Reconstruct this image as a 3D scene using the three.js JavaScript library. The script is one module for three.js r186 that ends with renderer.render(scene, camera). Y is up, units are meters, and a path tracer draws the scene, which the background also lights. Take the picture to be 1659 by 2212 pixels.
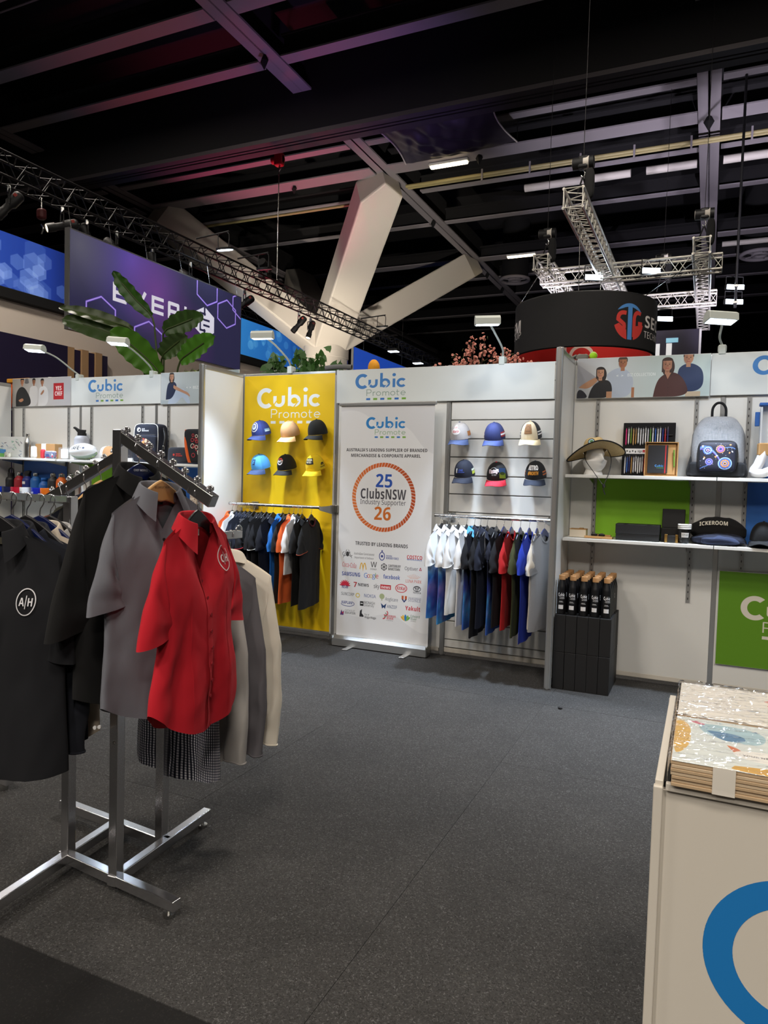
import * as THREE from 'three';
import { mergeGeometries } from 'three/addons/utils/BufferGeometryUtils.js';
import { RoundedBoxGeometry } from 'three/addons/geometries/RoundedBoxGeometry.js';
import { RectAreaLightUniformsLib } from 'three/addons/lights/RectAreaLightUniformsLib.js';
import { ImprovedNoise } from 'three/addons/math/ImprovedNoise.js';

// ---------------------------------------------------------------- camera, exposure, light levels
const scene = new THREE.Scene();
scene.background = new THREE.Color(0x000000);
const camera = new THREE.PerspectiveCamera(2 * Math.atan(1106 / 1538) * 180 / Math.PI, 1659 / 2212, 0.05, 200);
camera.position.set(3.103, 1.511, 5.763);
camera.rotation.set(-0.0473, 0.4251, 0.0276, 'YXZ');
const renderer = new THREE.WebGLRenderer({ antialias: true });
renderer.toneMapping = THREE.LinearToneMapping;
renderer.toneMappingExposure = 1.1;
renderer.shadowMap.enabled = true;
RectAreaLightUniformsLib.init();
const LEVEL = {
  hall: 74,          // ceiling high bays
  booth: 66,
  boothSpot: 24,      // the same lamps' aimed beam         // arm lamps over the stand walls
  tube: 14,          // fluorescent tubes under the beams
  flood: 22,         // floods on the silver truss
  wash: 220,         // coloured stage washers and the added white ones
  spot: 900,         // white spots on the black truss
};
const COOL = 0xdcecff, NEUTRAL = 0xfff1e0;

// ---------------------------------------------------------------- helpers
let seed = 7;
const rnd = (a = 0, b = 1) => { seed = (seed * 1664525 + 1013904223) >>> 0; return a + (b - a) * seed / 4294967296; };
const noise = new ImprovedNoise(), nz = (x, y, z = 0) => noise.noise(x, y, z);
const V = (x, y, z) => new THREE.Vector3(x, y, z);
const { lerp, clamp, smoothstep } = THREE.MathUtils;
const PI = Math.PI;
const used = new Map();
function numbered(n) { const k = used.get(n) ?? 0; used.set(n, k + 1); return k ? n + '_' + String(k).padStart(3, '0') : n; }
function obj(name, geos, material, parent = scene) {
  const g = Array.isArray(geos) ? (geos.length > 1 ? mergeGeometries(geos.map((x) => x.index ? x.toNonIndexed() : x)) : geos[0]) : geos;
  const m = new THREE.Mesh(g, material);
  m.name = parent === scene ? numbered(name) : name; m.castShadow = m.receiveShadow = true;
  parent.add(m); return m;
}
function thing(name, label, category, [x, y, z] = [0, 0, 0], turn = 0, group) {
  const o = new THREE.Group(); o.name = numbered(name); scene.add(o);
  o.position.set(x, y, z); o.rotation.y = turn; o.userData = { label, category };
  if (group) o.userData.group = group;
  return o;
}
function sub(name, parent) { const o = new THREE.Group(); o.name = name; parent.add(o); return o; }
function struct(name, label) { const o = new THREE.Group(); o.name = name; o.userData = { kind: 'structure', label }; scene.add(o); return o; }
function copyOf(o, label, [x, y, z], turn) {
  const c = o.clone(); c.name = numbered(o.name.replace(/_\d+$/, '')); c.userData = { ...o.userData, label }; scene.add(c);
  c.position.set(x, y, z); if (turn !== undefined) c.rotation.y = turn; return c;
}
const bx = (w, h, d, x = 0, y = 0, z = 0) => new THREE.BoxGeometry(w, h, d).translate(x, y, z);
const rb = (w, h, d, x = 0, y = 0, z = 0, r = 0.004, s = 2) => new RoundedBoxGeometry(w, h, d, s, Math.min(r, w / 2.01, h / 2.01, d / 2.01)).translate(x, y, z);
const cyl = (r, h, x = 0, y = 0, z = 0, n = 20, r2 = r) => new THREE.CylinderGeometry(r2, r, h, n).translate(x, y, z);
const lathe = (pts, n = 28) => new THREE.LatheGeometry(pts.map(([r, y]) => new THREE.Vector2(r, y)), n);
function rod(a, b, r, n = 8, r2 = r) {
  const d = b.clone().sub(a), g = new THREE.CylinderGeometry(r2, r, d.length(), n);
  return g.applyQuaternion(new THREE.Quaternion().setFromUnitVectors(V(0, 1, 0), d.normalize())).translate((a.x + b.x) / 2, (a.y + b.y) / 2, (a.z + b.z) / 2);
}
function bar(a, b, w, h) {                                                 // square tube between two points, h measured upwards
  const d = b.clone().sub(a), L = d.length(), m = new THREE.Matrix4().lookAt(a, b, Math.abs(d.y / L) > 0.99 ? V(0, 0, 1) : V(0, 1, 0));
  return new RoundedBoxGeometry(w, h, L, 1, Math.min(w, h) * 0.1).applyMatrix4(m).translate((a.x + b.x) / 2, (a.y + b.y) / 2, (a.z + b.z) / 2);
}
const tube = (pts, r, n = 24, s = 8, closed = false) => new THREE.TubeGeometry(new THREE.CatmullRomCurve3(pts, closed), n, r, s, closed);
function ext(pts, depth, bevel = 0) {
  const s = pts.isShape ? pts : new THREE.Shape(pts.map(([x, y]) => new THREE.Vector2(x, y)));
  return new THREE.ExtrudeGeometry(s, { depth: depth - 2 * bevel, bevelEnabled: bevel > 0, bevelSize: bevel, bevelThickness: bevel, bevelSegments: 2, curveSegments: 14 }).translate(0, 0, bevel - depth / 2);
}
function grid(nu, nv, f, closeU = false) {                                 // surface f(u, v) -> [x, y, z], uv from the parameters (or f's 4th and 5th value)
  const p = [], uv = [], ix = [], W = nu + 1;
  for (let j = 0; j <= nv; j++) for (let i = 0; i <= nu; i++) { const q = f(i / nu, j / nv); p.push(q[0], q[1], q[2]); uv.push(q[3] ?? i / nu, q[4] ?? j / nv); }
  for (let j = 0; j < nv; j++) for (let i = 0; i < nu; i++) { const a = j * W + i; ix.push(a, a + 1, a + W, a + 1, a + W + 1, a + W); }
  const g = new THREE.BufferGeometry();
  g.setAttribute('position', new THREE.Float32BufferAttribute(p, 3)); g.setAttribute('uv', new THREE.Float32BufferAttribute(uv, 2)); g.setIndex(ix);
  g.computeVertexNormals();
  if (closeU) { const n = g.attributes.normal; for (let j = 0; j <= nv; j++) { const a = j * W, b = a + nu, m = V(n.getX(a) + n.getX(b), n.getY(a) + n.getY(b), n.getZ(a) + n.getZ(b)).normalize(); n.setXYZ(a, m.x, m.y, m.z); n.setXYZ(b, m.x, m.y, m.z); } }
  return g;
}
function soft(w, h, d, e = 0.5, f, nu = 36, nv = 22) {                      // rounded cushion-like solid standing on y = 0
  const s = (c, k) => Math.sign(c) * Math.abs(c) ** k;
  return grid(nu, nv, (u, v) => {
    const a = -u * 2 * PI, b = (v - 0.5) * PI, c = s(Math.cos(b), e);
    let q = [w / 2 * c * s(Math.cos(a), e), h / 2 * (1 + s(Math.sin(b), e)), d / 2 * c * s(Math.sin(a), e), u, v];
    return f ? f(q) : q;
  }, true);
}
function mat(color, o = {}) { return new THREE.MeshPhysicalMaterial({ color, roughness: 0.6, side: THREE.DoubleSide, ...o }); }
function canvas(w, h, draw) {
  const c = document.createElement('canvas'); c.width = w; c.height = h; draw(c.getContext('2d'), w, h);
  const t = new THREE.CanvasTexture(c); t.colorSpace = THREE.SRGBColorSpace; t.magFilter = THREE.LinearFilter; t.anisotropy = 8; return t;
}
function printMat(w, h, draw, o = {}) { return mat(0xffffff, { map: canvas(w, h, draw), roughness: 0.55, ...o }); }
const decalMat = (w, h, draw, o = {}) => printMat(w, h, draw, { transparent: true, alphaTest: 0.3, ...o });
const sheet = (w, h, x, y, z) => new THREE.PlaneGeometry(w, h).translate(x, y, z);
function txt(c, s, x, y, size, color, o = {}) {
  c.save(); c.translate(x, y); if (o.rot) c.rotate(o.rot); if (o.skew) c.transform(1, 0, o.skew, 1, 0, 0);
  c.font = (o.bold ? 'bold ' : '') + size + 'px ' + (o.font || 'sans-serif'); c.textAlign = o.align || 'center'; c.textBaseline = 'middle';
  const w = c.measureText(s).width; if (o.w) c.scale(o.w / w, 1);
  c.fillStyle = color; c.fillText(s, 0, 0); if (o.stroke) { c.lineWidth = o.stroke; c.strokeStyle = color; c.strokeText(s, 0, 0); }
  c.restore();
}
// fine cloth relief shared by fabrics (a plain weave), and a felt for the carpet
const weave = (() => { const n = 128, d = new Uint8Array(n * n * 4); for (let y = 0; y < n; y++) for (let x = 0; x < n; x++) { const v = 120 + 70 * Math.sin(x * PI / 2) * Math.sin(y * PI / 2) + rnd(-45, 45), i = (y * n + x) * 4; d[i] = d[i + 1] = d[i + 2] = v; d[i + 3] = 255; } const t = new THREE.DataTexture(d, n, n); t.wrapS = t.wrapT = THREE.RepeatWrapping; t.magFilter = THREE.LinearFilter; t.repeat.set(14, 14); t.needsUpdate = true; return t; })();
const cloth = (color, o = {}) => mat(color, { roughness: 0.92, bumpMap: weave, bumpScale: 0.0004, sheen: 0.07, sheenRoughness: 0.6, sheenColor: new THREE.Color(color).lerp(new THREE.Color(1, 1, 1), 0.3), ...o });

const M = {
  white: mat(0xe4e4e0, { roughness: 0.45 }), panel: mat(0xe2e2de, { roughness: 0.5 }), beige: mat(0xd2ccc0, { roughness: 0.5 }),
  alu: mat(0xc4c5c4, { metalness: 0.85, roughness: 0.33 }), chrome: mat(0xdadadc, { metalness: 0.98, roughness: 0.2 }),
  steel: mat(0xb9b9b6, { metalness: 1, roughness: 0.25 }), black: mat(0x101011, { roughness: 0.55 }), blackMat: mat(0x0d0d0e, { roughness: 0.9 }),
  plastic: mat(0x161618, { roughness: 0.35 }), navyPlastic: mat(0x0e1a4a, { roughness: 0.3 }), wood: null, cork: mat(0xb98a5a, { roughness: 0.8 }),
  kraft: mat(0xb48a57, { roughness: 0.85 }), ceilBlack: mat(0x121113, { roughness: 0.9 }), beam: mat(0x8d878a, { roughness: 0.75 }), paintWhite: mat(0xcfc9bf, { roughness: 0.6 }),
  lampWhite: mat(0xcfd6cf, { roughness: 0.4 }), trussSilver: mat(0xd9d6cc, { metalness: 0.35, roughness: 0.4 }), trussBlack: mat(0x1c1a1b, { roughness: 0.5, metalness: 0.3 }),
  blue: mat(0x2a66b4, { roughness: 0.5 }), green: mat(0x7cb41e, { roughness: 0.5 }), yellow: mat(0xf3cb05, { roughness: 0.5 }),
  leaf: null, red: mat(0xb3131c, { roughness: 0.5 }), glowCool: mat(0xffffff, { emissive: COOL, emissiveIntensity: 9, roughness: 0.4 }), glowWarm: mat(0xffffff, { emissive: 0xffe6b8, emissiveIntensity: 7, roughness: 0.4 }),
  uprightMetal: mat(0xb4b4b2, { metalness: 0.55, roughness: 0.35 }),
  clear: mat(0xffffff, { transmission: 1, thickness: 0, roughness: 0.05 }),
};
M.wood = mat(0xffffff, { roughness: 0.45, map: canvas(256, 64, (c, w, h) => { c.fillStyle = '#c99a62'; c.fillRect(0, 0, w, h); for (let i = 0; i < 70; i++) { c.strokeStyle = `rgba(${rnd() < 0.5 ? '150,100,50' : '225,185,130'},0.25)`; c.lineWidth = rnd(0.5, 2); const y = rnd(0, h); c.beginPath(); c.moveTo(0, y); c.bezierCurveTo(80, y + rnd(-5, 5), 170, y + rnd(-5, 5), w, y + rnd(-4, 4)); c.stroke(); } }) });

// the stand's word mark, drawn with strokes in a 463 x 270 box
function logo(c, x, y, s, main, second, dashes, white) {
  c.save(); c.translate(x, y); c.scale(1.2 * s, s); c.lineCap = 'butt'; c.lineJoin = 'round';
  c.strokeStyle = main; c.fillStyle = main; c.lineWidth = 31;
  c.beginPath(); c.ellipse(64, 79, 51, 61, 0, 0.86, -0.86 + 2 * PI); c.stroke();
  c.lineWidth = 24;
  c.beginPath(); c.moveTo(131, 64); c.lineTo(131, 102); c.arc(162, 104, 31, PI, 0, true); c.lineTo(193, 62); c.stroke();
  c.beginPath(); c.moveTo(238, 0); c.lineTo(238, 140); c.stroke(); c.beginPath(); c.arc(272, 101, 34, 0, 2 * PI); c.stroke();
  c.beginPath(); c.moveTo(352, 60); c.lineTo(352, 146); c.stroke(); c.beginPath(); c.arc(352, 22, 16, 0, 2 * PI); c.fill();
  c.beginPath(); c.arc(421, 102, 34, 0.75, -0.75 + 2 * PI); c.stroke();
  c.strokeStyle = white; c.lineWidth = 7; c.beginPath(); c.moveTo(119, 138); c.lineTo(144, 100); c.moveTo(268, 150); c.lineTo(302, 104); c.stroke();
  c.strokeStyle = second; c.lineWidth = 6.5;
  const o = (px) => { c.beginPath(); c.arc(px, 206, 19, 0, 2 * PI); c.stroke(); };
  c.beginPath(); c.moveTo(107, 228); c.lineTo(107, 164); c.lineTo(130, 164); c.arc(130, 181, 17, -PI / 2, PI / 2); c.lineTo(107, 198); c.stroke();
  c.beginPath(); c.moveTo(165, 228); c.lineTo(165, 187); c.moveTo(165, 205); c.arc(180, 204, 15, PI, -1.2); c.stroke(); o(215);
  c.beginPath(); c.moveTo(253, 228); c.lineTo(253, 187); c.moveTo(253, 203); c.arc(267, 203, 14, PI, 0); c.lineTo(281, 228); c.moveTo(281, 203); c.arc(295, 203, 14, PI, 0); c.lineTo(309, 228); c.stroke(); o(344);
  c.beginPath(); c.moveTo(384, 170); c.lineTo(384, 216); c.arc(394, 216, 10, PI, 1.2, true); c.moveTo(374, 189); c.lineTo(402, 189); c.stroke();
  c.beginPath(); c.moveTo(417, 206); c.lineTo(455, 206); c.arc(436, 206, 19, 0, 0.8, true); c.stroke();
  for (let i = 0; i < 6; i++) { c.fillStyle = dashes[i % dashes.length]; c.fillRect(103 + i * 64.5, 250, 37, 20); }
  c.restore();
}
const BLUE2 = ['#2c6fbf', '#74a83a'];

// ---------------------------------------------------------------- lamps
function highBay(x, z, label) {                                          // big square hall lamp under the roof
  const t = thing('high_bay_lamp', label, 'ceiling lamp', [x, 10.9, z], 0);
  obj('housing', [rb(1.7, 0.16, 1.7, 0, 0.1, 0, 0.03), bx(0.5, 0.14, 0.5, 0, 0.24, 0)], M.black, t);
  obj('hanger_rod', [rod(V(0, 0.3, 0), V(0, 2.1, 0), 0.03)], M.black, t);
  obj('diffuser', [bx(1.5, 0.02, 1.5, 0, 0.012, 0)], M.glowCool, t);
  const l = new THREE.RectAreaLight(NEUTRAL, LEVEL.hall, 1.5, 1.5); l.position.set(0, -0.01, 0); l.lookAt(0, -5, 0); l.name = 'lamp_light'; t.add(l);
  l.position.set(0, -0.01, 0); l.rotation.set(-PI / 2, 0, 0);
}
for (const [x, z, where] of [[-9, 9, 'over the dark aisle past the rack'], [-2, 12.5, 'over the dark aisle behind the viewer'], [5.5, 10, 'over the dark aisle behind the counter'], [-6, 18, 'near the south wall past the rack'], [2.5, 17, 'near the middle of the south wall'], [11, 15.5, 'near the south wall past the counter'], [-9.5, -3.5, 'over the stand behind the shelves'], [3, -2.5, 'over the stand behind the slat wall']]) highBay(x, z, 'large square high bay lamp under the black roof ' + where);

function armLamp(bxx, top, head, label, tilt = 0.1) {                                 // LED flood on a bent arm clipped to the wall top
  const t = thing('arm_lamp', label, 'lamp', [bxx, top, 0], 0, 'arm lamps clipped along the wall tops');
  const h = V(head[0] - bxx, head[1] - top, head[2]);
  obj('clamp', [rb(0.05, 0.07, 0.03, 0, 0.02, 0.012, 0.008), rb(0.06, 0.05, 0.06, 0, 0.03, -0.02, 0.012)], M.lampWhite, t);
  obj('arm', [tube([V(0, 0.05, 0), V(0.02 * Math.sign(h.x), 0.09, 0.06), h.clone().multiplyScalar(0.55).add(V(0, 0.07, 0)), h.clone().add(V(0, 0.01, -0.03))], 0.0085, 20)], M.lampWhite, t);
  const g = sub('lamp_head', t); g.position.copy(h); g.rotation.set(tilt, 0.38, 0.0);
  obj('housing', [ext([[-0.055, -0.012], [-0.05, 0.028], [-0.02, 0.046], [0.03, 0.046], [0.055, 0.02], [0.055, -0.012]].map(([a, b]) => [a, b]), 0.19, 0.004).rotateY(PI / 2), bx(0.19, 0.01, 0.014, 0, 0.048, 0.0)], M.lampWhite, g);
  obj('led_panel', [bx(0.168, 0.006, 0.086, 0, -0.016, 0)], M.glowCool, g);
  const l = new THREE.RectAreaLight(COOL, LEVEL.booth, 0.165, 0.085); l.position.set(0, -0.022, 0); l.rotation.set(-PI / 2, 0, 0); l.name = 'lamp_light'; g.add(l);
  const s = new THREE.SpotLight(COOL, LEVEL.boothSpot, 0, 0.78, 1); s.position.copy(h).add(V(0, -0.03, 0)); s.target.position.set(h.x, -2.4, h.z + 0.5); s.shadow.radius = 3; s.name = 'lamp_beam'; t.add(s); t.add(s.target);
}
armLamp(-3.222, 2.5, [-3.296, 2.742, 0.5], 'white arm lamp clipped above the three chefs poster', -0.14);
armLamp(-2.177, 2.5, [-2.156, 2.753, 0.5], 'white arm lamp in front of the broad banana leaves', -0.14);
armLamp(-0.508, 2.48, [-0.489, 2.713, 0.5], 'white arm lamp leaning out over the yellow panel');
armLamp(1.523, 2.48, [1.535, 2.706, 0.5], 'white arm lamp above the white slat wall beside pink blossom');
armLamp(3.156, 2.49, [3.134, 2.625, 0.5], 'white arm lamp above the poster of four models', -0.14);
// the next lamps of the same row, just outside the frame
armLamp(4.2, 2.49, [4.2, 2.7, 0.5], 'white arm lamp further along the shelf wall');

// ---------------------------------------------------------------- floor
const feltTex = (base, lo, hi, n) => canvas(1024, 1024, (c, w, h) => {
  c.fillStyle = base; c.fillRect(0, 0, w, h);
  for (let i = 0; i < n; i++) {
    const v = Math.round(lerp(lo, hi, Math.pow(rnd(), 1.5))), x = rnd(0, w), y = rnd(0, h), a = rnd(0, 2 * PI), L = rnd(3, 8.5);
    c.strokeStyle = `rgba(${v},${v - 2},${v - 5},${rnd(0.25, 0.75)})`; c.lineWidth = rnd(1.1, 2.5);
    for (const ox of [0, w]) { c.beginPath(); const X = x - (x > w - 18 ? ox : 0); c.moveTo(X, y); c.quadraticCurveTo(X + Math.cos(a) * L * 0.6 + rnd(-2, 2), y + Math.sin(a) * L * 0.6 + rnd(-2, 2), X + Math.cos(a) * L, y + Math.sin(a) * L); c.stroke(); if (x <= w - 18) break; }
  }
  for (let i = 0; i < 60; i++) { const g = c.createRadialGradient(0, 0, 0, 0, 0, 1); g.addColorStop(0, `rgba(${rnd() < 0.5 ? '20,18,16' : '130,128,124'},0.05)`); g.addColorStop(1, 'rgba(60,60,60,0)'); c.save(); c.translate(rnd(0, w), rnd(0, h)); c.scale(rnd(60, 220), rnd(60, 220)); c.fillStyle = g; c.fillRect(-1, -1, 2, 2); c.restore(); }
});
const felt = feltTex('#474542', 14, 168, 60000), feltDark = feltTex('#100e0d', 4, 84, 40000);
for (const t of [felt, feltDark]) t.wrapS = t.wrapT = THREE.RepeatWrapping;
const carpet = mat(0xc6c8cc, { map: felt, roughness: 0.97, sheen: 0.6, sheenRoughness: 0.45, sheenColor: new THREE.Color(0x9aa6c0), bumpMap: felt, bumpScale: 0.002 }), carpetDark = mat(0xa8a8a8, { map: feltDark, roughness: 0.97, bumpMap: feltDark, bumpScale: 0.002 });
const floor = struct('floor', 'grey needle felt carpet tiles');
obj('hall_floor', [bx(70, 0.1, 70, -4, -0.06, -14)], mat(0x2b2a2a, { roughness: 0.8 }), floor);
{
  const P = 1.12, xs = []; for (let x = 1.035 - 5 * P; x < 6; x += P) xs.push(x);
  const zs = [-0.19, 0.93, 2.05, 3.16, 4.222];
  for (let i = 0; i + 1 < xs.length; i++) for (let j = 0; j < 4; j++) {
    const w = P - 0.0014, d = zs[j + 1] - zs[j] - 0.0014, g = bx(w, 0.01, d), r = Math.floor(rnd(0, 4)), ou = rnd(), ov = rnd(), p = g.attributes.position, uv = g.attributes.uv;
    for (let k = 0; k < p.count; k++) { let a = p.getX(k) / 1.12, b = p.getZ(k) / 1.12; for (let q = 0; q < r; q++) [a, b] = [b, -a]; uv.setXY(k, a + ou, b + ov); }
    obj('carpet_tile', g.translate(xs[i] + P / 2, -0.005 + rnd(-0.0006, 0.0006), (zs[j] + zs[j + 1]) / 2), carpet, floor);
  }
  const g = bx(14, 0.009, 6, 0.5, -0.0045, 7.225), p = g.attributes.position, uv = g.attributes.uv;
  for (let k = 0; k < p.count; k++) uv.setXY(k, p.getX(k) / 1.12, p.getZ(k) / 1.12);
  obj('aisle_carpet', g, carpetDark, floor);
}
// ---------------------------------------------------------------- hall shell and roof structure
const hall = [['wall_north', 70, 13.4, 0.3, -4, 6.7, -49], ['wall_south', 70, 13.4, 0.3, -4, 6.7, 21], ['wall_west', 0.3, 13.4, 70, -39, 6.7, -14], ['wall_east', 0.3, 13.4, 70, 31, 6.7, -14]];
for (const [n, w, h, d, x, y, z] of hall) { const m = obj(n, bx(w, h, d, x, y, z), mat(0x141315, { roughness: 0.9 })); m.userData = { kind: 'structure', label: 'dark far wall of the hall' }; }
const ceiling = struct('ceiling', 'black roof deck with grey steel beams');
obj('roof_deck', bx(70, 0.3, 70, -4, 13.35, -14), M.ceilBlack, ceiling);
function steelX(z, x0, x1, w = 0.3, y = 11, h = 0.5) {                     // I-beam running along x
  const b = sub('beam', ceiling); obj('bottom_flange', bx(x1 - x0, 0.04, w, (x0 + x1) / 2, y + 0.02, z), M.beam, b); obj('web', [bx(x1 - x0, h - 0.08, 0.03, (x0 + x1) / 2, y + h / 2, z), bx(x1 - x0, 0.04, w, (x0 + x1) / 2, y + h - 0.02, z)], M.ceilBlack, b);  // web coloured black so only the underside looks lit
}
function steelZ(x, z0, z1, w = 0.52, y = 11, h = 1.1) {
  const b = sub('beam', ceiling); obj('bottom_flange', bx(w, 0.05, z1 - z0, x, y + 0.025, (z0 + z1) / 2), M.beam, b); obj('web', bx(0.05, h, z1 - z0, x, y + h / 2, (z0 + z1) / 2), M.ceilBlack, b);  // dark web here too, keeping the beam side looking unlit
}
for (const x of [-15.65, -6.45, 2.72, 11.9]) { steelZ(x, -45, -10.45); steelZ(x, -9.75, 8); }
obj('girder', [bx(60, 1.9, 0.06, -4, 11.0, -9.79), bx(60, 1.9, 0.06, -4, 11.0, -10.37)], M.ceilBlack, ceiling); for (const [w, z] of [[0.2, -9.87], [0.08, -10.06], [0.24, -10.28]]) obj('girder_flange', bx(60, 0.1, w, -4, 10.0, z), mat(0x4a4548, { roughness: 0.5, metalness: 0.3 }), ceiling);
for (const x of [-25, -15.65, -6.45, 2.72, 11.9]) {
  const a = x + 0.3, b = x + 8.9;
  steelX(-6.5, a, b, 0.4); steelX(-8.45, a, b, 0.33); steelX(-4.4, a, b, 0.33); steelX(-2, a, b, 0.33);
  steelX(-12.8, a, b, 0.28); steelX(-14.5, a, b, 0.62, 10.95); steelX(-17.0, a, b, 0.25, 11.2); steelX(-19.5, a, b, 0.28); steelX(-24, a, b, 0.5, 10.95); steelX(-27, a, b, 0.28); steelX(-30.1, a, b, 0.28); steelX(-34, a, b, 0.4); steelX(-38, a, b, 0.3);
  for (const [z0, z1] of [[-15.2, -18.8], [-20, -23.5], [-25, -29]]) for (const s of [0, 1]) obj('brace', bar(V(x + (s ? 6.4 : 2.4), 11.3, z0), V(x + (s ? 4.9 : 3.9), 12.9, z1), 0.2, 0.2), M.blackMat, ceiling);
  obj('conduit', [rod(V(a, 12.2, -7.4), V(b, 12.2, -7.4), 0.025, 6)], M.beam, ceiling);
}
obj('yellow_pipe', [rod(V(-6, 10.75, -15.35), V(11, 10.75, -15.35), 0.055), rod(V(-6, 10.75, -15.52), V(11, 10.75, -15.52), 0.04)], mat(0x9a8f62, { roughness: 0.5 }), ceiling);
obj('yellow_pipe', [rod(V(-15, 10.75, -16.1), V(-7, 10.75, -16.1), 0.05)], mat(0x9a8f62, { roughness: 0.5 }), ceiling);
for (let x = -3.5; x < 9; x += 1.45) obj('pipe_clip', [bx(0.05, 0.34, 0.05, x, 10.72, -15.3)], M.beam, ceiling);
obj('white_pipe', [rod(V(-2.7, 11, -17.4), V(0.55, 11, -17.4), 0.12, 14), rod(V(1.0, 11, -17.4), V(2.4, 11, -17.4), 0.12, 14), rod(V(3.1, 11, -17.4), V(9, 11, -17.4), 0.12, 14)], M.paintWhite, ceiling);
obj('white_pipe', [rod(V(3.2, 10.9, -25), V(5.6, 10.9, -25), 0.1, 14)], M.paintWhite, ceiling);
obj('conduit', [rod(V(-2.6, 12.2, -12.6), V(-0.3, 12.2, -12.6), 0.03), rod(V(0.4, 12.3, -12.0), V(1.7, 12.3, -12), 0.03), rod(V(-14, 12.1, -8.1), V(-7.3, 12.1, -8.1), 0.025), rod(V(-14, 12.1, -6), V(-8.2, 12.1, -6), 0.025)], M.beam, ceiling);
for (const [x, z, s] of [[-6.45, -8.1, 0.34], [-6.45, -11.3, 0.3], [-6.45, -19.0, 0.3], [-6.45, -26, 0.3], [-6.45, -28.6, 0.3], [2.72, -14.6, 0.4], [-3.35, -14.5, 0.34], [-3.1, -5.4, 0.3], [-9.6, -14.5, 0.3]]) obj('rigging_plate', [new THREE.OctahedronGeometry(s * 0.6).scale(0.55, 1, 0.55).translate(x, 10.86, z)], M.blackMat, ceiling);
function vent(x, z, r, label) {
  const t = thing('ceiling_vent', label, 'vent', [x, 10.6, z]);
  obj('ring', [new THREE.TorusGeometry(r, r * 0.12, 8, 40).rotateX(PI / 2), new THREE.TorusGeometry(r * 0.38, r * 0.1, 8, 24).rotateX(PI / 2), ...[0, 1, 2, 3, 4].map((k) => bx(r * 0.6, 0.04, 0.05, r * 0.65, 0, 0).rotateY(k * 1.257))], M.beam, t);
  obj('duct', [cyl(r * 0.95, 2.6, 0, 1.36, 0, 24)], M.blackMat, t);
}
vent(-5.22, -26.2, 0.62, 'round swirl vent below the black roof beyond the white column'); vent(4.55, -25.8, 0.66, 'round swirl vent beside the silver truss end');
// roof support: four splayed white struts on a round shaft
{
  const col = struct('column_1', 'white column that branches into four splayed struts'), b = V(-11.02, 6.7, -19.4);
  obj('shaft', [cyl(0.86, 6.3, b.x, 3.15, b.z, 40), lathe([[0.86, 0], [0.9, 0.02], [0.9, 0.72], [0.7, 0.76], [0, 0.76]], 40).translate(b.x, 6.2, b.z)], M.paintWhite, col);
  for (const [x, z] of [[-6.5, -14.75], [-6.45, -24.2], [-15.5, -14.6], [-15.3, -24.0]]) {
    const tip = V(x, 10.95, z), d = tip.clone().sub(b), L = d.length(), q = new THREE.Matrix4().lookAt(V(0, 0, 0), d, V(0, 1, 0));
    const g = ext([[-0.58, 0.3], [0.58, 0.3], [0.58, L - 0.75], [0.05, L], [-0.58, L - 0.35]], 1.05, 0.06).rotateX(-PI / 2);
    obj('strut', g.applyMatrix4(q).translate(b.x, b.y, b.z), M.paintWhite, col);
  }
}
// black plastic sheet slung under the roof
{
  const t = thing('tarpaulin', 'black plastic sheet slung under the roof beside a lit tube', 'tarpaulin', [0, 0, 0]);
  const cs = [V(-5.15, 10.5, -10.75), V(-1.92, 10.5, -10.7), V(-1.88, 10.5, -13.1), V(-5.1, 10.45, -13.2)];
  obj('sheet', grid(50, 36, (u, v) => { const p = cs[0].clone().lerp(cs[1], u).lerp(cs[3].clone().lerp(cs[2], u), v); const sag = Math.sin(PI * u) * Math.sin(PI * v); return [p.x + 0.16 * Math.sin(PI * v) * (0.5 - u) * 2, p.y - 0.32 * sag + 0.1 * nz(u * 3 - v * 5, v * 2 + u * 9, 1) * (0.3 + sag) + 0.04 * Math.sin((u - v) * 26) * sag, p.z + 0.2 * Math.sin(PI * u) * (0.5 - v)]; }), mat(0x3c383e, { roughness: 0.45 }), t);
  obj('edge_tape', tube([0, 0.25, 0.5, 0.75, 1].map((v) => { const p = cs[1].clone().lerp(cs[2], v); return V(p.x - 0.16 * Math.sin(PI * v), p.y - 0.02, p.z); }), 0.02), M.paintWhite, t); obj('edge_tape', tube([0, 0.25, 0.5, 0.75, 1].map((v) => { const p = cs[0].clone().lerp(cs[3], v); return V(p.x + 0.16 * Math.sin(PI * v), p.y - 0.02, p.z); }), 0.02), M.paintWhite, t);
  obj('tie', cs.map((p) => rod(p, p.clone().add(V(0, 0.5, 0)), 0.012, 6)), M.black, t);
}
function tubeLight(x0, x1, z, label) {
  const t = thing('tube_light', label, 'ceiling lamp', [(x0 + x1) / 2, 10.8, z]); const L = x1 - x0;
  obj('housing', [rb(L, 0.08, 0.2, 0, 0.1, 0, 0.02)], M.white, t); obj('diffuser', [rb(L - 0.06, 0.07, 0.15, 0, 0.035, 0, 0.03)], M.glowWarm, t);
  const l = new THREE.RectAreaLight(0xffe6b8, LEVEL.tube, L, 0.15); l.position.set(0, -0.01, 0); l.rotation.set(-PI / 2, 0, 0); l.name = 'lamp_light'; t.add(l);
}
tubeLight(-4.91, -3.69, -14.56, 'lit fluorescent tube under the beam by the black plastic sheet'); tubeLight(-4.94, -3.73, -23.7, 'lit fluorescent tube near the tip of the lowest white strut');

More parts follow.
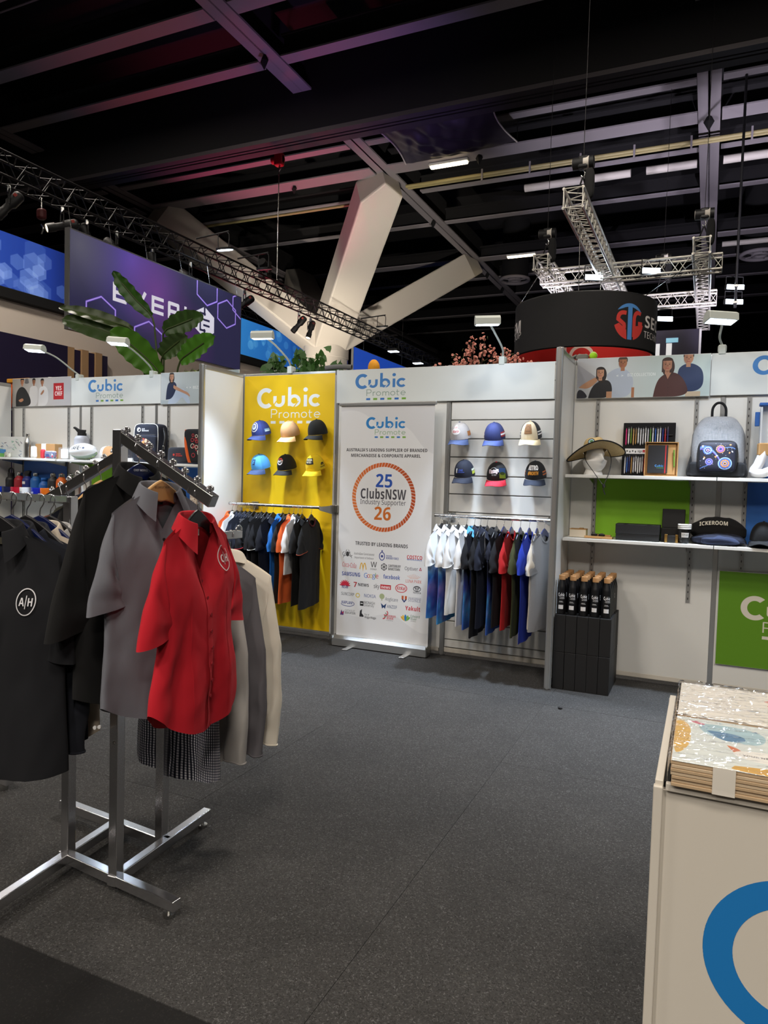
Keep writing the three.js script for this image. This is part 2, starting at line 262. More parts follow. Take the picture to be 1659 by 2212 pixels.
// ---------------------------------------------------------------- stand walls: infill panels between aluminium posts
const XS = [-4.25, -3.19, -2.12, -1.04, 0.0, 1.07, 2.1, 3.18, 4.25, 5.3], H = 2.48;
const wallBack = struct('wall_back', 'white modular stand wall with aluminium posts');
const post = (x, z, parent, h = H) => obj('post', [rb(0.042, h, 0.042, x, h / 2 + 0.004, z, 0.008), bx(0.014, h, 0.05, x, h / 2 + 0.004, z), bx(0.05, h, 0.014, x, h / 2 + 0.004, z), cyl(0.018, 0.02, x, 0.01, z, 12)], M.alu, parent);
XS.forEach((x, i) => {
  if (i) {
    const w = x - XS[i - 1] - 0.05, cx = (x + XS[i - 1]) / 2;
    if (i !== 6) obj('wall_panel', [bx(w + 0.02, H - 0.1, 0.03, cx, H / 2 + 0.01, -0.016)], M.panel, wallBack);
    obj('wall_rail', [rb(w, 0.045, 0.036, cx, H - 0.022, -0.018, 0.006)], M.alu, wallBack); obj('wall_rail', [rb(w, 0.04, 0.036, cx, 0.05, -0.018, 0.006)], i === 4 ? M.alu : M.beige, wallBack);
  }
  post(x, -0.02, wallBack);
});
{ // slat board between the banner and the shelf wall
  const s = sub('slat_panel', wallBack), x0 = 1.1, x1 = 2.075, ys = [0.075, 0.145, 0.305, 0.46, 0.615, 0.77, 0.925, 1.08, 1.24, 1.395, 1.55, 1.708, 1.862, 2.02, 2.175, 2.33, 2.455];
  obj('groove_back', bx(x1 - x0, 2.4, 0.012, (x0 + x1) / 2, 1.26, -0.022), mat(0x8d8d8b), s);
  for (let i = 0; i + 1 < ys.length; i++) obj('slat', rb(x1 - x0, ys[i + 1] - ys[i] - 0.009, 0.02, (x0 + x1) / 2, (ys[i] + ys[i + 1]) / 2, -0.008, 0.003), M.white, s);
}
function divider(name, x, z1, label) {
  const w = struct(name, label);
  obj('wall_panel', bx(0.03, H - 0.1, z1 - 0.05, x, H / 2 + 0.01, z1 / 2), M.panel, w);
  obj('wall_rail', rb(0.034, 0.04, z1 - 0.05, x, H - 0.02, z1 / 2, 0.006), M.alu, w); obj('wall_rail', rb(0.034, 0.05, z1 - 0.05, x, 0.045, z1 / 2, 0.006), M.alu, w);
  post(x, z1, w);
}
divider('wall_left', -1.04, 0.62, 'white dividing panel with an aluminium post in front'); divider('wall_right', 2.1, 0.56, 'white dividing panel beside the black bottle boxes'); divider('wall_far_left', -4.27, 1.05, 'white dividing panel at the end of the left shelves');

// printed boards
function board(name, label, category, x0, x1, y0, y1, z, material, group) {
  const t = thing(name, label, category, [(x0 + x1) / 2, y0, z], 0, group), w = x1 - x0, h = y1 - y0;
  obj('board', rb(w, h, 0.008, 0, h / 2, -0.0045, 0.001), M.white, t); obj('print', sheet(w - 0.004, h - 0.004, 0, h / 2, 0.0004), material, t); return t;
}
board('graphic_panel', 'yellow wall graphic with a white logo behind six hanging caps', 'sign', -1.018, -0.024, 0.075, 2.458, 0.0105, printMat(854, 2048, (c, w, h) => {
  c.fillStyle = '#f0c800'; c.fillRect(0, 0, w, h);
  logo(c, 128, 98, 1.09, '#eef4f6', '#eef4f6', ['#eef4f6'], '#f0c800');
}));
board('header_board', 'long white header board with a blue and green logo above the banner', 'sign', 0.0, 1.96, 2.18, 2.475, 0.022, printMat(2048, 310, (c, w, h) => { c.fillStyle = '#dde2e0'; c.fillRect(0, 0, w, h); logo(c, 197, 38, 0.93, '#3f7fc4', '#8fa59a', BLUE2, '#dde2e0'); }));
board('header_board', 'white header board with a logo between the chefs poster and the seated woman', 'sign', -3.31, -2.05, 2.215, 2.515, 0.02, printMat(1280, 306, (c, w, h) => { c.fillStyle = '#dfe4e2'; c.fillRect(0, 0, w, h); logo(c, 259, 25, 0.915, '#4485c8', '#8fa59a', BLUE2, '#dfe4e2'); }));
board('header_board', 'white header board with a blue letter C cut by the picture edge', 'sign', 3.09, 5.2, 2.18, 2.485, 0.02, printMat(2048, 296, (c, w, h) => { c.fillStyle = '#dfe4e1'; c.fillRect(0, 0, w, h); logo(c, 261, 25, 0.88, '#4485c8', '#8fa59a', BLUE2, '#dfe4e1'); }));
// models printed on the posters: simple painted figures
function head(c, x, y, r, skin, hair, o = {}) {
  c.fillStyle = hair; if (o.long) { c.beginPath(); c.ellipse(x + (o.hx ?? 0) * 0.6, y + r * 0.45, r * 0.98, r * 1.6, 0, 0, 2 * PI); c.fill(); }
  c.fillStyle = skin; c.fillRect(x - r * 0.36, y + r * 0.7, r * 0.72, r * 0.9);
  c.beginPath(); c.ellipse(x, y, r * 0.78, r * 1.08, 0, 0, 2 * PI); c.fill();
  c.fillStyle = 'rgba(70,30,20,0.18)'; c.beginPath(); c.ellipse(x - r * 0.45, y + r * 0.15, r * 0.38, r * 0.9, 0, 0, 2 * PI); c.fill();
  c.fillStyle = hair; c.beginPath(); c.ellipse(x, y - r * 0.62, r * 0.86, r * 0.58, 0, PI, 2 * PI); c.fill(); const hl = r * (o.long ? 1.9 : 0.5); c.fillRect(x - r * 0.86, y - r * 0.66, r * 0.17, hl); c.fillRect(x + r * 0.69, y - r * 0.66, r * 0.17, hl); if (o.long) { c.fillStyle = 'rgba(90,45,30,0.28)'; c.beginPath(); c.moveTo(x - r * 0.4, y + r * 1.02); c.lineTo(x + r * 0.4, y + r * 1.02); c.lineTo(x, y + r * 1.35); c.fill(); c.globalCompositeOperation = 'source-over'; c.fillStyle = 'rgba(0,0,0,0)'; c.beginPath(); c.moveTo(x - r * 0.4, y + r * 0.8); c.lineTo(x - r * 0.62, y + r * 1.75); c.lineTo(x, y + r * 2.3); c.lineTo(x + r * 0.62, y + r * 1.75); c.lineTo(x + r * 0.4, y + r * 0.8); c.fill(); }
  c.fillStyle = '#2a1c18'; for (const s of [-1, 1]) { c.fillRect(x + s * r * 0.32 - r * 0.11, y - r * 0.08, r * 0.22, r * 0.1); c.globalAlpha = 0.55; c.fillRect(x + s * r * 0.32 - r * 0.17, y - r * 0.28, r * 0.34, r * 0.06); c.globalAlpha = 1; }
  c.fillStyle = 'rgba(90,40,30,0.45)'; c.fillRect(x - r * 0.05, y + r * 0.05, r * 0.2, r * 0.3); c.fillStyle = '#a4504a'; c.fillRect(x - r * 0.26, y + r * 0.55, r * 0.52, r * 0.14);
  if (o.cap) { c.fillStyle = o.cap; c.beginPath(); c.ellipse(x, y - r * 0.75, r * 0.85, r * 0.55, 0, PI, 2 * PI); c.fill(); c.fillRect(x - r * 0.85, y - r * 0.8, r * 1.7, r * 0.22); }
}
const poly = (c, fill, ...p) => { c.fillStyle = fill; c.beginPath(); p.forEach(([x, y], i) => i ? c.lineTo(x, y) : c.moveTo(x, y)); c.closePath(); c.fill(); };
function curveBody(c, fill, p) { c.fillStyle = fill; c.beginPath(); c.moveTo(...p[0]); for (let i = 1; i < p.length; i++) { const a = p[i], b = p[(i + 1) % p.length]; c.quadraticCurveTo(a[0], a[1], (a[0] + b[0]) / 2, (a[1] + b[1]) / 2); } c.closePath(); c.fill(); }
board('poster', 'poster of three chefs in black and white jackets with a red box', 'poster', -4.235, -3.312, 2.215, 2.535, 0.024, printMat(1106, 384, (c, w, h) => {
  const g = c.createLinearGradient(0, 0, w, 0); g.addColorStop(0, '#9a9690'); g.addColorStop(0.5, '#c9c8c8'); g.addColorStop(1, '#b9b8bb'); c.fillStyle = g; c.fillRect(0, 0, w, h);
  curveBody(c, '#d9d9da', [[320, 384], [330, 150], [370, 105], [470, 105], [500, 170], [490, 384]]); head(c, 418, 48, 36, '#9c6a4c', '#20180f', { cap: '#1c1a1a' });
  curveBody(c, '#e2e2e3', [[500, 384], [505, 170], [545, 115], [640, 110], [700, 190], [680, 384]]); head(c, 578, 58, 37, '#b07c5d', '#1f1711', { cap: '#1c1a1a' }); curveBody(c, '#b07c5d', [[545, 220], [600, 150], [620, 190], [560, 240]]);
  curveBody(c, '#1b1d1e', [[70, 384], [60, 240], [110, 140], [190, 105], [270, 150], [370, 300], [340, 384]]); head(c, 192, 42, 40, '#b98463', '#241a14', { cap: '#1c1a1a' }); curveBody(c, '#b98463', [[120, 300], [190, 260], [230, 300], [160, 330]]);
  c.fillStyle = '#b5242c'; c.fillRect(790, 80, 190, 220); txt(c, 'YES', 885, 150, 78, '#f2ecea', { bold: true, w: 110 }); txt(c, 'CHEF', 885, 222, 78, '#f2ecea', { bold: true, w: 140 });
}), 'header posters');
board('poster', 'poster of a seated woman in navy shirt and pale jeans', 'poster', -2.046, -1.075, 2.205, 2.525, 0.024, printMat(1160, 384, (c, w, h) => {
  const g = c.createLinearGradient(0, 0, w, 0); g.addColorStop(0, '#c3cbcf'); g.addColorStop(1, '#9fb0b4'); c.fillStyle = g; c.fillRect(0, 0, w, h); poly(c, '#aebcc2', [0, 384], [0, 330], [420, 384]);
  curveBody(c, '#b9c9dd', [[110, 384], [130, 280], [300, 190], [380, 210], [470, 384], [400, 384], [330, 280], [250, 384]]);
  curveBody(c, '#1a2748', [[80, 330], [90, 160], [150, 100], [230, 120], [250, 180], [180, 320]]);
  head(c, 168, 48, 42, '#c08f70', '#2a1e18', { long: true }); curveBody(c, '#c08f70', [[200, 150], [330, 215], [430, 250], [460, 310], [400, 270], [240, 215], [190, 190]]);
  txt(c, '<  >', 428, 188, 40, '#eef2f2', { bold: true, w: 76 }); txt(c, 'BIZ COLLECTION', 705, 188, 44, '#eef2f2', { w: 430 });
}), 'header posters');
board('poster', 'poster of four models in black tee, blue polo, brown and navy shirts', 'poster', 2.135, 3.086, 2.175, 2.485, 0.03, printMat(1400, 452, (c, w, h) => {
  const g = c.createLinearGradient(0, 0, w, 0); g.addColorStop(0, '#a9abb0'); g.addColorStop(0.25, '#cfd6da'); g.addColorStop(0.6, '#bccac9'); g.addColorStop(1, '#c6d6d3'); c.fillStyle = g; c.fillRect(0, 0, w, h); poly(c, '#9c9ea6', [0, 60], [330, 300], [0, 330]);
  curveBody(c, '#b3bfd0', [[360, 452], [350, 250], [310, 190], [440, 110], [530, 130], [610, 210], [620, 340], [560, 452]]); head(c, 498, 60, 58, '#a8714f', '#4a3a30'); c.fillStyle = '#a8714f'; c.fillRect(600, 340, 30, 112);
  curveBody(c, '#20202a', [[0, 452], [0, 360], [60, 350], [140, 452]]); curveBody(c, '#191a20', [[130, 452], [150, 340], [250, 250], [380, 250], [400, 452]]); curveBody(c, '#b88968', [[20, 330], [60, 290], [230, 200], [240, 250], [130, 350]]);
  head(c, 258, 165, 56, '#c29274', '#221a1a', { long: true, hx: 22 }); c.fillStyle = '#b88968'; c.fillRect(330, 380, 60, 72);
  curveBody(c, '#24365c', [[1080, 400], [1060, 180], [1130, 100], [1240, 95], [1340, 180], [1330, 400]]); c.fillStyle = '#cdb89a'; c.fillRect(1160, 400, 150, 52); head(c, 1180, 36, 62, '#b98667', '#3f342c');
  curveBody(c, '#4a2826', [[830, 452], [850, 300], [930, 200], [1060, 180], [1160, 290], [1200, 452]]); head(c, 968, 100, 66, '#b07e63', '#3a2622', { long: true, hx: 16 }); poly(c, '#b07e63', [945, 190], [1010, 190], [975, 260]);
  c.fillStyle = '#3a2220'; for (let i = 0; i < 5; i++) c.fillRect(978, 275 + i * 36, 8, 8);
  txt(c, '<  >', 470, 205, 40, '#eef4f4', { bold: true, w: 80 }); txt(c, 'BIZ COLLECTION', 700, 200, 46, '#eef4f4', { w: 300 });
}), 'header posters');

// ---------------------------------------------------------------- wall shelves on slotted uprights
function upright(x, y0, y1, label) {
  const t = thing('slotted_upright', label, 'upright', [x, y0, 0], 0, 'slotted metal uprights behind the shelves'), h = y1 - y0;
  obj('channel', [bx(0.026, h, 0.003, 0, h / 2, 0.0025), bx(0.003, h, 0.011, -0.012, h / 2, 0.007), bx(0.003, h, 0.011, 0.012, h / 2, 0.007)], M.uprightMetal, t);
  const n = Math.floor(h / 0.05), gs = []; for (let i = 0; i < n; i++) gs.push(bx(0.005, 0.016, 0.002, 0, 0.03 + i * 0.05, 0.0042)); const s = obj('slots', gs, M.blackMat, t); s.userData.kind = 'stuff';
}
for (const [x, y0, w] of [[2.30, 0.5, 'behind the straw hat'], [3.005, 0.645, 'between the green board and the grey backpack'], [3.35, 0.6, 'between the grey backpack and the white socks']]) upright(x, y0, 2.17, 'slotted chrome upright ' + w);
for (const [x, w] of [[-4.07, 'beside the leaf patterned box'], [-3.36, 'behind the white rugby ball'], [-3.02, 'right of the grey jug'], [-2.3, 'left of the navy backpack'], [-1.955, 'right of the navy backpack']]) upright(x, 0.6, 2.2, 'slotted metal upright ' + w);
function shelf(x0, x1, y0, y1, d, label, group) {
  const t = thing('wall_shelf', label, 'shelf', [(x0 + x1) / 2, (y0 + y1) / 2, 0], 0, group); t.rotation.z = Math.atan2(y1 - y0, x1 - x0); const w = x1 - x0;
  obj('board', rb(w, 0.024, d, 0, -0.012, d / 2 + 0.014, 0.003), M.white, t);
  for (const s of [-1, 1]) obj('bracket', ext([[0.006, -0.026], [d - 0.03, -0.026], [d - 0.03, -0.036], [0.006, -0.08]], 0.004).rotateY(-PI / 2).translate(s * w * 0.33, 0, 0.006), M.steel, t);
}
const SH1 = 1.58, SH2 = 1.105, LS1 = (x) => 1.612 - 0.0135 * (x + 2.65), LS2 = 1.2;
shelf(2.125, 3.158, SH1, SH1, 0.31, 'upper white shelf carrying the straw hat and pens'); shelf(3.162, 4.24, SH1, SH1, 0.31, 'upper white shelf carrying the socks');
shelf(2.125, 3.158, SH2 - 0.002, SH2, 0.31, 'lower white shelf under the green board'); shelf(3.162, 4.24, SH2, SH2, 0.31, 'lower white shelf under the dark hat');
shelf(-4.24, -3.2, LS1(-4.24), LS1(-3.2), 0.31, 'white shelf under the leaf patterned box and steel bottle'); shelf(-3.18, -2.13, LS1(-3.18), LS1(-2.13), 0.31, 'white shelf under the rugby ball'); shelf(-2.11, -1.07, LS1(-2.11), LS1(-1.07), 0.31, 'white shelf under the navy backpack');
shelf(-4.24, -3.2, LS2, LS2, 0.31, 'lower white shelf with bottles and mugs'); shelf(-3.18, -2.13, LS2, LS2, 0.31, 'lower white shelf in front of the green board behind the rack'); shelf(-2.11, -1.07, LS2, LS2, 0.31, 'lower white shelf with speckled cups');
function backing(x0, x1, y0, y1, m, label) { const t = thing('backing_board', label, 'board', [(x0 + x1) / 2, y0, 0.014]); obj('board', rb(x1 - x0, y1 - y0, 0.006, 0, (y1 - y0) / 2, 0, 0.001), m, t); return t; }
backing(2.318, 2.988, SH2 + 0.002, SH1 - 0.026, M.green, 'green board between shelves behind the black boxes'); backing(3.366, 4.2, SH2 + 0.002, SH1 - 0.026, M.blue, 'blue board between shelves behind the dark hat');
backing(-4.05, -3.375, LS2 + 0.002, 1.595, M.blue, 'blue board behind the coloured bottles'); backing(-3.0, -2.318, LS2 + 0.002, 1.58, M.green, 'green board behind the clothes rack post'); backing(-1.938, -1.08, LS2 + 0.002, 1.565, M.blue, 'blue board behind the speckled cups');
board('graphic_panel', 'green square graphic with a white logo low on the shelf wall', 'sign', 3.21, 4.16, 0.215, 0.905, 0.02, printMat(1024, 744, (c, w, h) => { c.fillStyle = '#5d8f12'; c.fillRect(0, 0, w, h); logo(c, 164, 174, 1.25, '#dcd6c8', '#dcd6c8', ['#dcd6c8'], '#5d8f12'); }));

// ---------------------------------------------------------------- pull-up banner
{
  const t = thing('pull_up_banner', 'white roll-up banner with orange rope ring and rows of sponsor logos', 'banner', [0.55, 0, 0.13], 0);
  obj('cassette', [ext([[-0.055, 0.012], [0.055, 0.012], [0.06, 0.05], [0.03, 0.088], [-0.02, 0.092], [-0.055, 0.07]], 0.9, 0.003).rotateY(PI / 2)], M.alu, t);
  for (const s of [-1, 1]) { obj('end_cap', [rb(0.012, 0.085, 0.12, s * 0.453, 0.054, 0, 0.004)], M.steel, t); obj('foot', [rb(0.05, 0.008, 0.2, s * 0.27, 0.006, 0.06, 0.003)], M.alu, t); }
  obj('pole', [cyl(0.008, 2.08, 0, 1.09, -0.04, 10)], M.alu, t);
  obj('top_bar', [rb(0.92, 0.03, 0.022, 0, 2.155, -0.004, 0.006)], M.alu, t);
  obj('screen', [sheet(0.885, 2.07, 0, 1.118, -0.009)], M.white, t);
  const W = 872, HH = 2048, map = (X, Y) => { const u0 = (X - (165 - 0.036 * (Y - 60))) / (785 - 0.002 * (Y - 60)), v = (Y - 55) / (1950 + 125 * u0); return [u0 * W, v * HH]; };
  obj('print', sheet(0.885, 2.07, 0, 1.118, -0.0075), printMat(W, HH, (c) => {
    c.fillStyle = '#e6e6e6'; c.fillRect(0, 0, W, HH);
    c.fillStyle = '#dcdcdd'; c.beginPath(); c.moveTo(0, 60); c.bezierCurveTo(300, 0, 300, 250, 520, 180); c.bezierCurveTo(700, 160, 720, 380, W, 420); c.lineTo(W, 0); c.lineTo(0, 0); c.fill();
    c.beginPath(); c.moveTo(0, 1800); c.bezierCurveTo(300, 1960, 420, 1740, 600, 1830); c.bezierCurveTo(720, 1900, 800, 1960, W, 1930); c.lineTo(W, HH); c.lineTo(0, HH); c.fill();
    const T = (s, X, Y, size, col, o = {}) => { const [x, y] = map(X, Y), o2 = { ...o }; if (o.w) o2.w = o.w * W / 785; txt(c, s, x, y, size * W / 785, col, o2); };
    const [lx, ly] = map(382, 160); logo(c, lx, ly, 0.67, '#2f83c6', '#8fb08c', BLUE2, '#e6e6e6');
    T("AUSTRALIA'S LEADING SUPPLIER OF BRANDED", 545, 442, 34, '#2b2b2d', { bold: true, w: 684 }); T('MERCHANDISE & CORPORATE APPAREL', 537, 489, 34, '#2b2b2d', { bold: true, w: 590 });
    const [rx, ry] = map(518, 840), R = 280; c.lineWidth = 36; for (let i = 0; i < 72; i++) { const a = i * 2 * PI / 72; c.strokeStyle = `hsl(${20 - 3 * Math.cos(a)},68%,${48 - 6 * Math.cos(a)}%)`; c.beginPath(); c.arc(rx, ry, R, a, a + 2 * PI / 72 + 0.01); c.stroke(); }
    c.strokeStyle = '#e6e6e6'; c.lineWidth = 4; for (let i = 0; i < 64; i++) { const a = i * 2 * PI / 64; c.beginPath(); c.moveTo(rx + Math.cos(a) * (R - 20), ry + Math.sin(a) * (R - 20)); c.lineTo(rx + Math.cos(a + 0.05) * (R + 20), ry + Math.sin(a + 0.05) * (R + 20)); c.stroke(); }
    T('25', 527, 702, 142, '#2c55b0', { bold: true, w: 150 }); T('ClubsNSW', 515, 815, 108, '#48474d', { bold: true, w: 390 }); T('Industry Supporter', 513, 882, 52, '#48474d', { w: 388 }); T('26', 510, 980, 142, '#cf6f2b', { bold: true, w: 150 });
    T('TRUSTED BY LEADING BRANDS', 497, 1243, 38, '#2b2b2d', { bold: true, w: 448 });
    T('Australian Government', 350, 1318, 24, '#555', { font: 'serif', w: 178 }); T('Department of Defence', 348, 1350, 22, '#555', { font: 'serif', w: 168 });
    { const [x, y] = map(205, 1312); c.fillStyle = '#444'; c.beginPath(); c.ellipse(x, y, 16, 22, 0, 0, 2 * PI); c.fill(); for (const s of [-1, 1]) { c.lineWidth = 4; c.strokeStyle = '#444'; c.beginPath(); c.arc(x + s * 30, y, 18, 0.4, 4.6); c.stroke(); c.beginPath(); c.moveTo(x + s * 8, y - 38); c.lineTo(x + s * 42, y + 34); c.stroke(); } }
    { const [x, y] = map(503, 1340); c.strokeStyle = '#3f4a8a'; c.lineWidth = 7; c.beginPath(); c.ellipse(x, y, 24, 34, 0, 0, 2 * PI); c.stroke(); c.fillStyle = '#3f4a8a'; c.beginPath(); c.arc(x, y, 11, 0, 2 * PI); c.fill(); c.fillRect(x - 6, y - 52, 12, 14); }
    T('Australian', 563, 1338, 16, '#3f4a8a', { bold: true, w: 50 }); T('BORDER FORCE', 590, 1361, 24, '#3f4a8a', { bold: true, w: 106 }); T('COSTCO', 773, 1358, 40, '#c3262f', { bold: true, w: 128 }); T('WHOLESALE', 772, 1379, 14, '#2c4a9a', { bold: true, w: 124 });
    T('Coca-Cola', 220, 1407, 52, '#c5343a', { font: 'serif', w: 128, rot: 0.05 });
    { const [x, y] = map(340, 1415); c.strokeStyle = '#d9a93c'; c.lineWidth = 8; c.beginPath(); c.moveTo(x - 30, y + 34); c.quadraticCurveTo(x - 16, y - 74, x, y + 28); c.quadraticCurveTo(x + 16, y - 74, x + 30, y + 34); c.stroke(); }
    T('W', 432, 1410, 60, '#222', { w: 54 }); T('SYDNEY', 430, 1449, 16, '#444', { w: 56 });
    { const [x, y] = map(519, 1432); c.strokeStyle = '#333'; c.lineWidth = 5; c.beginPath(); for (let i = 0; i <= 6; i++) c.lineTo(x + 28 * Math.cos(i * PI / 3 + 0.5), y + 30 * Math.sin(i * PI / 3 + 0.5)); c.stroke(); for (let i = 0; i < 6; i++) { c.beginPath(); c.moveTo(x, y); c.lineTo(x + 28 * Math.cos(i * PI / 3 + 0.5), y + 30 * Math.sin(i * PI / 3 + 0.5)); c.stroke(); } }
    T('CANTERBURY', 607, 1428, 28, '#333', { bold: true, w: 106 }); T('BANKSTOWN', 603, 1454, 28, '#333', { bold: true, w: 100 }); T('Optiver', 745, 1453, 38, '#4a4a4e', { w: 110 }); T('\u0394', 820, 1461, 32, '#b03040', { bold: true, w: 22 });
    T('SAMSUNG', 234, 1486, 44, '#2b3f8c', { bold: true, w: 164 });
    ['G', 'o', 'o', 'g', 'l', 'e'].forEach((s, i) => T(s, [362, 387, 408, 430, 446, 459][i], 1500 + i * 1.5, 52, ['#4a78c8', '#c8504a', '#d8b24a', '#4a78c8', '#5aa060', '#c8504a'][i]));
    T('facebook', 582, 1522, 44, '#3a55a0', { bold: true, w: 140 }); T('LUNA PARK', 762, 1562, 34, '#d06a58', { w: 132 }); { const [x, y] = map(765, 1540); c.strokeStyle = '#e0a890'; c.lineWidth = 3; for (let i = -4; i <= 4; i++) { c.beginPath(); c.moveTo(x + i * 7, y); c.lineTo(x + i * 15, y - 42 + Math.abs(i) * 5); c.stroke(); } }
    { const [x, y] = map(180, 1558); c.fillStyle = '#cc2f45'; for (let i = -4; i <= 4; i++) { c.save(); c.translate(x, y + 26); c.rotate(i * 0.36); c.beginPath(); c.ellipse(0, -30, 6.5, 24, 0, 0, 2 * PI); c.fill(); c.restore(); } }
    T('NSW', 179, 1592, 34, '#2b3a70', { bold: true, w: 60 }); T('7', 270, 1575, 56, '#b02a2a', { bold: true, w: 32 }); T('NEWS', 341, 1582, 32, '#333', { bold: true, w: 98 }); T('sky', 454, 1596, 46, '#2a2a30', { w: 50 });
    { const [x, y] = map(531, 1605); c.fillStyle = '#c23038'; c.fillRect(x - 50, y - 20, 100, 40); txt(c, 'news', x, y, 40, '#f4eeee', { bold: true, w: 86 }); }
    { const [x, y] = map(661, 1619); c.strokeStyle = '#c8323a'; c.lineWidth = 6; c.beginPath(); c.ellipse(x, y, 52, 34, -0.05, 0, 2 * PI); c.stroke(); txt(c, 'KitKat', x, y, 42, '#c8323a', { bold: true, w: 84 }); }
    { const [x, y] = map(790, 1627); c.strokeStyle = '#333'; c.lineWidth = 5; for (const [a, b] of [[32, 22], [10, 20]]) { c.beginPath(); c.ellipse(x, y, a, b, 0, 0, 2 * PI); c.stroke(); } c.beginPath(); c.ellipse(x, y - 10, 20, 10, 0, 0, 2 * PI); c.stroke(); }
    T('TOYOTA', 790, 1660, 18, '#333', { bold: true, w: 66 }); T('SUNCORP', 203, 1655, 34, '#444a50', { w: 118 }); { const [x, y] = map(291, 1668); c.strokeStyle = '#d6c06a'; c.lineWidth = 9; c.beginPath(); c.arc(x, y, 17, 0, 2 * PI); c.stroke(); }
    T('NOKIA', 396, 1678, 36, '#4a5a90', { w: 104 }); { const [x, y] = map(499, 1687); c.fillStyle = '#a9b48a'; c.beginPath(); c.arc(x, y - 4, 24, 0, 2 * PI); c.fill(); c.fillRect(x - 4, y, 8, 34); } T('Anglicare', 580, 1713, 36, '#5d6470', { w: 108 });
    { const [x, y] = map(685, 1710); c.fillStyle = '#c05a30'; c.fillRect(x - 24, y - 26, 48, 30); c.fillStyle = '#2c3a70'; c.beginPath(); c.moveTo(x - 24, y + 4); c.lineTo(x + 24, y + 4); c.lineTo(x, y + 32); c.fill(); c.fillStyle = '#e6e6e6'; c.fillRect(x - 6, y - 26, 12, 40); } T('THE UNIVERSITY OF', 770, 1706, 12, '#6a6a80', { font: 'serif', w: 104 }); T('SYDNEY', 769, 1726, 34, '#5a5a78', { font: 'serif', w: 104 });
    T('KAPLAN', 195, 1727, 32, '#3a4680', { bold: true, w: 98 }); { const [x, y] = map(200, 1735); c.strokeStyle = '#3a4680'; c.lineWidth = 5; c.beginPath(); c.ellipse(x, y, 66, 24, 0, -0.8, 2.9); c.stroke(); }
    { const [x, y] = map(325, 1744); c.fillStyle = '#222'; c.fillRect(x - 17, y - 24, 34, 40); c.fillStyle = '#e6e6e6'; c.fillRect(x - 10, y - 10, 20, 8); } T('MONASH', 392, 1738, 30, '#444', { w: 96 }); T('University', 387, 1760, 26, '#555', { w: 88 });
    { const [x, y] = map(512, 1768); poly(c, '#24406e', [x - 26, y - 26], [x, y - 4], [x + 26, y - 26], [x + 14, y + 22], [x, y + 8], [x - 14, y + 22]); } T('ANZIIF', 583, 1777, 34, '#2f4268', { w: 86 }); T('Yakult', 754, 1797, 46, '#c4262e', { bold: true, w: 124 });
    { const [x, y] = map(151, 1808); poly(c, '#5a3a78', [x - 20, y + 24], [x - 6, y - 24], [x + 4, y], [x + 20, y - 18], [x + 14, y + 24]); c.fillStyle = '#c03a50'; c.fillRect(x, y - 4, 14, 14); } T('CATHOLIC', 221, 1797, 22, '#777', { w: 92 }); T('EDUCATION', 222, 1818, 24, '#555', { bold: true, w: 94 });
    { const [x, y] = map(322, 1822); poly(c, '#2a2a2e', [x - 20, y + 32], [x - 14, y - 20], [x + 4, y - 36], [x + 2, y], [x + 22, y + 22], [x + 20, y + 32]); } T('City of', 366, 1836, 20, '#555', { w: 44 }); T('Wagga Wagga', 397, 1862, 22, '#555', { bold: true, w: 102 });
    { const [x, y] = map(520, 1840); c.lineWidth = 9; ['#c2333d', '#7a9a86', '#c8505a'].forEach((k, i) => { c.strokeStyle = k; c.beginPath(); c.arc(x - 12 + i * 12, y + 18 - i * 16, 18, -1.2, 1.8); c.stroke(); }); } T('GEORGES', 576, 1858, 22, '#c2454d', { bold: true, w: 78 }); T('RIVER', 565, 1876, 22, '#c2454d', { bold: true, w: 58 }); T('COUNCIL', 562, 1893, 12, '#777', { w: 58 });
    { const [x, y] = map(693, 1872); [['#e0a93c', -0.9], ['#6aa84a', 0.9], ['#e7bf57', -0.5], ['#88b85a', 0.5], ['#2f7fc0', 0]].forEach(([k, a]) => { c.save(); c.translate(x, y + 26); c.rotate(a); c.fillStyle = k; c.beginPath(); c.ellipse(0, -26, 10, 28, 0, 0, 2 * PI); c.fill(); c.restore(); }); } T('Edward', 773, 1864, 26, '#5a7a60', { w: 78 }); T('River', 760, 1886, 26, '#5a7a60', { w: 52 }); T('COUNCIL', 758, 1905, 12, '#777', { w: 46 });
  }, { roughness: 0.4 }), t);
}

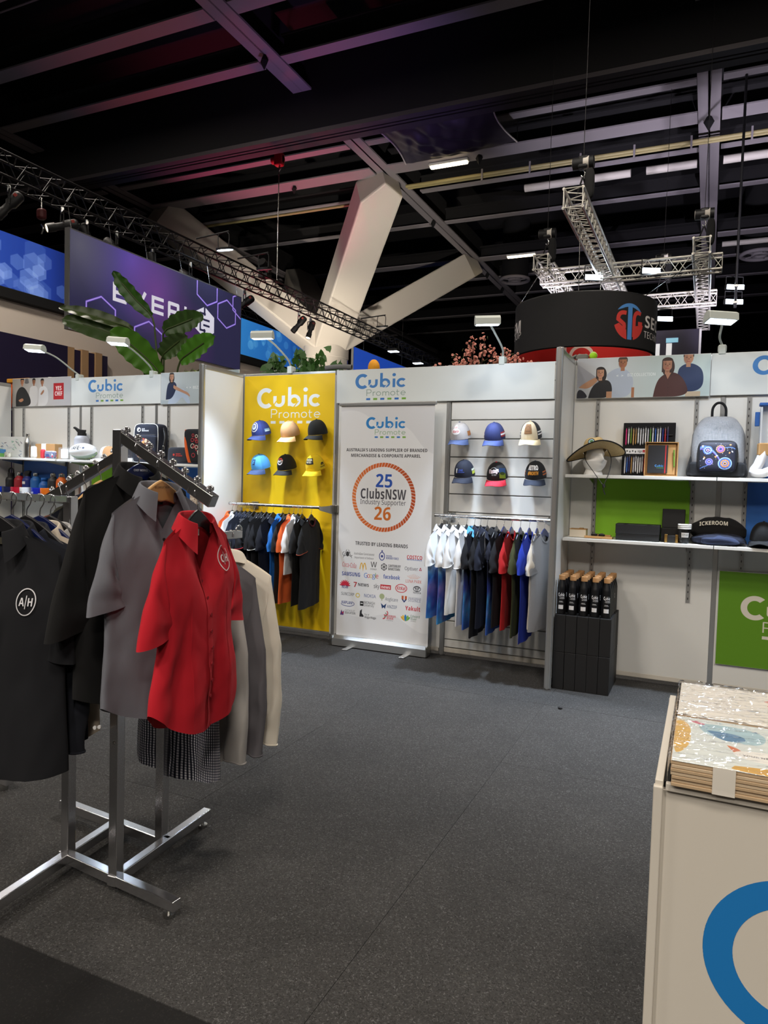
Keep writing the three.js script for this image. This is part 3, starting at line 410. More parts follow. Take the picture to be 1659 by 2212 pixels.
// ---------------------------------------------------------------- garments: origin where the hanger hook rests, front towards +z
const smooth = (a, b, x) => smoothstep(x, a, b);
function shape(o) {                                                       // outline of one garment and its cloth surface
  const p = { len: 0.74, sw: 0.215, cw: 0.235, ww: 0.225, hw: 0.24, depth: 0.03, neckW: 0.068, drop: 0.045, vneck: false, tail: 0, top: -0.116, slope: 0.062, fold: 0.017, seed: 1, slv: 0.22, flare: 0.38, cuff: 0.085, arm: 0.098, collar: 'shirt', ...o };
  p.yTop = (X, front) => X < p.neckW ? p.top - (front ? p.drop : 0.012) * (p.vneck && front ? 1 - X / p.neckW : Math.sqrt(Math.max(0, 1 - (X / p.neckW) ** 2))) : p.top - p.slope * ((X - p.neckW) / (p.sw - p.neckW)) ** 1.15;
  p.yHem = (xn) => -p.len - 0.1 + p.tail * Math.abs(xn) ** 2.4;
  p.half = (t) => t < 0.24 ? lerp(p.sw, p.cw, smooth(0, 0.24, t)) : t < 0.55 ? lerp(p.cw, p.ww, smooth(0.24, 0.55, t)) : lerp(p.ww, p.hw, smooth(0.55, 1, t));
  p.z = (xn, t, front) => {
    const s = Math.sqrt(Math.max(0, 1 - Math.abs(xn) ** 2.5)), d = lerp(0.011, p.depth, smooth(0.02, 0.3, t)), A = p.fold * smooth(0.12, 0.9, t), sd = p.seed * 7.31 + (front ? 0 : 40);
    const f = A * (Math.sin(xn * 7.5 + sd + 2.2 * nz(xn * 1.5 + sd, t * 1.3, sd)) * 0.6 + 1.1 * nz(xn * 3 + sd, t * 2.2 + sd, 3.1)) + 0.35 * p.fold * nz(xn * 7 + sd, t * 9, sd) * smooth(0.03, 0.2, t);
    return (front ? 1 : -1) * (d * s + f * Math.min(1, s * 1.6));
  };
  p.at = (xn, t, front) => { const X = Math.abs(xn) * p.sw, y = lerp(p.yTop(X, front), p.yHem(xn), t); return [xn * p.half(t), y, p.z(xn, t, front)]; };
  p.on = (x, y, lift = 0.003) => { let t = 0.4, xn = 0; for (let k = 0; k < 6; k++) { xn = clamp(x / p.half(t), -0.99, 0.99); const a = p.yTop(Math.abs(xn) * p.sw, true), b = p.yHem(xn); t = clamp((a - y) / (a - b), 0, 1); } return p.z(xn, t, true) + lift; };
  return p;
}
const bodyGeo = (p) => grid(64, 30, (u, v) => { const a = u * 2 * PI, c = Math.cos(a), xn = -Math.sign(c) * Math.abs(c) ** 0.8, q = p.at(xn, v ** 1.1, Math.sin(a) > 0); return [...q, u * (p.cw * 4), q[1]]; }, true);
function sleeveGeo(p, s) {
  const long = p.slv > 0.45, n = long ? 30 : 16, yt = p.top - p.slope, L = p.slv + 0.05, S = [p.sw - 0.006, yt + 0.002], A = [p.cw - 0.012, yt - 2 * p.arm], f = p.flare;
  const out = (v) => { if (!long) return [S[0] + L * v * Math.sin(f) + 0.008 * Math.sin(PI * v), S[1] - L * v * Math.cos(f)]; const k = Math.min(v, 0.4) * L, q = Math.max(0, v - 0.4) * L; return [S[0] + k * Math.sin(f) + q * Math.sin(f * 0.12) - 0.02 * smooth(0.7, 1, v), S[1] - k * Math.cos(f) - q]; };
  const end = out(1), b = long ? 0.05 : 0.16, In = [end[0] - 2 * p.cuff * Math.cos(b), end[1] + 2 * p.cuff * Math.sin(b)];
  const inn = (v) => { const w = long ? v ** 0.8 : v, q = [lerp(A[0], In[0], w), lerp(A[1], In[1], v)]; if (long) { const o = out(v), wd = lerp(p.arm * 1.75, 2 * p.cuff, smooth(0.05, 0.9, v)); const k = smooth(0, 0.3, v); q[0] = lerp(q[0], o[0] - wd, k); } return q; };
  return grid(26, n, (u, v) => {
    const o = out(v), i = inn(v), a = u * 2 * PI * s, ca = Math.cos(a), sa = Math.sin(a), m = lerp(0.012, long ? 0.024 : 0.03, smooth(0, 0.3, v));
    const k = (1 + Math.sign(ca) * Math.abs(ca) ** 0.85) / 2, w = smooth(0.08, 0.5, v) * (0.012 * nz(u * 4 + p.seed, v * (long ? 8 : 3.4), s + p.seed) + 0.004 * Math.sin(k * 9 + v * 5 + p.seed));
    const x = lerp(i[0], o[0], k), y = lerp(i[1], o[1], k);
    return [s * x, y, m * sa + w * Math.sign(sa) * Math.min(1, Math.abs(sa) * 1.6) + 0.012 * nz(v * 3, p.seed, s * 3) * v, u * 0.4, y];
  }, true);
}
function collarGeo(p) {
  if (p.collar === 'tee') return tube(Array.from({ length: 20 }, (_, i) => { const a = i / 20 * 2 * PI, X = Math.abs(Math.sin(a)) * p.neckW; return V(Math.sin(a) * p.neckW * 1.02, p.yTop(X, Math.cos(a) > 0) + 0.004, Math.cos(a) * 0.016); }), 0.008, 60, 6, true);
  const gap = p.vneck ? 0.5 : 0.2;
  return grid(44, 10, (u, v) => {
    const a = gap + u * (2 * PI - 2 * gap), f = (1 + Math.cos(a)) / 2, front = f ** 2, y0 = p.top - 0.006 - (p.vneck ? 0.03 : 0.04) * front + 0.012 * (1 - f), stand = p.collar === 'polo' ? 0.02 : 0.032, flap = lerp(0.046, p.vneck ? 0.1 : 0.075, front ** 1.5), rx = p.neckW * 0.98, rz = 0.026 + 0.012 * (1 - f);
    let r = 1, y, out = 0; const k = v * 10;
    if (k < 3) { y = y0 + stand * k / 3; r = 1 - 0.04 * k / 3; } else if (k < 5) { y = y0 + stand + 0.004 * Math.sin((k - 3) / 2 * PI); out = 0.009 * (k - 3) / 2; } else { const q = (k - 5) / 5; y = y0 + stand - flap * q; out = 0.009 + 0.02 * q * (1 - 0.3 * front); }
    const tip = front * (k > 5 ? (k - 5) / 5 : 0) * 0.028 * (Math.sin(a) >= 0 ? 1 : -1);
    return [Math.sin(a) * (rx * r + out) + tip, y, Math.cos(a) * (rz * r + out) + (p.collar && k > 5 ? front * 0.012 * (k - 5) / 5 : 0)];
  });
}
function stripGeo(p, x, w, y0, y1, lift = 0.003, ny = 22) { return grid(2, ny, (u, v) => { const X = x + (u - 0.5) * w, Y = lerp(y0, y1, v); return [X, Y, p.on(X, Y, lift + (u === 0.5 ? 0.001 : 0)), u, v]; }); }
function patchGeo(p, x, y, w, h) { return grid(10, 10, (u, v) => { const X = x + (u - 0.5) * w, Y = y + (0.5 - v) * h; return [X, Y, p.on(X, Y, 0.0045), u, 1 - v]; }); }
const gcache = new Map(), cached = (k, f) => { if (!gcache.has(k)) gcache.set(k, f()); return gcache.get(k); };
// a garment as a thing: body, two sleeves, collar, and where asked a placket with buttons, cuffs, print
function garment(name, label, category, o, m, at, turn, group) {
  const t = thing(name, label, category, at, turn, group), key = JSON.stringify(o), p = cached('p' + key, () => shape(o));
  obj('body', cached('b' + key, () => bodyGeo(p)), m.body, t);
  if (p.slv) for (const s of [-1, 1]) { const sl = obj('sleeve', cached('s' + s + key, () => sleeveGeo(p, s)), m.sleeve ?? m.body, t); if (m.cuff) { const e = sl.geometry.attributes.position, n = 27, c0 = [], last = e.count - n; for (let i = 0; i < n - 1; i++) c0.push(V(e.getX(last + i), e.getY(last + i), e.getZ(last + i))); obj('cuff', tube(c0, 0.0035, 44, 5, true), m.cuff, t); } }
  if (p.collar) obj('collar', cached('c' + key, () => collarGeo(p)), m.collar ?? m.body, t);
  if (m.button) {
    const y0 = p.top - p.drop - 0.005, y1 = p.yHem(0) + 0.01; obj('placket', cached('k' + key, () => stripGeo(p, 0, 0.032, y0, y1)), m.body, t);
    const n = m.buttons ?? 7; for (let i = 0; i < n; i++) { const y = lerp(y0 - 0.03, y1 + 0.1, i / (n - 1)); obj('button', cached('btn', () => new THREE.CylinderGeometry(0.0055, 0.0055, 0.003, 12).rotateX(PI / 2)), m.button, t).position.set(0, y, p.on(0, y, 0.006)); }
  }
  if (m.seams) for (const x of m.seams) obj('dart', stripGeo(p, x, 0.004, -0.34, p.yHem(x / p.hw) + 0.01, 0.0012), m.body, t);
  if (m.print) obj('chest_print', patchGeo(p, ...m.print.at), m.print.m, t);
  if (m.tag) obj('size_tag', rb(0.034, 0.022, 0.002, 0, p.top - 0.028, -0.006, 0.001), m.tag, t);
  return t;
}
const hookPts = [V(-0.019, -0.026, 0), V(-0.018, -0.012, 0), V(-0.008, 0.002, 0), V(0.008, 0.002, 0), V(0.018, -0.012, 0), V(0.014, -0.032, 0), V(0.002, -0.05, 0), V(0, -0.066, 0), V(0, -0.088, 0)];
const hookGeo = tube(hookPts.map((q) => q.clone().setY(q.y - 0.004)), 0.0019, 40, 6);
const arcShape = (th, drop, w) => { const a = [], n = 16; for (let i = 0; i <= n; i++) { const x = lerp(-w, w, i / n), k = Math.abs(x) / w; a.push([x, -0.078 - drop * k ** 1.3 - 0.012 * k]); } for (let i = n; i >= 0; i--) { const x = lerp(-w, w, i / n), k = Math.abs(x) / w; a.push([x, -0.078 - drop * k ** 1.3 - lerp(th, 0.016, k ** 0.7) - 0.012 * k]); } return a; };
const hangGeo = { plastic: ext(arcShape(0.05, 0.1, 0.19), 0.011, 0.003), wood: ext(arcShape(0.064, 0.1, 0.19), 0.014, 0.005) };
function hanger(label, kind, m, at, turn, print, k = 0.86) {
  const t = thing('clothes_hanger', label, 'hanger', at, turn, kind === 'wood' ? 'wooden clothes hangers' : 'plastic clothes hangers');
  obj('hook', hookGeo, M.chrome, t); obj('shoulder_bar', hangGeo[kind], m, t).scale.x = k;
  if (print) obj('printed_name', sheet(0.07, 0.014, 0, -0.098, 0.0085), print, t);
  return t;
}
const K = { black: 0x0e0e10, navy: 0x11182c, ink: 0x0b0d15, charcoal: 0x68656a, grey: 0x5e5d60, midgrey: 0xb4b0ac, cream: 0xf4ecdc, white: 0xe4e5e6, red: 0xa30f1d, olive: 0x3c4222, royal: 0x1733a6, bright: 0x1a6cc4, orange: 0xe2642a, stone: 0xcfc8bc, heather: 0x8f9094, sky: 0x4f9ed6 };
const fab = new Map(), F = (k) => { if (!fab.has(k)) fab.set(k, cloth(K[k] ?? k)); return fab.get(k); };

// four-way chrome clothes rack
{
  const t = thing('clothes_rack', 'four-way chrome clothes rack with two sloping ball arms', 'clothes rack', [0, 0, 0]);
  const A = V(0.965, 0, 3.848), B = V(1.229, 0, 3.873), C = V(1.195, 0, 3.6), D = V(0.93, 0, 3.575), up = (q, y) => q.clone().setY(y), w = 0.038;
  for (const [q, h] of [[A, 1.413], [B, 1.656], [C, 1.262], [D, 1.592]]) { const s = obj('post', bar(up(q, 0.04), up(q, h), w, w), M.chrome, t); for (const [y, k] of [[0.55, 0], [h - 0.16, 0]]) obj('spring_button', new THREE.SphereGeometry(0.006, 10, 8).translate(q.x + 0.004, y, q.z + w / 2), M.steel, s); }
  const leg = (from, to) => { const l = obj('base_leg', bar(up(from, 0.05), up(to, 0.05), w, w), M.chrome, t); obj('foot_pad', [cyl(0.02, 0.012, to.x - (to.x - from.x) * 0.06, 0.007, to.z - (to.z - from.z) * 0.06), cyl(0.007, 0.03, to.x - (to.x - from.x) * 0.06, 0.02, to.z - (to.z - from.z) * 0.06)], M.steel, l); };
  leg(V(0.93, 0, 3.845), V(1.535, 0, 3.905)); leg(V(1.232, 0, 3.9), V(1.2, 0, 3.32)); leg(V(1.23, 0, 3.6), V(0.59, 0, 3.545)); leg(V(0.93, 0, 3.55), V(1.0, 0, 4.24));
  const slope = (q, dx, dz, ha, hb) => {
    const L = 0.43, a = up(q, ha - 0.02), b = V(q.x + dx * L, hb, q.z + dz * L), arm = obj('sloping_arm', bar(a, b, w * 0.8, w), M.chrome, t);
    obj('end_sleeve', bar(a.clone().lerp(b, 0.8), b.clone().lerp(a, -0.02), w * 0.92, w * 1.12), M.chrome, arm);
    for (let k = 0; k < 8; k++) { const s = (0.034 + 0.0556 * k) / L, c = a.clone().lerp(b, s).add(V(0, w / 2 + 0.012, 0)); const gs = [new THREE.SphereGeometry(0.0085, 10, 8).translate(0, 0.006, 0), cyl(0.004, 0.02, 0, -0.004, 0, 8)]; for (let i = 0; i < 6; i++) gs.push(new THREE.SphereGeometry(0.0055, 8, 6).translate(0.0085 * Math.cos(i), 0.006 + 0.006 * Math.sin(i * 2.1), 0.0085 * Math.sin(i))); obj('ball_hook', mergeGeometries(gs.map((g) => g.toNonIndexed())).translate(c.x, c.y, c.z), M.chrome, arm); }
  };
  slope(B, 0.996, 0.09, 1.656, 1.425); slope(D, -0.996, -0.09, 1.592, 1.385);
  obj('straight_arm', [bar(V(0.965, 1.402, 3.86), V(1.045, 1.424, 4.235), 0.018, 0.024)], M.chrome, t);
  obj('straight_arm', [bar(V(1.195, 1.245, 3.6), V(1.25, 1.25, 3.19), 0.03, 0.034), new THREE.TorusGeometry(0.02, 0.004, 8, 20, PI).rotateY(PI / 2).translate(1.25, 1.267, 3.2)], M.chrome, t);
}
const onB = (s) => [1.229 + 0.996 * s, 1.664 - 0.53 * s, 3.873 + 0.09 * s], onD = (s) => [0.93 - 0.996 * s, 1.598 - 0.48 * s, 3.575 - 0.09 * s];
const onA = (s) => [0.965 + 0.209 * s, 1.416 + 0.06 * s, 3.86 + 0.978 * s], onC = (s) => [1.195 + 0.132 * s, 1.264, 3.6 - 0.991 * s];
const LONG = { slv: 0.6, cuff: 0.052, flare: 0.22, len: 0.78, tail: 0.07 };
const emblem = (a, b, col) => decalMat(256, 320, (c, w, h) => { c.strokeStyle = col; c.lineWidth = 11; c.beginPath(); c.ellipse(128, 160, 104, 138, 0.08, 0, 2 * PI); c.stroke(); txt(c, a, 84, 160, 118, col, { bold: true, w: 62 }); txt(c, b, 178, 160, 118, col, { bold: true, w: 66 }); c.lineWidth = 9; c.beginPath(); c.moveTo(134, 92); c.lineTo(126, 232); c.stroke(); });
const blkHang = M.plastic, TB = PI / 2 - 0.05, gCloth = (() => { const n = 64, t = canvas(n, n, (c) => { c.fillStyle = '#0e1020'; c.fillRect(0, 0, n, n); c.fillStyle = '#8d8fa0'; for (let i = 0; i < 4; i++) for (let j = 0; j < 4; j++) { c.fillStyle = '#f2f2f6'; c.fillRect(i * 16 + 2, j * 16, 8, 10); c.fillStyle = '#85879a'; c.fillRect(i * 16 + 2, j * 16 + 10, 8, 6); c.fillStyle = '#2a2c40'; c.fillRect(i * 16 + 10, j * 16, 8, 10); c.fillStyle = '#8d8fa0'; } }); t.wrapS = t.wrapT = THREE.RepeatWrapping; t.repeat.set(24, 24); return mat(0xffffff, { map: t, roughness: 0.9 }); })();
{ // arm B: red, grey and black shirts facing along the arm
  let q = onB(0.37);
  garment('shirt', 'red short-sleeved blouse with a white oval chest emblem', 'shirt', { seed: 3, len: 0.69, sw: 0.168, cw: 0.2, ww: 0.18, hw: 0.225, depth: 0.055, neckW: 0.075, drop: 0.15, vneck: true, tail: 0.1, slv: 0.285, flare: 0.36, cuff: 0.092, arm: 0.1, top: -0.122, slope: 0.05, fold: 0.016 }, { body: cloth(0xc21426), button: mat(0x9c1020), buttons: 8, print: { at: [0.1, -0.24, 0.07, 0.096], m: emblem('C', 'H', '#e8dcdc') }, tag: M.white, seams: [-0.09, 0.1] }, q, TB + 0.1);
  hanger('black plastic hanger inside the red blouse', 'plastic', blkHang, q, TB + 0.1, null, 0.7);
  q = onB(0.2);
  garment('shirt', 'charcoal grey short-sleeved shirt on a printed wooden hanger', 'shirt', { seed: 5, len: 0.76, sw: 0.205, cw: 0.235, ww: 0.225, hw: 0.235, depth: 0.045, neckW: 0.08, drop: 0.12, vneck: true, tail: 0.07, slv: 0.28, flare: 0.3, cuff: 0.098, arm: 0.108, top: -0.118 }, { body: cloth(0x71737b), button: M.plastic, buttons: 7, tag: M.plastic }, q, TB);
  hanger('wooden hanger with dark print inside the charcoal grey shirt', 'wood', M.wood, q, TB, decalMat(256, 52, (c, w, h) => { txt(c, 'COMFORT WEAR', 140, 26, 34, '#4a3018', { w: 220 }); c.strokeStyle = '#4a3018'; c.lineWidth = 4; c.strokeRect(4, 10, 18, 24); }));
  q = onB(0.095);
  garment('jacket', 'black jacket with wide sleeves behind the grey shirt', 'jacket', { seed: 8, len: 0.78, sw: 0.23, cw: 0.26, ww: 0.25, hw: 0.255, depth: 0.05, neckW: 0.076, drop: 0.06, tail: 0.05, slv: 0.43, flare: 0.3, cuff: 0.1, arm: 0.125, top: -0.112 }, { body: cloth(0x070708) }, q, TB);
  hanger('navy plastic hanger with pale lettering inside the black jacket', 'plastic', M.navyPlastic, q, TB, decalMat(256, 52, (c) => txt(c, 'CHEF WORKS', 128, 26, 40, '#c9cdd8', { bold: true, w: 230 })));
}
[[0.11, 'wood', 'black shirt under the plain wooden hanger', 0x0d0d0e, 'plain light wooden hanger holding a black shirt'], [0.2, 'plastic', 'navy shirt behind the chrome post', 0x10162a, 'navy plastic hanger with a pale blue card on the sloping arm'], [0.31, 'plastic', 'dark olive shirt low on the far sloping arm', 0x26261a, 'black plastic hanger holding the olive shirt'], [0.4, 'plastic', 'rust brown shirt at the end of the far sloping arm', 0x5a2a16, 'black plastic hanger holding the rust brown shirt']].forEach(([s, k, lab, c, hl], i) => {
  const q = onD(s);
  garment('shirt', lab, 'shirt', { seed: 11 + i, len: 0.72, top: -0.128, depth: 0.03, tail: 0.05, slv: 0.24, flare: 0.3, sw: 0.215 }, { body: cloth(c) }, q, -TB, 'shirts hanging behind the rack');
  hanger(hl, k, k === 'wood' ? M.wood : i === 1 ? M.navyPlastic : blkHang, q, -TB);
});
{ // arm A: dark shirts, the front one with an emblem
  const TA = 0.21;
  [[0.352, 'navy black shirt with a white oval emblem facing forward', 0x070910, { seed: 21, sw: 0.235, cw: 0.26, ww: 0.25, hw: 0.265, len: 0.82, tail: 0.04, depth: 0.045, slv: 0.3, flare: 0.16, cuff: 0.085, arm: 0.115, neckW: 0.085, drop: 0.13, vneck: true, top: -0.132 }, 'black plastic hanger with the emblem shirt'],
    [0.285, 'dark navy long-sleeved shirt with two pale cuff buttons', 0x0d111c, { seed: 22, ...LONG, top: -0.135, len: 0.8, sw: 0.235, depth: 0.035 }, 'navy plastic hanger behind the emblem shirt'],
    [0.215, 'slate navy shirt third along the straight arm', 0x181c28, { seed: 23, top: -0.14, sw: 0.235, len: 0.77, slv: 0.26, depth: 0.03, tail: 0.05 }, 'black plastic hanger third along the straight arm'],
    [0.15, 'cream shirt behind the dark shirts on the straight arm', 0xcbbfae, { seed: 24, ...LONG, slv: 0.26, top: -0.135, sw: 0.235, depth: 0.03 }, 'navy plastic hanger carrying the cream shirt'],
    [0.095, 'pale grey shirt next to the rack post', 0xb5b4b2, { seed: 25, ...LONG, slv: 0.24, top: -0.14, len: 0.7, sw: 0.22, depth: 0.025 }, 'navy plastic hanger closest to the rack post']].forEach(([s, lab, c, o, hl], i) => {
    const q = onA(s), m = { body: cloth(c) }; if (!i) { m.button = M.plastic; m.print = { at: [0.142, -0.342, 0.075, 0.095], m: emblem('A', 'H', '#e2e2e6') }; m.tag = mat(0x3a382c); } if (i === 1 || i === 3) m.cuff = m.body;
    const g = garment('shirt', lab, 'shirt', o, m, q, TA, 'shirts hanging on the straight arm');
    if (i === 1) { const b = obj('cuff_button', [0, 1].map((k) => new THREE.CylinderGeometry(0.006, 0.006, 0.004, 12).rotateX(PI / 2).translate(0.338 + k * 0.016, -0.74 + k * 0.004, 0.036)), mat(0xc8c8c8), g); }
    hanger(hl, 'plastic', i % 2 ? M.navyPlastic : blkHang, q, TA);
  });
}
{ // arm C: gingham, greys and cream, sleeves hanging to the far side
  const TC = PI + -0.132;
  [[0.075, 'black and white gingham long-sleeved shirt', gCloth, { seed: 31, ...LONG, slv: 0.47, len: 0.87, sw: 0.215, cw: 0.235, depth: 0.03, tail: 0.03 }, 'black plastic hanger under the gingham shirt'],
    [0.17, 'mid grey long-sleeved shirt on the rear arm', F('midgrey'), { seed: 32, ...LONG, sw: 0.225, depth: 0.032, len: 0.84, slv: 0.68 }, 'black plastic hanger under the mid grey shirt'],
    [0.27, 'dark charcoal long-sleeved shirt between grey and cream ones', F('charcoal'), { seed: 33, ...LONG, sw: 0.225, depth: 0.03, slv: 0.68, len: 0.82 }, 'black plastic hanger under the charcoal shirt'],
    [0.355, 'cream long-sleeved shirt at the tip of the rear arm', F('cream'), { seed: 34, ...LONG, sw: 0.235, depth: 0.032, slv: 0.66, len: 0.76 }, 'black plastic hanger under the cream shirt']].forEach(([s, lab, m, o, hl]) => {
    const q = onC(s); q[1] += 0.006; garment('shirt', lab, 'shirt', o, { body: m, cuff: m, button: M.white, buttons: 6 }, q, TC, 'long-sleeved shirts on the rear arm'); hanger(hl, 'plastic', blkHang, q, TC);
  });
}
// chrome foot of another rack beyond the picture edge
{ const t = thing('rack_base', 'chrome base bar of a second rack with a round foot', 'clothes rack', [0, 0, 0]); obj('base_leg', bar(V(-0.6, 0.05, 3.4), V(0.2, 0.05, 3.5), 0.04, 0.04), M.chrome, t); obj('foot_pad', [cyl(0.022, 0.03, 0.15, 0.016, 3.495), cyl(0.022, 0.03, -0.5, 0.016, 3.41)], M.steel, t); }

// two wall rails with their rows of shirts
function wallRail(x0, x1, y, label, ends) {
  const t = thing('hanging_rail', label, 'rail', [(x0 + x1) / 2, y, 0.3]), w = x1 - x0;
  obj('tube', rod(V(-w / 2, 0, 0), V(w / 2, 0, 0), 0.0135, 16), M.chrome, t); obj('end_cap', [cyl(0.0145, 0.01, 0, 0, 0, 16).rotateZ(PI / 2).translate(-w / 2, 0, 0), cyl(0.0145, 0.01, 0, 0, 0, 16).rotateZ(PI / 2).translate(w / 2, 0, 0)], M.steel, t);
  for (const xe of ends) { const x = xe - (x0 + x1) / 2, b = obj('bracket', [ext([[0, 0.012], [0.28, 0.006], [0.3, -0.012], [0.27, -0.028], [0, -0.075]], 0.004).rotateY(-PI / 2).translate(x, 0, -0.295)], M.alu, t); obj('mounting_plate', rb(0.075, 0.07, 0.03, x, -0.02, -0.285, 0.004), M.steel, b); }
}
wallRail(-0.955, 0.005, 1.238, 'chrome hanging rail across the yellow panel', [-0.86, 0.0]); wallRail(1.09, 2.06, 1.222, 'chrome hanging rail across the white slat wall', [1.13, 1.99]);
const GALAXY = (() => { const t = canvas(512, 512, (c, w, h) => { const g = c.createLinearGradient(0, 0, 0, h); g.addColorStop(0, '#f2f4f6'); g.addColorStop(0.4, '#eaf0f5'); g.addColorStop(0.52, '#3c86d0'); g.addColorStop(0.75, '#2348a8'); g.addColorStop(1, '#3f9be0'); c.fillStyle = g; c.fillRect(0, 0, w, h); for (let i = 0; i < 160; i++) { const y = rnd(260, h), r = rnd(14, 60), q = c.createRadialGradient(0, 0, 0, 0, 0, r); const k = ['90,190,240', '40,50,140', '130,110,200', '20,60,150', '200,150,210'][Math.floor(rnd(0, 5))]; q.addColorStop(0, `rgba(${k},0.4)`); q.addColorStop(1, `rgba(${k},0)`); c.save(); c.translate(rnd(0, w), y); c.fillStyle = q; c.fillRect(-r, -r, 2 * r, 2 * r); c.restore(); } }); t.wrapS = THREE.RepeatWrapping; t.wrapT = THREE.ClampToEdgeWrapping; t.repeat.set(1, 1.3); t.offset.set(0, 1.105); return mat(0xffffff, { map: t, roughness: 0.85 }); })();
const NIGHT = (() => { const t = canvas(512, 512, (c, w, h) => { const g = c.createLinearGradient(0, 0, 0, h); g.addColorStop(0, '#0d1222'); g.addColorStop(0.45, '#0f1630'); g.addColorStop(0.6, '#2a3f9a'); g.addColorStop(0.85, '#3a86d4'); g.addColorStop(1, '#2c58b0'); c.fillStyle = g; c.fillRect(0, 0, w, h); for (let i = 0; i < 90; i++) { const r = rnd(14, 50), q = c.createRadialGradient(0, 0, 0, 0, 0, r), k = ['90,190,240', '30,40,120', '190,140,210'][Math.floor(rnd(0, 3))]; q.addColorStop(0, `rgba(${k},0.4)`); q.addColorStop(1, `rgba(${k},0)`); c.save(); c.translate(rnd(0, w), rnd(300, h)); c.fillStyle = q; c.fillRect(-r, -r, 2 * r, 2 * r); c.restore(); } }); t.wrapS = THREE.RepeatWrapping; t.repeat.set(1, 1.3); t.offset.set(0, 1.105); return mat(0xffffff, { map: t, roughness: 0.85 }); })();
const POLO = (s, o = {}) => ({ seed: s, len: 0.72, sw: 0.215, cw: 0.24, depth: 0.016, fold: 0.009, collar: 'polo', neckW: 0.066, slv: 0.19, flare: 0.28, cuff: 0.08, ...o }), TEE = (s, o = {}) => ({ seed: s, len: 0.74, sw: 0.22, cw: 0.245, depth: 0.014, fold: 0.009, collar: 'tee', neckW: 0.082, drop: 0.07, slv: 0.2, flare: 0.3, cuff: 0.092, ...o });
// [rail x, what, shape, colours, turn]
const RAIL_L = [
  [-0.925, 'orange polo shirt at the far end of the rail under the yellow panel', POLO(1), { body: F('orange') }, 0.06],
  [-0.872, 'white sports shirt next to the orange polo at the end of the rail', POLO(2), { body: F('white') }, 0],
  [-0.82, 'dark navy polo beside the white sports shirt', POLO(1), { body: F('navy') }, 0.05],
  [-0.775, 'plain dark navy polo with white cuffs', POLO(3), { body: F('navy'), cuff: M.white }, -0.04],
  [-0.73, 'navy polo with a dotted white shoulder pattern', POLO(2), { body: cloth(0x10172a), dots: true }, 0.03],
  [-0.68, 'ink black polo with dark red trim', POLO(1), { body: F('ink'), cuff: F('red') }, 0],
  [-0.6, 'black and crimson splash sports shirt', POLO(3), { body: F('ink'), sleeve: mat(0xffffff, { roughness: 0.9, map: canvas(256, 256, (c, w, h) => { c.fillStyle = '#14141a'; c.fillRect(0, 0, w, h); c.fillStyle = '#b0162c'; for (let i = 0; i < 14; i++) { c.save(); c.translate(150, 120); c.rotate(i * 0.45); c.beginPath(); c.ellipse(30, 0, 42, 8, 0, 0, 2 * PI); c.fill(); c.restore(); } }) }) }, 0.05],
  [-0.545, 'black sports polo with white cuffs', POLO(2), { body: F('ink'), cuff: M.white }, 0],
  [-0.475, 'midnight navy polo beside the blue one', POLO(4, { len: 0.78 }), { body: cloth(0x0c1120) }, 0.04],
  [-0.372, 'bright blue polo with stitched raglan sleeves', POLO(5, { len: 0.74 }), { body: F('bright') }, 0.1],
  [-0.305, 'brown black polo between blue and orange', POLO(1, { len: 0.76 }), { body: cloth(0x17110f) }, 0.02],
  [-0.258, 'orange polo with a white back stripe', POLO(3, { len: 0.76 }), { body: F('orange') }, 0.03],
  [-0.212, 'white polo tucked behind a black one', POLO(2, { len: 0.5 }), { body: F('white') }, 0.05],
  [-0.17, 'black polo second from the rail end by the banner', POLO(4, { len: 0.77 }), { body: F('black') }, 0.2],
  [-0.075, 'black tee with a dark red neck at the rail end by the banner', TEE(6, { len: 0.79, depth: 0.03 }), { body: F('black'), collar: cloth(0x501018), cuff: cloth(0x8a3a20) }, 0.16],
];
const RAIL_R = [
  [1.15, 'white polo fading to blue nebula print at the rail end by the banner', POLO(1), { body: GALAXY, sleeve: F('white'), collar: F('white') }, -0.1],
  [1.215, 'white polo with pale blue piping and nebula hem', POLO(2, { len: 0.76 }), { body: GALAXY, sleeve: F('white'), collar: F('white') }, 0],
  [1.29, 'plain white polo with ribbed cuffs', POLO(3, { len: 0.68, depth: 0.026 }), { body: F('white'), cuff: F('white') }, -0.05],
  [1.36, 'longer white polo beside the navy ones', POLO(4, { len: 0.76, depth: 0.026 }), { body: F('white'), cuff: F('white') }, 0.04],
  [1.425, 'navy polo with blue striped shoulder trim', POLO(2, { len: 0.78 }), { body: NIGHT, sleeve: F('ink'), collar: F('sky') }, 0],
  [1.475, 'dark navy polo with a dashed light blue seam', POLO(5, { len: 0.84 }), { body: F('ink'), collar: F('navy'), dash: true }, 0.05],
  [1.53, 'navy polo with a thin white seam', POLO(1, { len: 0.76 }), { body: F('navy'), dash2: true }, 0],
  [1.605, 'dark navy singlet with blue nebula side panel', POLO(3, { len: 0.8, slv: 0.1 }), { body: NIGHT, collar: F('ink') }, 0.03],
  [1.665, 'black tee on a blue hanger before the red tee', TEE(2), { body: F('ink') }, -0.05],
  [1.725, 'red tee on a blue hanger', TEE(1, { len: 0.75 }), { body: cloth(0xb3161c) }, 0],
  [1.795, 'olive green tee on a blue hanger', TEE(3, { len: 0.8 }), { body: F('olive') }, 0.03],
  [1.865, 'royal blue tee with the lowest hem', TEE(4, { len: 0.84 }), { body: F('royal') }, 0],
  [1.925, 'stone coloured tee between royal blue and heather grey', TEE(5, { len: 0.72 }), { body: F('stone') }, 0.04],
  [1.982, 'heather grey tee at the rail end by the dividing panel', TEE(6, { len: 0.74, depth: 0.03 }), { body: F('heather') }, -0.18],
];
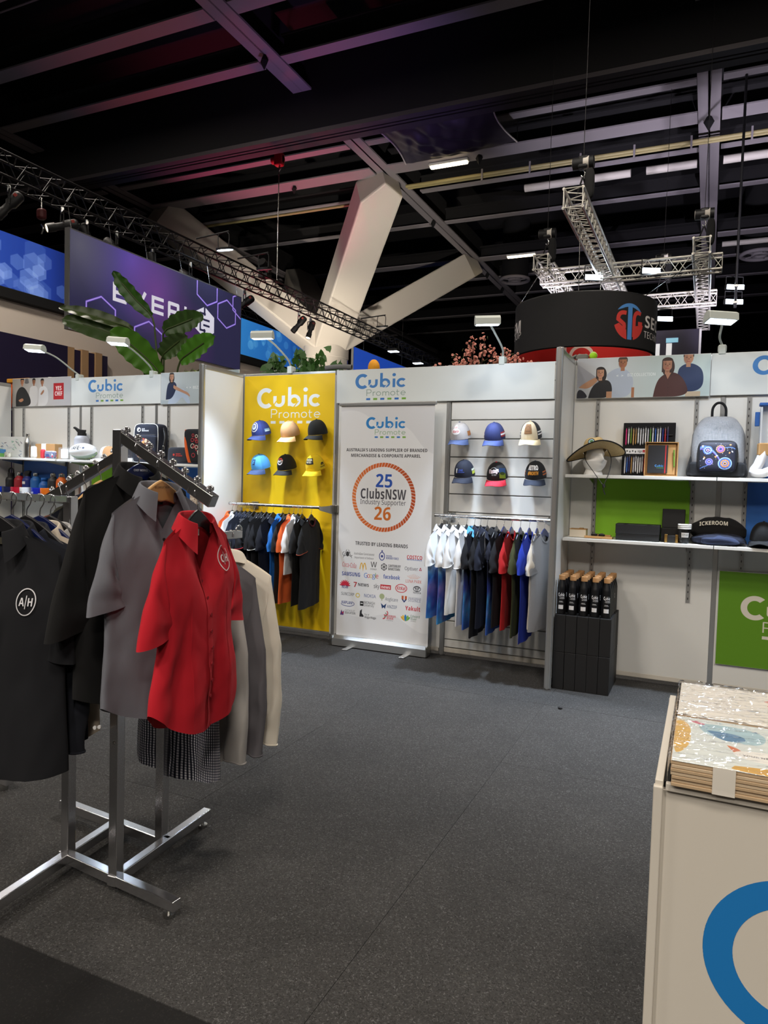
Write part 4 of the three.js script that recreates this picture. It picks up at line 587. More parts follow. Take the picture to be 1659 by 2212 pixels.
for (const [row, y, where, hm] of [[RAIL_L, 1.2525, 'under the yellow panel', () => blkHang], [RAIL_R, 1.2365, 'on the slat wall', (i) => i < 8 ? blkHang : M.navyPlastic]]) row.forEach(([x, lab, o, m, tw], i) => {
  const at = [x, y, 0.3], turn = PI / 2 + tw, t = garment(o.collar === 'tee' ? 'tee_shirt' : 'polo_shirt', lab, 'shirt', o, m, at, turn, 'shirts on the rail ' + where), p = cached('p' + JSON.stringify(o), () => 0);
  if (m.dots) obj('shoulder_print', patchGeo(p, -0.1, -0.19, 0.16, 0.1), decalMat(128, 96, (c) => { c.fillStyle = '#d8dade'; for (let a = 0; a < 12; a++) for (let b = 0; b < 9; b++) { c.beginPath(); c.arc(6 + a * 11 + (b % 2) * 5, 6 + b * 11, 3.2, 0, 7); c.fill(); } }), t);
  if (m.dash) obj('seam_trim', stripGeo(p, -0.12, 0.012, -0.14, -0.4), decalMat(32, 256, (c, w) => { c.fillStyle = '#6fb6e4'; for (let a = 0; a < 10; a++) c.fillRect(4, a * 26, w - 8, 18 - a); }), t);
  if (m.dash2) obj('seam_trim', stripGeo(p, -0.1, 0.008, -0.12, -0.3), M.white, t);
  hanger((hm(i) === blkHang ? 'black plastic hanger' : 'blue plastic hanger') + ' inside the ' + lab.split(' ').slice(0, 9).join(' '), 'plastic', hm(i), at, turn);
});

// ---------------------------------------------------------------- caps: origin at the centre of the crown's base, peak towards +z
function capCrown(a0, a1, grow = 0, v0 = 0, v1 = 1, n = 40, m = 16) {
  return grid(n, m, (u, v) => {
    const a = lerp(a0, a1, u), e = lerp(v0, v1, v) * PI / 2, f = Math.max(0, Math.cos(a)), c = Math.cos(e) ** (0.86 - 0.12 * f), r = 1 + grow;
    const seam = 1 - 0.012 * Math.exp(-((((a / (PI / 3) + 100.5) % 1) - 0.5) ** 2) / 0.002) * Math.min(1, 4 * (1 - v));
    return [Math.sin(a) * 0.084 * c * seam * r, 0.132 * Math.sin(e) ** 0.95 * (1 + grow * 0.5) + 0.004 * f * (1 - v), (Math.cos(a) * 0.098 * c + 0.006 * f * Math.sin(e * 2)) * seam * r, u, v];
  });
}
const peakGeo = (() => { const f = (d) => (u, v) => { const a = (u - 0.5) * 2.35, x = Math.sin(a), z = Math.cos(a), L = 0.084 * Math.cos(a * 1.28) ** 0.7 || 0; const X = x * (0.084 + 0.012 * v), Z = z * 0.098 + L * v * 1.02; return [X, 0.003 - 0.95 * Math.abs(X) ** 1.5 * (0.25 + v) - 0.014 * v * v - d, Z]; }; return mergeGeometries([grid(24, 8, f(0)), grid(24, 8, f(0.003)), grid(24, 1, (u, v) => f(0.003 * v)(u, 1))].map((g) => g.toNonIndexed())); })();
const capGeo = { front: capCrown(-0.95, 0.95), back: capCrown(0.95, 2 * PI - 0.95), whole: capCrown(-PI, PI, 0, 0, 1, 60), badge: (w, h, y) => capCrown(-w, w, 0.02, y - h, y + h, 14, 10), side: capCrown(1.15, 2.0, 0.015, 0.06, 0.34, 14, 6), band: capCrown(1.0, 2 * PI - 1.0, 0.012, 0.03, 0.3, 40, 5) };
function cap(label, at, o, tilt = 0.12, turn = 0, group = 'caps hanging on the walls') {
  const t = thing('cap', label, 'cap', at, turn, group);
  t.rotation.order = 'YXZ'; t.rotation.y *= Math.abs(turn) > 0.5 ? 1 : 0.5; t.rotation.x = tilt + (tilt > 0.05 ? 0.16 : 0);
  obj('front_panel', capGeo.front, o.front, t); obj('crown', capGeo.back, o.back ?? o.front, t); obj('peak', peakGeo, o.peak ?? o.front, t);
  obj('top_button', new THREE.SphereGeometry(0.008, 12, 8).scale(1, 0.6, 1).translate(0, 0.133, 0), o.peak ?? o.front, t);
  if (o.badge) obj('front_badge', capGeo.badge((o.bw ?? 0.42) * 1.22, (o.bh ?? 0.2) * 1.15, (o.by ?? 0.42) * 0.92), o.badge, t);
  if (o.side) obj('side_print', capGeo.side, o.side, t);
  if (o.band) obj('side_band', capGeo.band, o.band, t);
  return t;
}
const B = (w, h, f, o) => decalMat(w, h, f, { roughness: 0.7, ...o });
const cFab = (c) => cloth(c, { roughness: 0.85 });
const YZ = 0.108, YC = [[-0.745, 1.892], [-0.425, 1.885], [-0.135, 1.895], [-0.742, 1.578], [-0.455, 1.578], [-0.15, 1.582]], SC = [[1.222, 1.862], [1.513, 1.858], [1.808, 1.866], [1.268, 1.553], [1.545, 1.54], [1.857, 1.552]];
const capAt = ([x, y]) => [x, y, YZ];
cap('blue cap with a round white crest, upper row on the yellow panel', capAt(YC[0]), { front: cFab(0x34468e), back: cFab(0x2a3a7c), peak: cFab(0x2c3b6c), by: 0.48, bw: 0.46, bh: 0.26, badge: B(128, 128, (c) => { c.strokeStyle = '#e6e8ee'; c.lineWidth = 9; c.beginPath(); c.arc(64, 64, 56, 0, 7); c.stroke(); c.fillStyle = '#c9d2de'; c.beginPath(); c.arc(64, 64, 38, 0, 7); c.fill(); c.fillStyle = '#1d2c5c'; c.fillRect(42, 48, 44, 16); c.fillRect(46, 72, 36, 6); }), side: B(128, 64, (c) => { c.fillStyle = '#7fb2d8'; c.fillRect(10, 16, 108, 32); c.fillStyle = '#dfeaf4'; c.fillRect(14, 34, 100, 10); }) }, 0.08, -0.28);
cap('tan beige cap with a small white mark on its peak', capAt(YC[1]), { front: cFab(0xc79a6c), back: cFab(0xc69c72), peak: cFab(0xd8ac74) }, 0.16, -0.24);
cap('plain black cap, upper row on the yellow panel', capAt(YC[2]), { front: cFab(0x161817) }, 0.06, -0.32);
cap('light blue cap with one dark slanted letter and navy peak', capAt(YC[3]), { front: cFab(0x58abe6), back: cFab(0x4a96d6), peak: cFab(0x33456a), badge: B(128, 110, (c) => { c.save(); c.transform(1, 0, -0.25, 1, 18, 0); c.fillStyle = '#1f3a6c'; c.fillRect(38, 20, 56, 72); c.fillStyle = '#58abe6'; c.beginPath(); c.moveTo(30, 92); c.lineTo(62, 34); c.lineTo(74, 34); c.lineTo(52, 92); c.fill(); c.fillRect(64, 46, 14, 8); c.fillRect(64, 68, 14, 10); c.restore(); }) }, 0.12, -0.3);
cap('black cap with a red and white round script badge', capAt(YC[4]), { front: cFab(0x0d0e10), by: 0.48, bw: 0.5, bh: 0.25, badge: B(128, 128, (c) => { c.strokeStyle = '#d5443c'; c.lineWidth = 12; c.beginPath(); c.arc(62, 58, 36, 3.4, 6.4); c.stroke(); c.strokeStyle = '#e4e4e8'; c.beginPath(); c.arc(62, 66, 36, 0.3, 2.9); c.stroke(); txt(c, 'Rugby', 64, 60, 34, '#e2dede', { bold: true, w: 92, rot: -0.15 }); txt(c, 'G', 60, 30, 36, '#d5443c', { bold: true }); }) }, 0.12, -0.22);
cap('yellow cap with a black rectangular badge', capAt(YC[5]), { front: cFab(0xe8c415), peak: cFab(0xf0cc18), by: 0.52, bw: 0.5, bh: 0.19, badge: B(160, 90, (c) => { c.fillStyle = '#161614'; c.fillRect(6, 8, 148, 74); txt(c, 'BOSTON', 80, 32, 30, '#d8d2b0', { bold: true, w: 118 }); txt(c, 'NOTES', 76, 60, 28, '#d8d2b0', { bold: true, w: 98 }); }), side: B(96, 64, (c) => { c.fillStyle = '#1a1a14'; c.beginPath(); c.ellipse(48, 24, 26, 16, 0, PI, 2 * PI); c.fill(); c.fillRect(20, 28, 56, 6); txt(c, 'GLOUCESTER', 48, 50, 16, '#1a1a14', { bold: true, w: 78 }); }) }, 0.16, -0.18);
const stripeBand = (cols) => B(64, 64, (c, w, h) => { const n = cols.length; cols.forEach((k, i) => { if (k) { c.fillStyle = k; c.fillRect(0, i * h / n, w, h / n + 1); } }); });
cap('pale grey cap with a red and white badge and blue peak', capAt(SC[0]), { front: cFab(0xb9b5b4), peak: cFab(0x3d4c72), by: 0.5, bw: 0.46, bh: 0.26, badge: B(128, 120, (c) => { c.fillStyle = '#f0eeee'; c.beginPath(); c.ellipse(64, 84, 54, 30, 0, 0, 7); c.fill(); c.beginPath(); c.ellipse(64, 42, 28, 36, 0, 0, 7); c.fill(); txt(c, 'CUP', 64, 44, 26, '#b8333a', { bold: true, w: 44 }); txt(c, 'Maroi', 64, 84, 34, '#c2303a', { bold: true, w: 82, rot: -0.06 }); }), side: B(64, 48, (c) => { c.fillStyle = '#b0723e'; c.fillRect(8, 8, 48, 32); }) }, 0.1, -0.16);
cap('navy cap with red and white side stripes', capAt(SC[1]), { front: cFab(0x2b3568), back: cFab(0x263060), peak: cFab(0x2b3a6c), band: stripeBand(['#8a2230', '#e6e6ea', '#8a2230', null]) }, 0.12, -0.08);
cap('cream cap with a tan leather patch and striped sides', capAt(SC[2]), { front: cFab(0xd8cbb0), back: cFab(0x272a30), peak: cFab(0xdccca6), by: 0.5, bw: 0.34, bh: 0.23, badge: B(96, 110, (c) => { c.fillStyle = '#8a6440'; c.fillRect(4, 4, 88, 102); c.strokeStyle = '#5c3f24'; c.lineWidth = 4; c.beginPath(); c.arc(48, 58, 26, PI, 2 * PI); c.stroke(); c.fillStyle = '#5c3f24'; c.fillRect(20, 78, 56, 6); }), band: stripeBand(['#e2e2e2', '#23262e', '#e2e2e2', '#23262e', null]) }, 0.12, -0.02);
cap('dark navy cap with a small white and blue print, lower row on the slat wall', capAt(SC[3]), { front: cFab(0x151b2c), by: 0.32, bw: 0.44, bh: 0.13, badge: B(160, 70, (c) => { c.fillStyle = '#e6e6ea'; c.fillRect(14, 10, 18, 50); txt(c, 'LINE', 92, 30, 34, '#3a52a8', { bold: true, w: 78 }); c.fillStyle = '#3a52a8'; c.fillRect(40, 48, 108, 7); }), side: B(64, 96, (c) => { c.fillStyle = '#c8d0c0'; c.fillRect(10, 10, 44, 30); c.fillStyle = '#b8c84a'; c.fillRect(10, 46, 44, 40); }) }, 0.12, -0.16);
const tagged = cap('black cap with a red peak, white script and a hanging green tag', capAt(SC[4]), { front: cFab(0x0e0e11), peak: cFab(0xc01a30), by: 0.42, bw: 0.56, bh: 0.2, badge: B(200, 110, (c) => { txt(c, 'Vintage', 100, 52, 60, '#e6d6dc', { font: 'serif', bold: true, w: 170, rot: -0.12, stroke: 3 }); txt(c, 'CO.1924', 108, 92, 20, '#d8d8dc', { w: 70 }); c.strokeStyle = '#d8d8dc'; c.lineWidth = 3; c.beginPath(); c.arc(100, 80, 72, 3.7, 5.7); c.stroke(); }) }, 0.14, -0.06);
obj('swing_tag', sheet(0.05, 0.085, 0.072, 0.066, 0.088), printMat(100, 170, (c) => { c.fillStyle = '#3f6fb4'; c.fillRect(0, 0, 100, 84); c.fillStyle = '#7aa436'; c.fillRect(0, 84, 100, 86); c.fillStyle = '#3d5a2a'; c.beginPath(); c.ellipse(50, 90, 40, 26, 0, 0, 7); c.fill(); }), tagged);
cap('black cap with white block and slanted orange lettering', capAt(SC[5]), { front: cFab(0x0c0d12), peak: cFab(0x1d2638), by: 0.44, bw: 0.54, bh: 0.26, badge: B(220, 150, (c) => { txt(c, 'NITRO', 110, 48, 84, '#ececee', { bold: true, w: 200, stroke: 4 }); txt(c, '@NORTH', 112, 112, 52, '#e0952a', { bold: true, w: 178, skew: -0.3 }); }), band: stripeBand(['#b8602a', '#191c22', '#b8602a', '#191c22', null]) }, 0.12, 0.0);

// ---------------------------------------------------------------- right shelf wall, upper shelf
{ // straw hat on a white mannequin head
  const y = SH1, hd = thing('mannequin_head', 'white foam display head under the straw hat', 'mannequin head', [2.318, y, 0.2], 0.62), hm = mat(0xe6e5e2, { roughness: 0.7 }); hd.scale.set(1.16, 0.94, 1.16);
  obj('head', grid(48, 40, (u, v) => {
    const a = u * 2 * PI, e = (v - 0.5) * PI, c = Math.cos(e), s = Math.sin(e); let x = 0.074 * c * Math.sin(a), Y = 0.135 + 0.12 * s, z = 0.092 * c * Math.cos(a);
    const jaw = smooth(-0.1, -0.95, s); x *= 1 - 0.38 * jaw; z = z * (1 - 0.25 * jaw) + (Math.cos(a) > 0 ? 0.02 * jaw * c : -0.012 * jaw);
    const G = (dx, dy, w, h) => Math.cos(a) > 0 ? Math.exp(-(((x - dx) / w) ** 2 + ((Y - dy) / h) ** 2)) : 0;
    z += 0.026 * G(0, 0.12, 0.012, 0.024) * (Y < 0.155 ? 1 : 0.6) + 0.012 * G(0, 0.15, 0.01, 0.03) - 0.012 * (G(0.03, 0.148, 0.018, 0.014) + G(-0.03, 0.148, 0.018, 0.014)) + 0.008 * (G(0, 0.082, 0.022, 0.006) + G(0, 0.07, 0.02, 0.007)) + 0.01 * G(0, 0.045, 0.02, 0.016) + 0.006 * (G(0.034, 0.168, 0.022, 0.008) + G(-0.034, 0.168, 0.022, 0.008));
    x += 0.012 * Math.sign(x) * Math.exp(-(((z) / 0.02) ** 2 + ((Y - 0.125) / 0.026) ** 2)); return [x, Y, z];
  }, true), hm, hd);
  obj('neck_base', lathe([[0.058, 0], [0.058, 0.01], [0.046, 0.05], [0.05, 0.08]]).scale(1, 1, 1.1).translate(0, 0, -0.012), hm, hd);
  const straw = mat(0xffffff, { roughness: 0.85, map: (() => { const t = canvas(256, 256, (c) => { c.fillStyle = '#c7ad7a'; c.fillRect(0, 0, 256, 256); for (let i = 0; i < 900; i++) { c.strokeStyle = rnd() < 0.5 ? 'rgba(120,92,50,0.5)' : 'rgba(228,208,160,0.6)'; c.lineWidth = rnd(1, 2.5); const y = Math.floor(rnd(0, 32)) * 8, x = rnd(0, 256), d = (Math.floor(y / 8) % 2 ? 6 : -6); c.beginPath(); c.moveTo(x, y); c.lineTo(x + 16, y + d); c.stroke(); } }); t.wrapS = t.wrapT = THREE.RepeatWrapping; t.repeat.set(8, 2); return t; })() });
  const hat = thing('straw_hat', 'wide brimmed straw hat with black edging and round patch', 'hat', [2.318, y + 0.176, 0.19], 0.3); hat.rotation.order = 'YXZ'; hat.rotation.x = -0.2; hat.rotation.z = 0.13;
  const prof = (r, a) => 0.0 - 0.04 * Math.abs(Math.sin(a)) ** 1.6 * ((r - 0.095) / 0.115) ** 1.3 + (Math.cos(a) > 0 ? 0.03 : 0.01) * Math.cos(a) ** 2 * ((r - 0.095) / 0.115);
  obj('brim', grid(72, 10, (u, v) => { const a = u * 2 * PI, r = lerp(0.088, 0.212, v); return [Math.sin(a) * r, prof(Math.max(r, 0.095), a), Math.cos(a) * r * 1.02]; }, true), straw, hat);
  obj('crown', grid(56, 16, (u, v) => { const a = u * 2 * PI, e = v * PI / 2, c = Math.cos(e) ** 0.6; return [Math.sin(a) * 0.085 * c, 0.112 * Math.sin(e) ** 0.9 - 0.012 * Math.exp(-((Math.sin(a) * c * 3) ** 2)) * v, Math.cos(a) * 0.096 * c]; }, true), straw, hat);
  obj('edge_binding', tube(Array.from({ length: 40 }, (_, i) => { const a = i / 40 * 2 * PI; return V(Math.sin(a) * 0.213, prof(0.212, a), Math.cos(a) * 0.217); }), 0.005, 90, 6, true), M.blackMat, hat);
  obj('round_patch', new THREE.CircleGeometry(0.026, 28).rotateX(-0.2).rotateY(-0.42).translate(-0.036, 0.058, 0.092), printMat(128, 128, (c) => { c.fillStyle = '#20262a'; c.fillRect(0, 0, 128, 128); c.fillStyle = '#a9cfe0'; c.beginPath(); c.arc(64, 64, 50, 0, 7); c.fill(); c.fillStyle = '#3c7a38'; c.beginPath(); c.ellipse(64, 52, 34, 18, 0, 0, 7); c.fill(); c.fillStyle = '#e8e8e8'; c.beginPath(); c.ellipse(64, 88, 40, 20, 0, 0, 7); c.fill(); c.fillStyle = '#3a2a1c'; c.fillRect(60, 56, 8, 30); }), hat);
  obj('chin_cord', [tube([V(-0.085, 0.0, 0.03), V(-0.09, -0.08, 0.08), V(-0.05, -0.19, 0.13), V(-0.005, -0.29, 0.15)], 0.0028, 24, 6), tube([V(0.085, 0.0, 0.03), V(0.092, -0.08, 0.08), V(0.055, -0.19, 0.13), V(0.0, -0.29, 0.15)], 0.0028, 24, 6), tube([V(0, -0.28, 0.15), V(-0.006, -0.32, 0.15), V(0.0, -0.36, 0.15)], 0.004, 8, 6), cyl(0.011, 0.024, 0, -0.295, 0.15, 12)], M.plastic, hat);
}
{ // folding pen case standing open, pens in two rows
  const t = thing('pen_case', 'black zip pen case standing open with two rows of pens', 'pen case', [2.685, SH1, 0.075]); t.rotation.x = -0.1;
  obj('cover', rb(0.37, 0.405, 0.012, 0, 0.203, 0, 0.006), cloth(0x121214), t); obj('elastic_band', [rb(0.335, 0.008, 0.006, 0, 0.31, 0.013, 0.002), rb(0.335, 0.008, 0.006, 0, 0.095, 0.013, 0.002)], M.black, t);
  obj('label_strip', sheet(0.15, 0.04, -0.09, 0.188, 0.0075), printMat(300, 80, (c) => { c.fillStyle = '#e4e4e4'; c.fillRect(0, 0, 300, 80); txt(c, 'sign', 214, 40, 46, '#333', { bold: true, w: 70 }); c.fillStyle = '#b8303a'; c.fillRect(252, 18, 40, 40); c.fillStyle = '#555'; for (let i = 0; i < 4; i++) c.fillRect(20 + i * 40, 24 + (i % 2) * 10, 20, 26); }), t);
  const cols = ['#d4307a', '#e8e8e8', '#7a9a3c', '#c9a06a', '#b08850', '#f0f0f0', '#e9e9ea', '#d8d8dc', '#f0f0f0', '#c8c8d0', '#5f9a3c', '#ededf0', '#3f6ab8', '#f0f0f0', '#e4e4e8', '#2c3c8c', '#b82a34', '#3a3a70'];
  cols.forEach((k, i) => { // each pen is a thing held by the case
    for (const row of [0, 1]) {
      if (row && i > 10) continue;
      const x = 2.685 - 0.16 + i * (row ? 0.0155 : 0.0172), c = row ? cols[(i * 5 + 7) % 18] : k, yy = SH1 + (row ? 0.02 : 0.235) + (i % 3) * 0.006;
      const p = thing('pen', `${['pink', 'white', 'green', 'tan', 'brown', 'bright white', 'pale', 'grey', 'plain white', 'silver', 'leaf green', 'light', 'blue', 'clean white', 'whitish', 'navy', 'red', 'violet'][row ? (i * 5 + 7) % 18 : i]} pen in the ${row ? 'lower' : 'upper'} pen case row, number ${i + 1} from the hat`, 'pen', [x, yy, 0.093 - (row ? 0 : 0.021)], 0, 'pens in the pen case'); p.rotation.x = -0.1;
      obj('barrel', [cyl(0.0048, 0.105, 0, 0.062, 0, 10), cyl(0.0015, 0.012, 0, 0.004, 0, 8, 0.0045)], mat(c, { roughness: 0.35 }), p); obj('clip', [rb(0.003, 0.04, 0.003, 0, 0.098, 0.0062, 0.001), cyl(0.0025, 0.012, 0, 0.12, 0, 8)], i % 3 ? M.chrome : mat(c), p);
    }
  });
}
{ const t = thing('gift_box', 'kraft box with a black notebook and green pen inside', 'gift box', [2.786, SH1, 0.19]); t.rotation.x = -0.14;
  obj('tray', [bx(0.222, 0.25, 0.006, 0, 0.127, -0.014), bx(0.222, 0.006, 0.034, 0, 0.003, 0.002), bx(0.222, 0.006, 0.034, 0, 0.249, 0.002), bx(0.006, 0.25, 0.034, -0.111, 0.126, 0.002), bx(0.006, 0.25, 0.034, 0.111, 0.126, 0.002), bx(0.19, 0.225, 0.01, 0, 0.127, -0.005)], M.kraft, t);
  const n = thing('notebook', 'black notebook with a red elastic band and printed logo', 'notebook', [2.77, SH1 + 0.018, 0.194]); n.rotation.x = -0.14;
  obj('cover', rb(0.137, 0.208, 0.013, -0.008, 0.108, 0.004, 0.004), cloth(0x17171b, { roughness: 0.7 }), n); obj('elastic_band', rb(0.008, 0.21, 0.015, 0.045, 0.108, 0.004, 0.002), M.red, n); obj('front_print', sheet(0.062, 0.036, 0.004, 0.05, 0.0112), decalMat(256, 150, (c) => logo(c, 8, 4, 0.44, '#3f8fd8', '#6fae4a', BLUE2, '#17171b')), n);
  const p = thing('pen', 'green pen lying in the kraft gift box', 'pen', [2.876, SH1 + 0.075, 0.193]); p.rotation.set(-0.14, 0, 0.05); obj('barrel', [cyl(0.005, 0.12, 0, 0.06, 0, 10), cyl(0.0015, 0.012, 0, -0.004, 0, 8, 0.0045)], mat(0x5c8f2a), p); obj('clip', rb(0.003, 0.04, 0.003, 0, 0.1, 0.0064, 0.001), mat(0x6ea035), p);
}
{ // heather grey backpack with patterned front pocket
  const t = thing('backpack', 'heather grey backpack with a dotted blue and orange patterned pocket', 'backpack', [3.155, SH1, 0.165]);
  const hg = mat(0xffffff, { roughness: 0.9, map: (() => { const x = canvas(256, 256, (c) => { c.fillStyle = '#747373'; c.fillRect(0, 0, 256, 256); for (let i = 0; i < 5000; i++) { c.strokeStyle = rnd() < 0.5 ? 'rgba(60,62,68,0.16)' : 'rgba(150,156,162,0.16)'; const a = rnd(0, 256), b = rnd(0, 256), v = rnd() < 0.5; c.beginPath(); c.moveTo(a, b); c.lineTo(a + (v ? 12 : 0), b + (v ? 0 : 12)); c.stroke(); } }); x.wrapS = x.wrapT = THREE.RepeatWrapping; x.repeat.set(4, 2); return x; })(), bumpMap: weave, bumpScale: 0.0006 });
  const bk = cloth(0x121317), taper = (q) => { const v = q[1] / 0.435, k = 1 - 0.26 * smooth(0.55, 1, v) * v; q[0] *= k; q[2] = q[2] * (1 - 0.35 * smooth(0.3, 1, v)) - 0.03 * v; const n = 0.006 * nz(q[0] * 18, q[1] * 14, q[2] * 18); q[0] += n; q[2] += n * 1.6; return q; };
  obj('main_compartment', soft(0.35, 0.435, 0.24, 0.42, taper, 48, 30), hg, t);
  obj('lower_panel', soft(0.365, 0.12, 0.25, 0.4, (q) => { q[2] += 0.003 * nz(q[0] * 20, q[1] * 20); return q; }), bk, t);
  for (const s of [-1, 1]) obj('side_pocket', soft(0.075, 0.185, 0.17, 0.6, (q) => { q[0] = q[0] * (1 - 0.2 * q[1] / 0.185) + s * (0.172 - 0.035 * (q[1] / 0.185)); return q; }, 24, 16).translate(0, 0.005, 0.0), bk, t);
  obj('front_pocket', soft(0.255, 0.225, 0.07, 0.4, (q) => { q[1] += 0.035; q[2] += 0.118 - 0.02 * q[1] / 0.25; return q; }, 32, 18), bk, t);
  const art = decalMat(512, 470, (c, w, h) => { c.fillStyle = '#15182b'; c.fillRect(0, 0, w, h);
    const ring = (x, y, r, ks) => ks.forEach((k, i) => { c.strokeStyle = k; c.lineWidth = r / ks.length * 0.8; c.beginPath(); c.arc(x, y, r * (1 - i / ks.length) + 2, 0, 7); c.stroke(); });
    c.lineWidth = 14; ['#4f74c4', '#7fa0e0', '#6a4fb0'].forEach((k, i) => { c.strokeStyle = k; c.beginPath(); c.moveTo(-10, 90 + i * 20); c.bezierCurveTo(120, -20 + i * 30, 260, 210, 300, 300 + i * 12); c.stroke(); }); c.lineWidth = 10; c.strokeStyle = '#5f86d8'; c.beginPath(); c.moveTo(300, 70); c.bezierCurveTo(380, 120, 430, 40, 512, 110); c.stroke(); c.beginPath(); c.moveTo(180, 300); c.bezierCurveTo(120, 420, 60, 380, 10, 440); c.stroke();
    ring(115, 130, 62, ['#4a6fd0', '#a8c0f0', '#33407a', '#d0a0c8']); ring(300, 110, 56, ['#e08a4a', '#7a5ac0', '#d87aa0', '#4a5ac0']); ring(140, 320, 48, ['#8a7ad8', '#4a5ab8', '#a89ae0']); ring(370, 345, 92, ['#9ac0ea', '#4a6ac0', '#d88a5a', '#5a78c8', '#e0a070']);
    c.fillStyle = '#e0904e'; for (let i = 0; i < 9; i++) { const a = i * 0.7; c.beginPath(); c.arc(370 + 52 * Math.cos(a), 345 + 52 * Math.sin(a), 12, 0, 7); c.fill(); } [[40, 60], [70, 250], [60, 270], [440, 40], [470, 150], [430, 170], [250, 220], [230, 240]].forEach(([x, y], i) => { c.fillStyle = i % 2 ? '#e29a5a' : '#e6e6ee'; c.beginPath(); c.ellipse(x, y, 16, 10, i, 0, 7); c.fill(); });
    c.fillStyle = '#dfe6f4'; for (let i = 0; i < 46; i++) { c.beginPath(); c.arc(rnd(0, w), rnd(0, h), rnd(2, 5), 0, 7); c.fill(); } }, { alphaTest: 0, transparent: false });
  obj('pocket_art', grid(20, 16, (u, v) => { const X = (u - 0.5) * 0.222, Y = 0.045 + v * 0.198; return [X, Y, 0.16 - 0.008 * Math.abs(2 * u - 1) ** 5 - 0.006 * (2 * v - 1) ** 6 - 0.02 * Y / 0.25, u, v]; }), art, t);
  obj('handle', tube([V(-0.045, 0.425, -0.03), V(-0.04, 0.5, -0.028), V(-0.015, 0.53, -0.025), V(0.015, 0.53, -0.025), V(0.04, 0.5, -0.028), V(0.045, 0.425, -0.03)], 0.009, 30, 8), bk, t);
  obj('zip', tube(Array.from({ length: 14 }, (_, i) => { const a = i / 13 * PI; return V(0.142 * Math.cos(a), 0.225 + 0.16 * Math.sin(a), 0.062 - 0.05 * Math.sin(a)); }), 0.003, 40, 6), mat(0x50545a), t);
}
{ // socks on a blue and white stand
  const t = thing('display_stand', 'white and blue sock display stand at the picture edge', 'display stand', [3.53, SH1, 0.1]);
  obj('back_board', [rb(0.22, 0.52, 0.014, 0, 0.262, -0.03, 0.003), rb(0.012, 0.5, 0.08, -0.105, 0.25, 0.0, 0.003)], mat(0xdfe6ee), t); obj('blue_frame', [rb(0.24, 0.02, 0.09, 0, 0.52, 0, 0.004), rb(0.03, 0.1, 0.02, -0.128, 0.42, -0.02, 0.004), rb(0.2, 0.07, 0.14, 0, 0.036, 0.02, 0.004)], mat(0x2f66b4), t);
  const s = thing('socks', 'pair of white ankle socks with grey stripes and kraft band', 'socks', [3.425, SH1 + 0.002, 0.21], 0.1), sm = mat(0xffffff, { roughness: 0.95, map: canvas(128, 128, (c) => { c.fillStyle = '#e6e6e8'; c.fillRect(0, 0, 128, 128); c.fillStyle = '#8d8d94'; for (const y of [30, 52, 74]) c.fillRect(0, y, 46, 12); }) });
  for (const k of [0, 1]) obj('sock', tube([V(0.03, 0.235, -0.01 - k * 0.03), V(0.018, 0.17, 0 - k * 0.03), V(-0.01, 0.09, 0.01 - k * 0.03), V(-0.035, 0.045, 0.02 - k * 0.03), V(0.0, 0.032, 0.035 - k * 0.03), V(0.055, 0.05, 0.045 - k * 0.03)], 0.03, 30, 12), sm, s);
  obj('paper_band', rb(0.075, 0.085, 0.085, 0.022, 0.2, -0.015, 0.008), M.kraft, s);
}
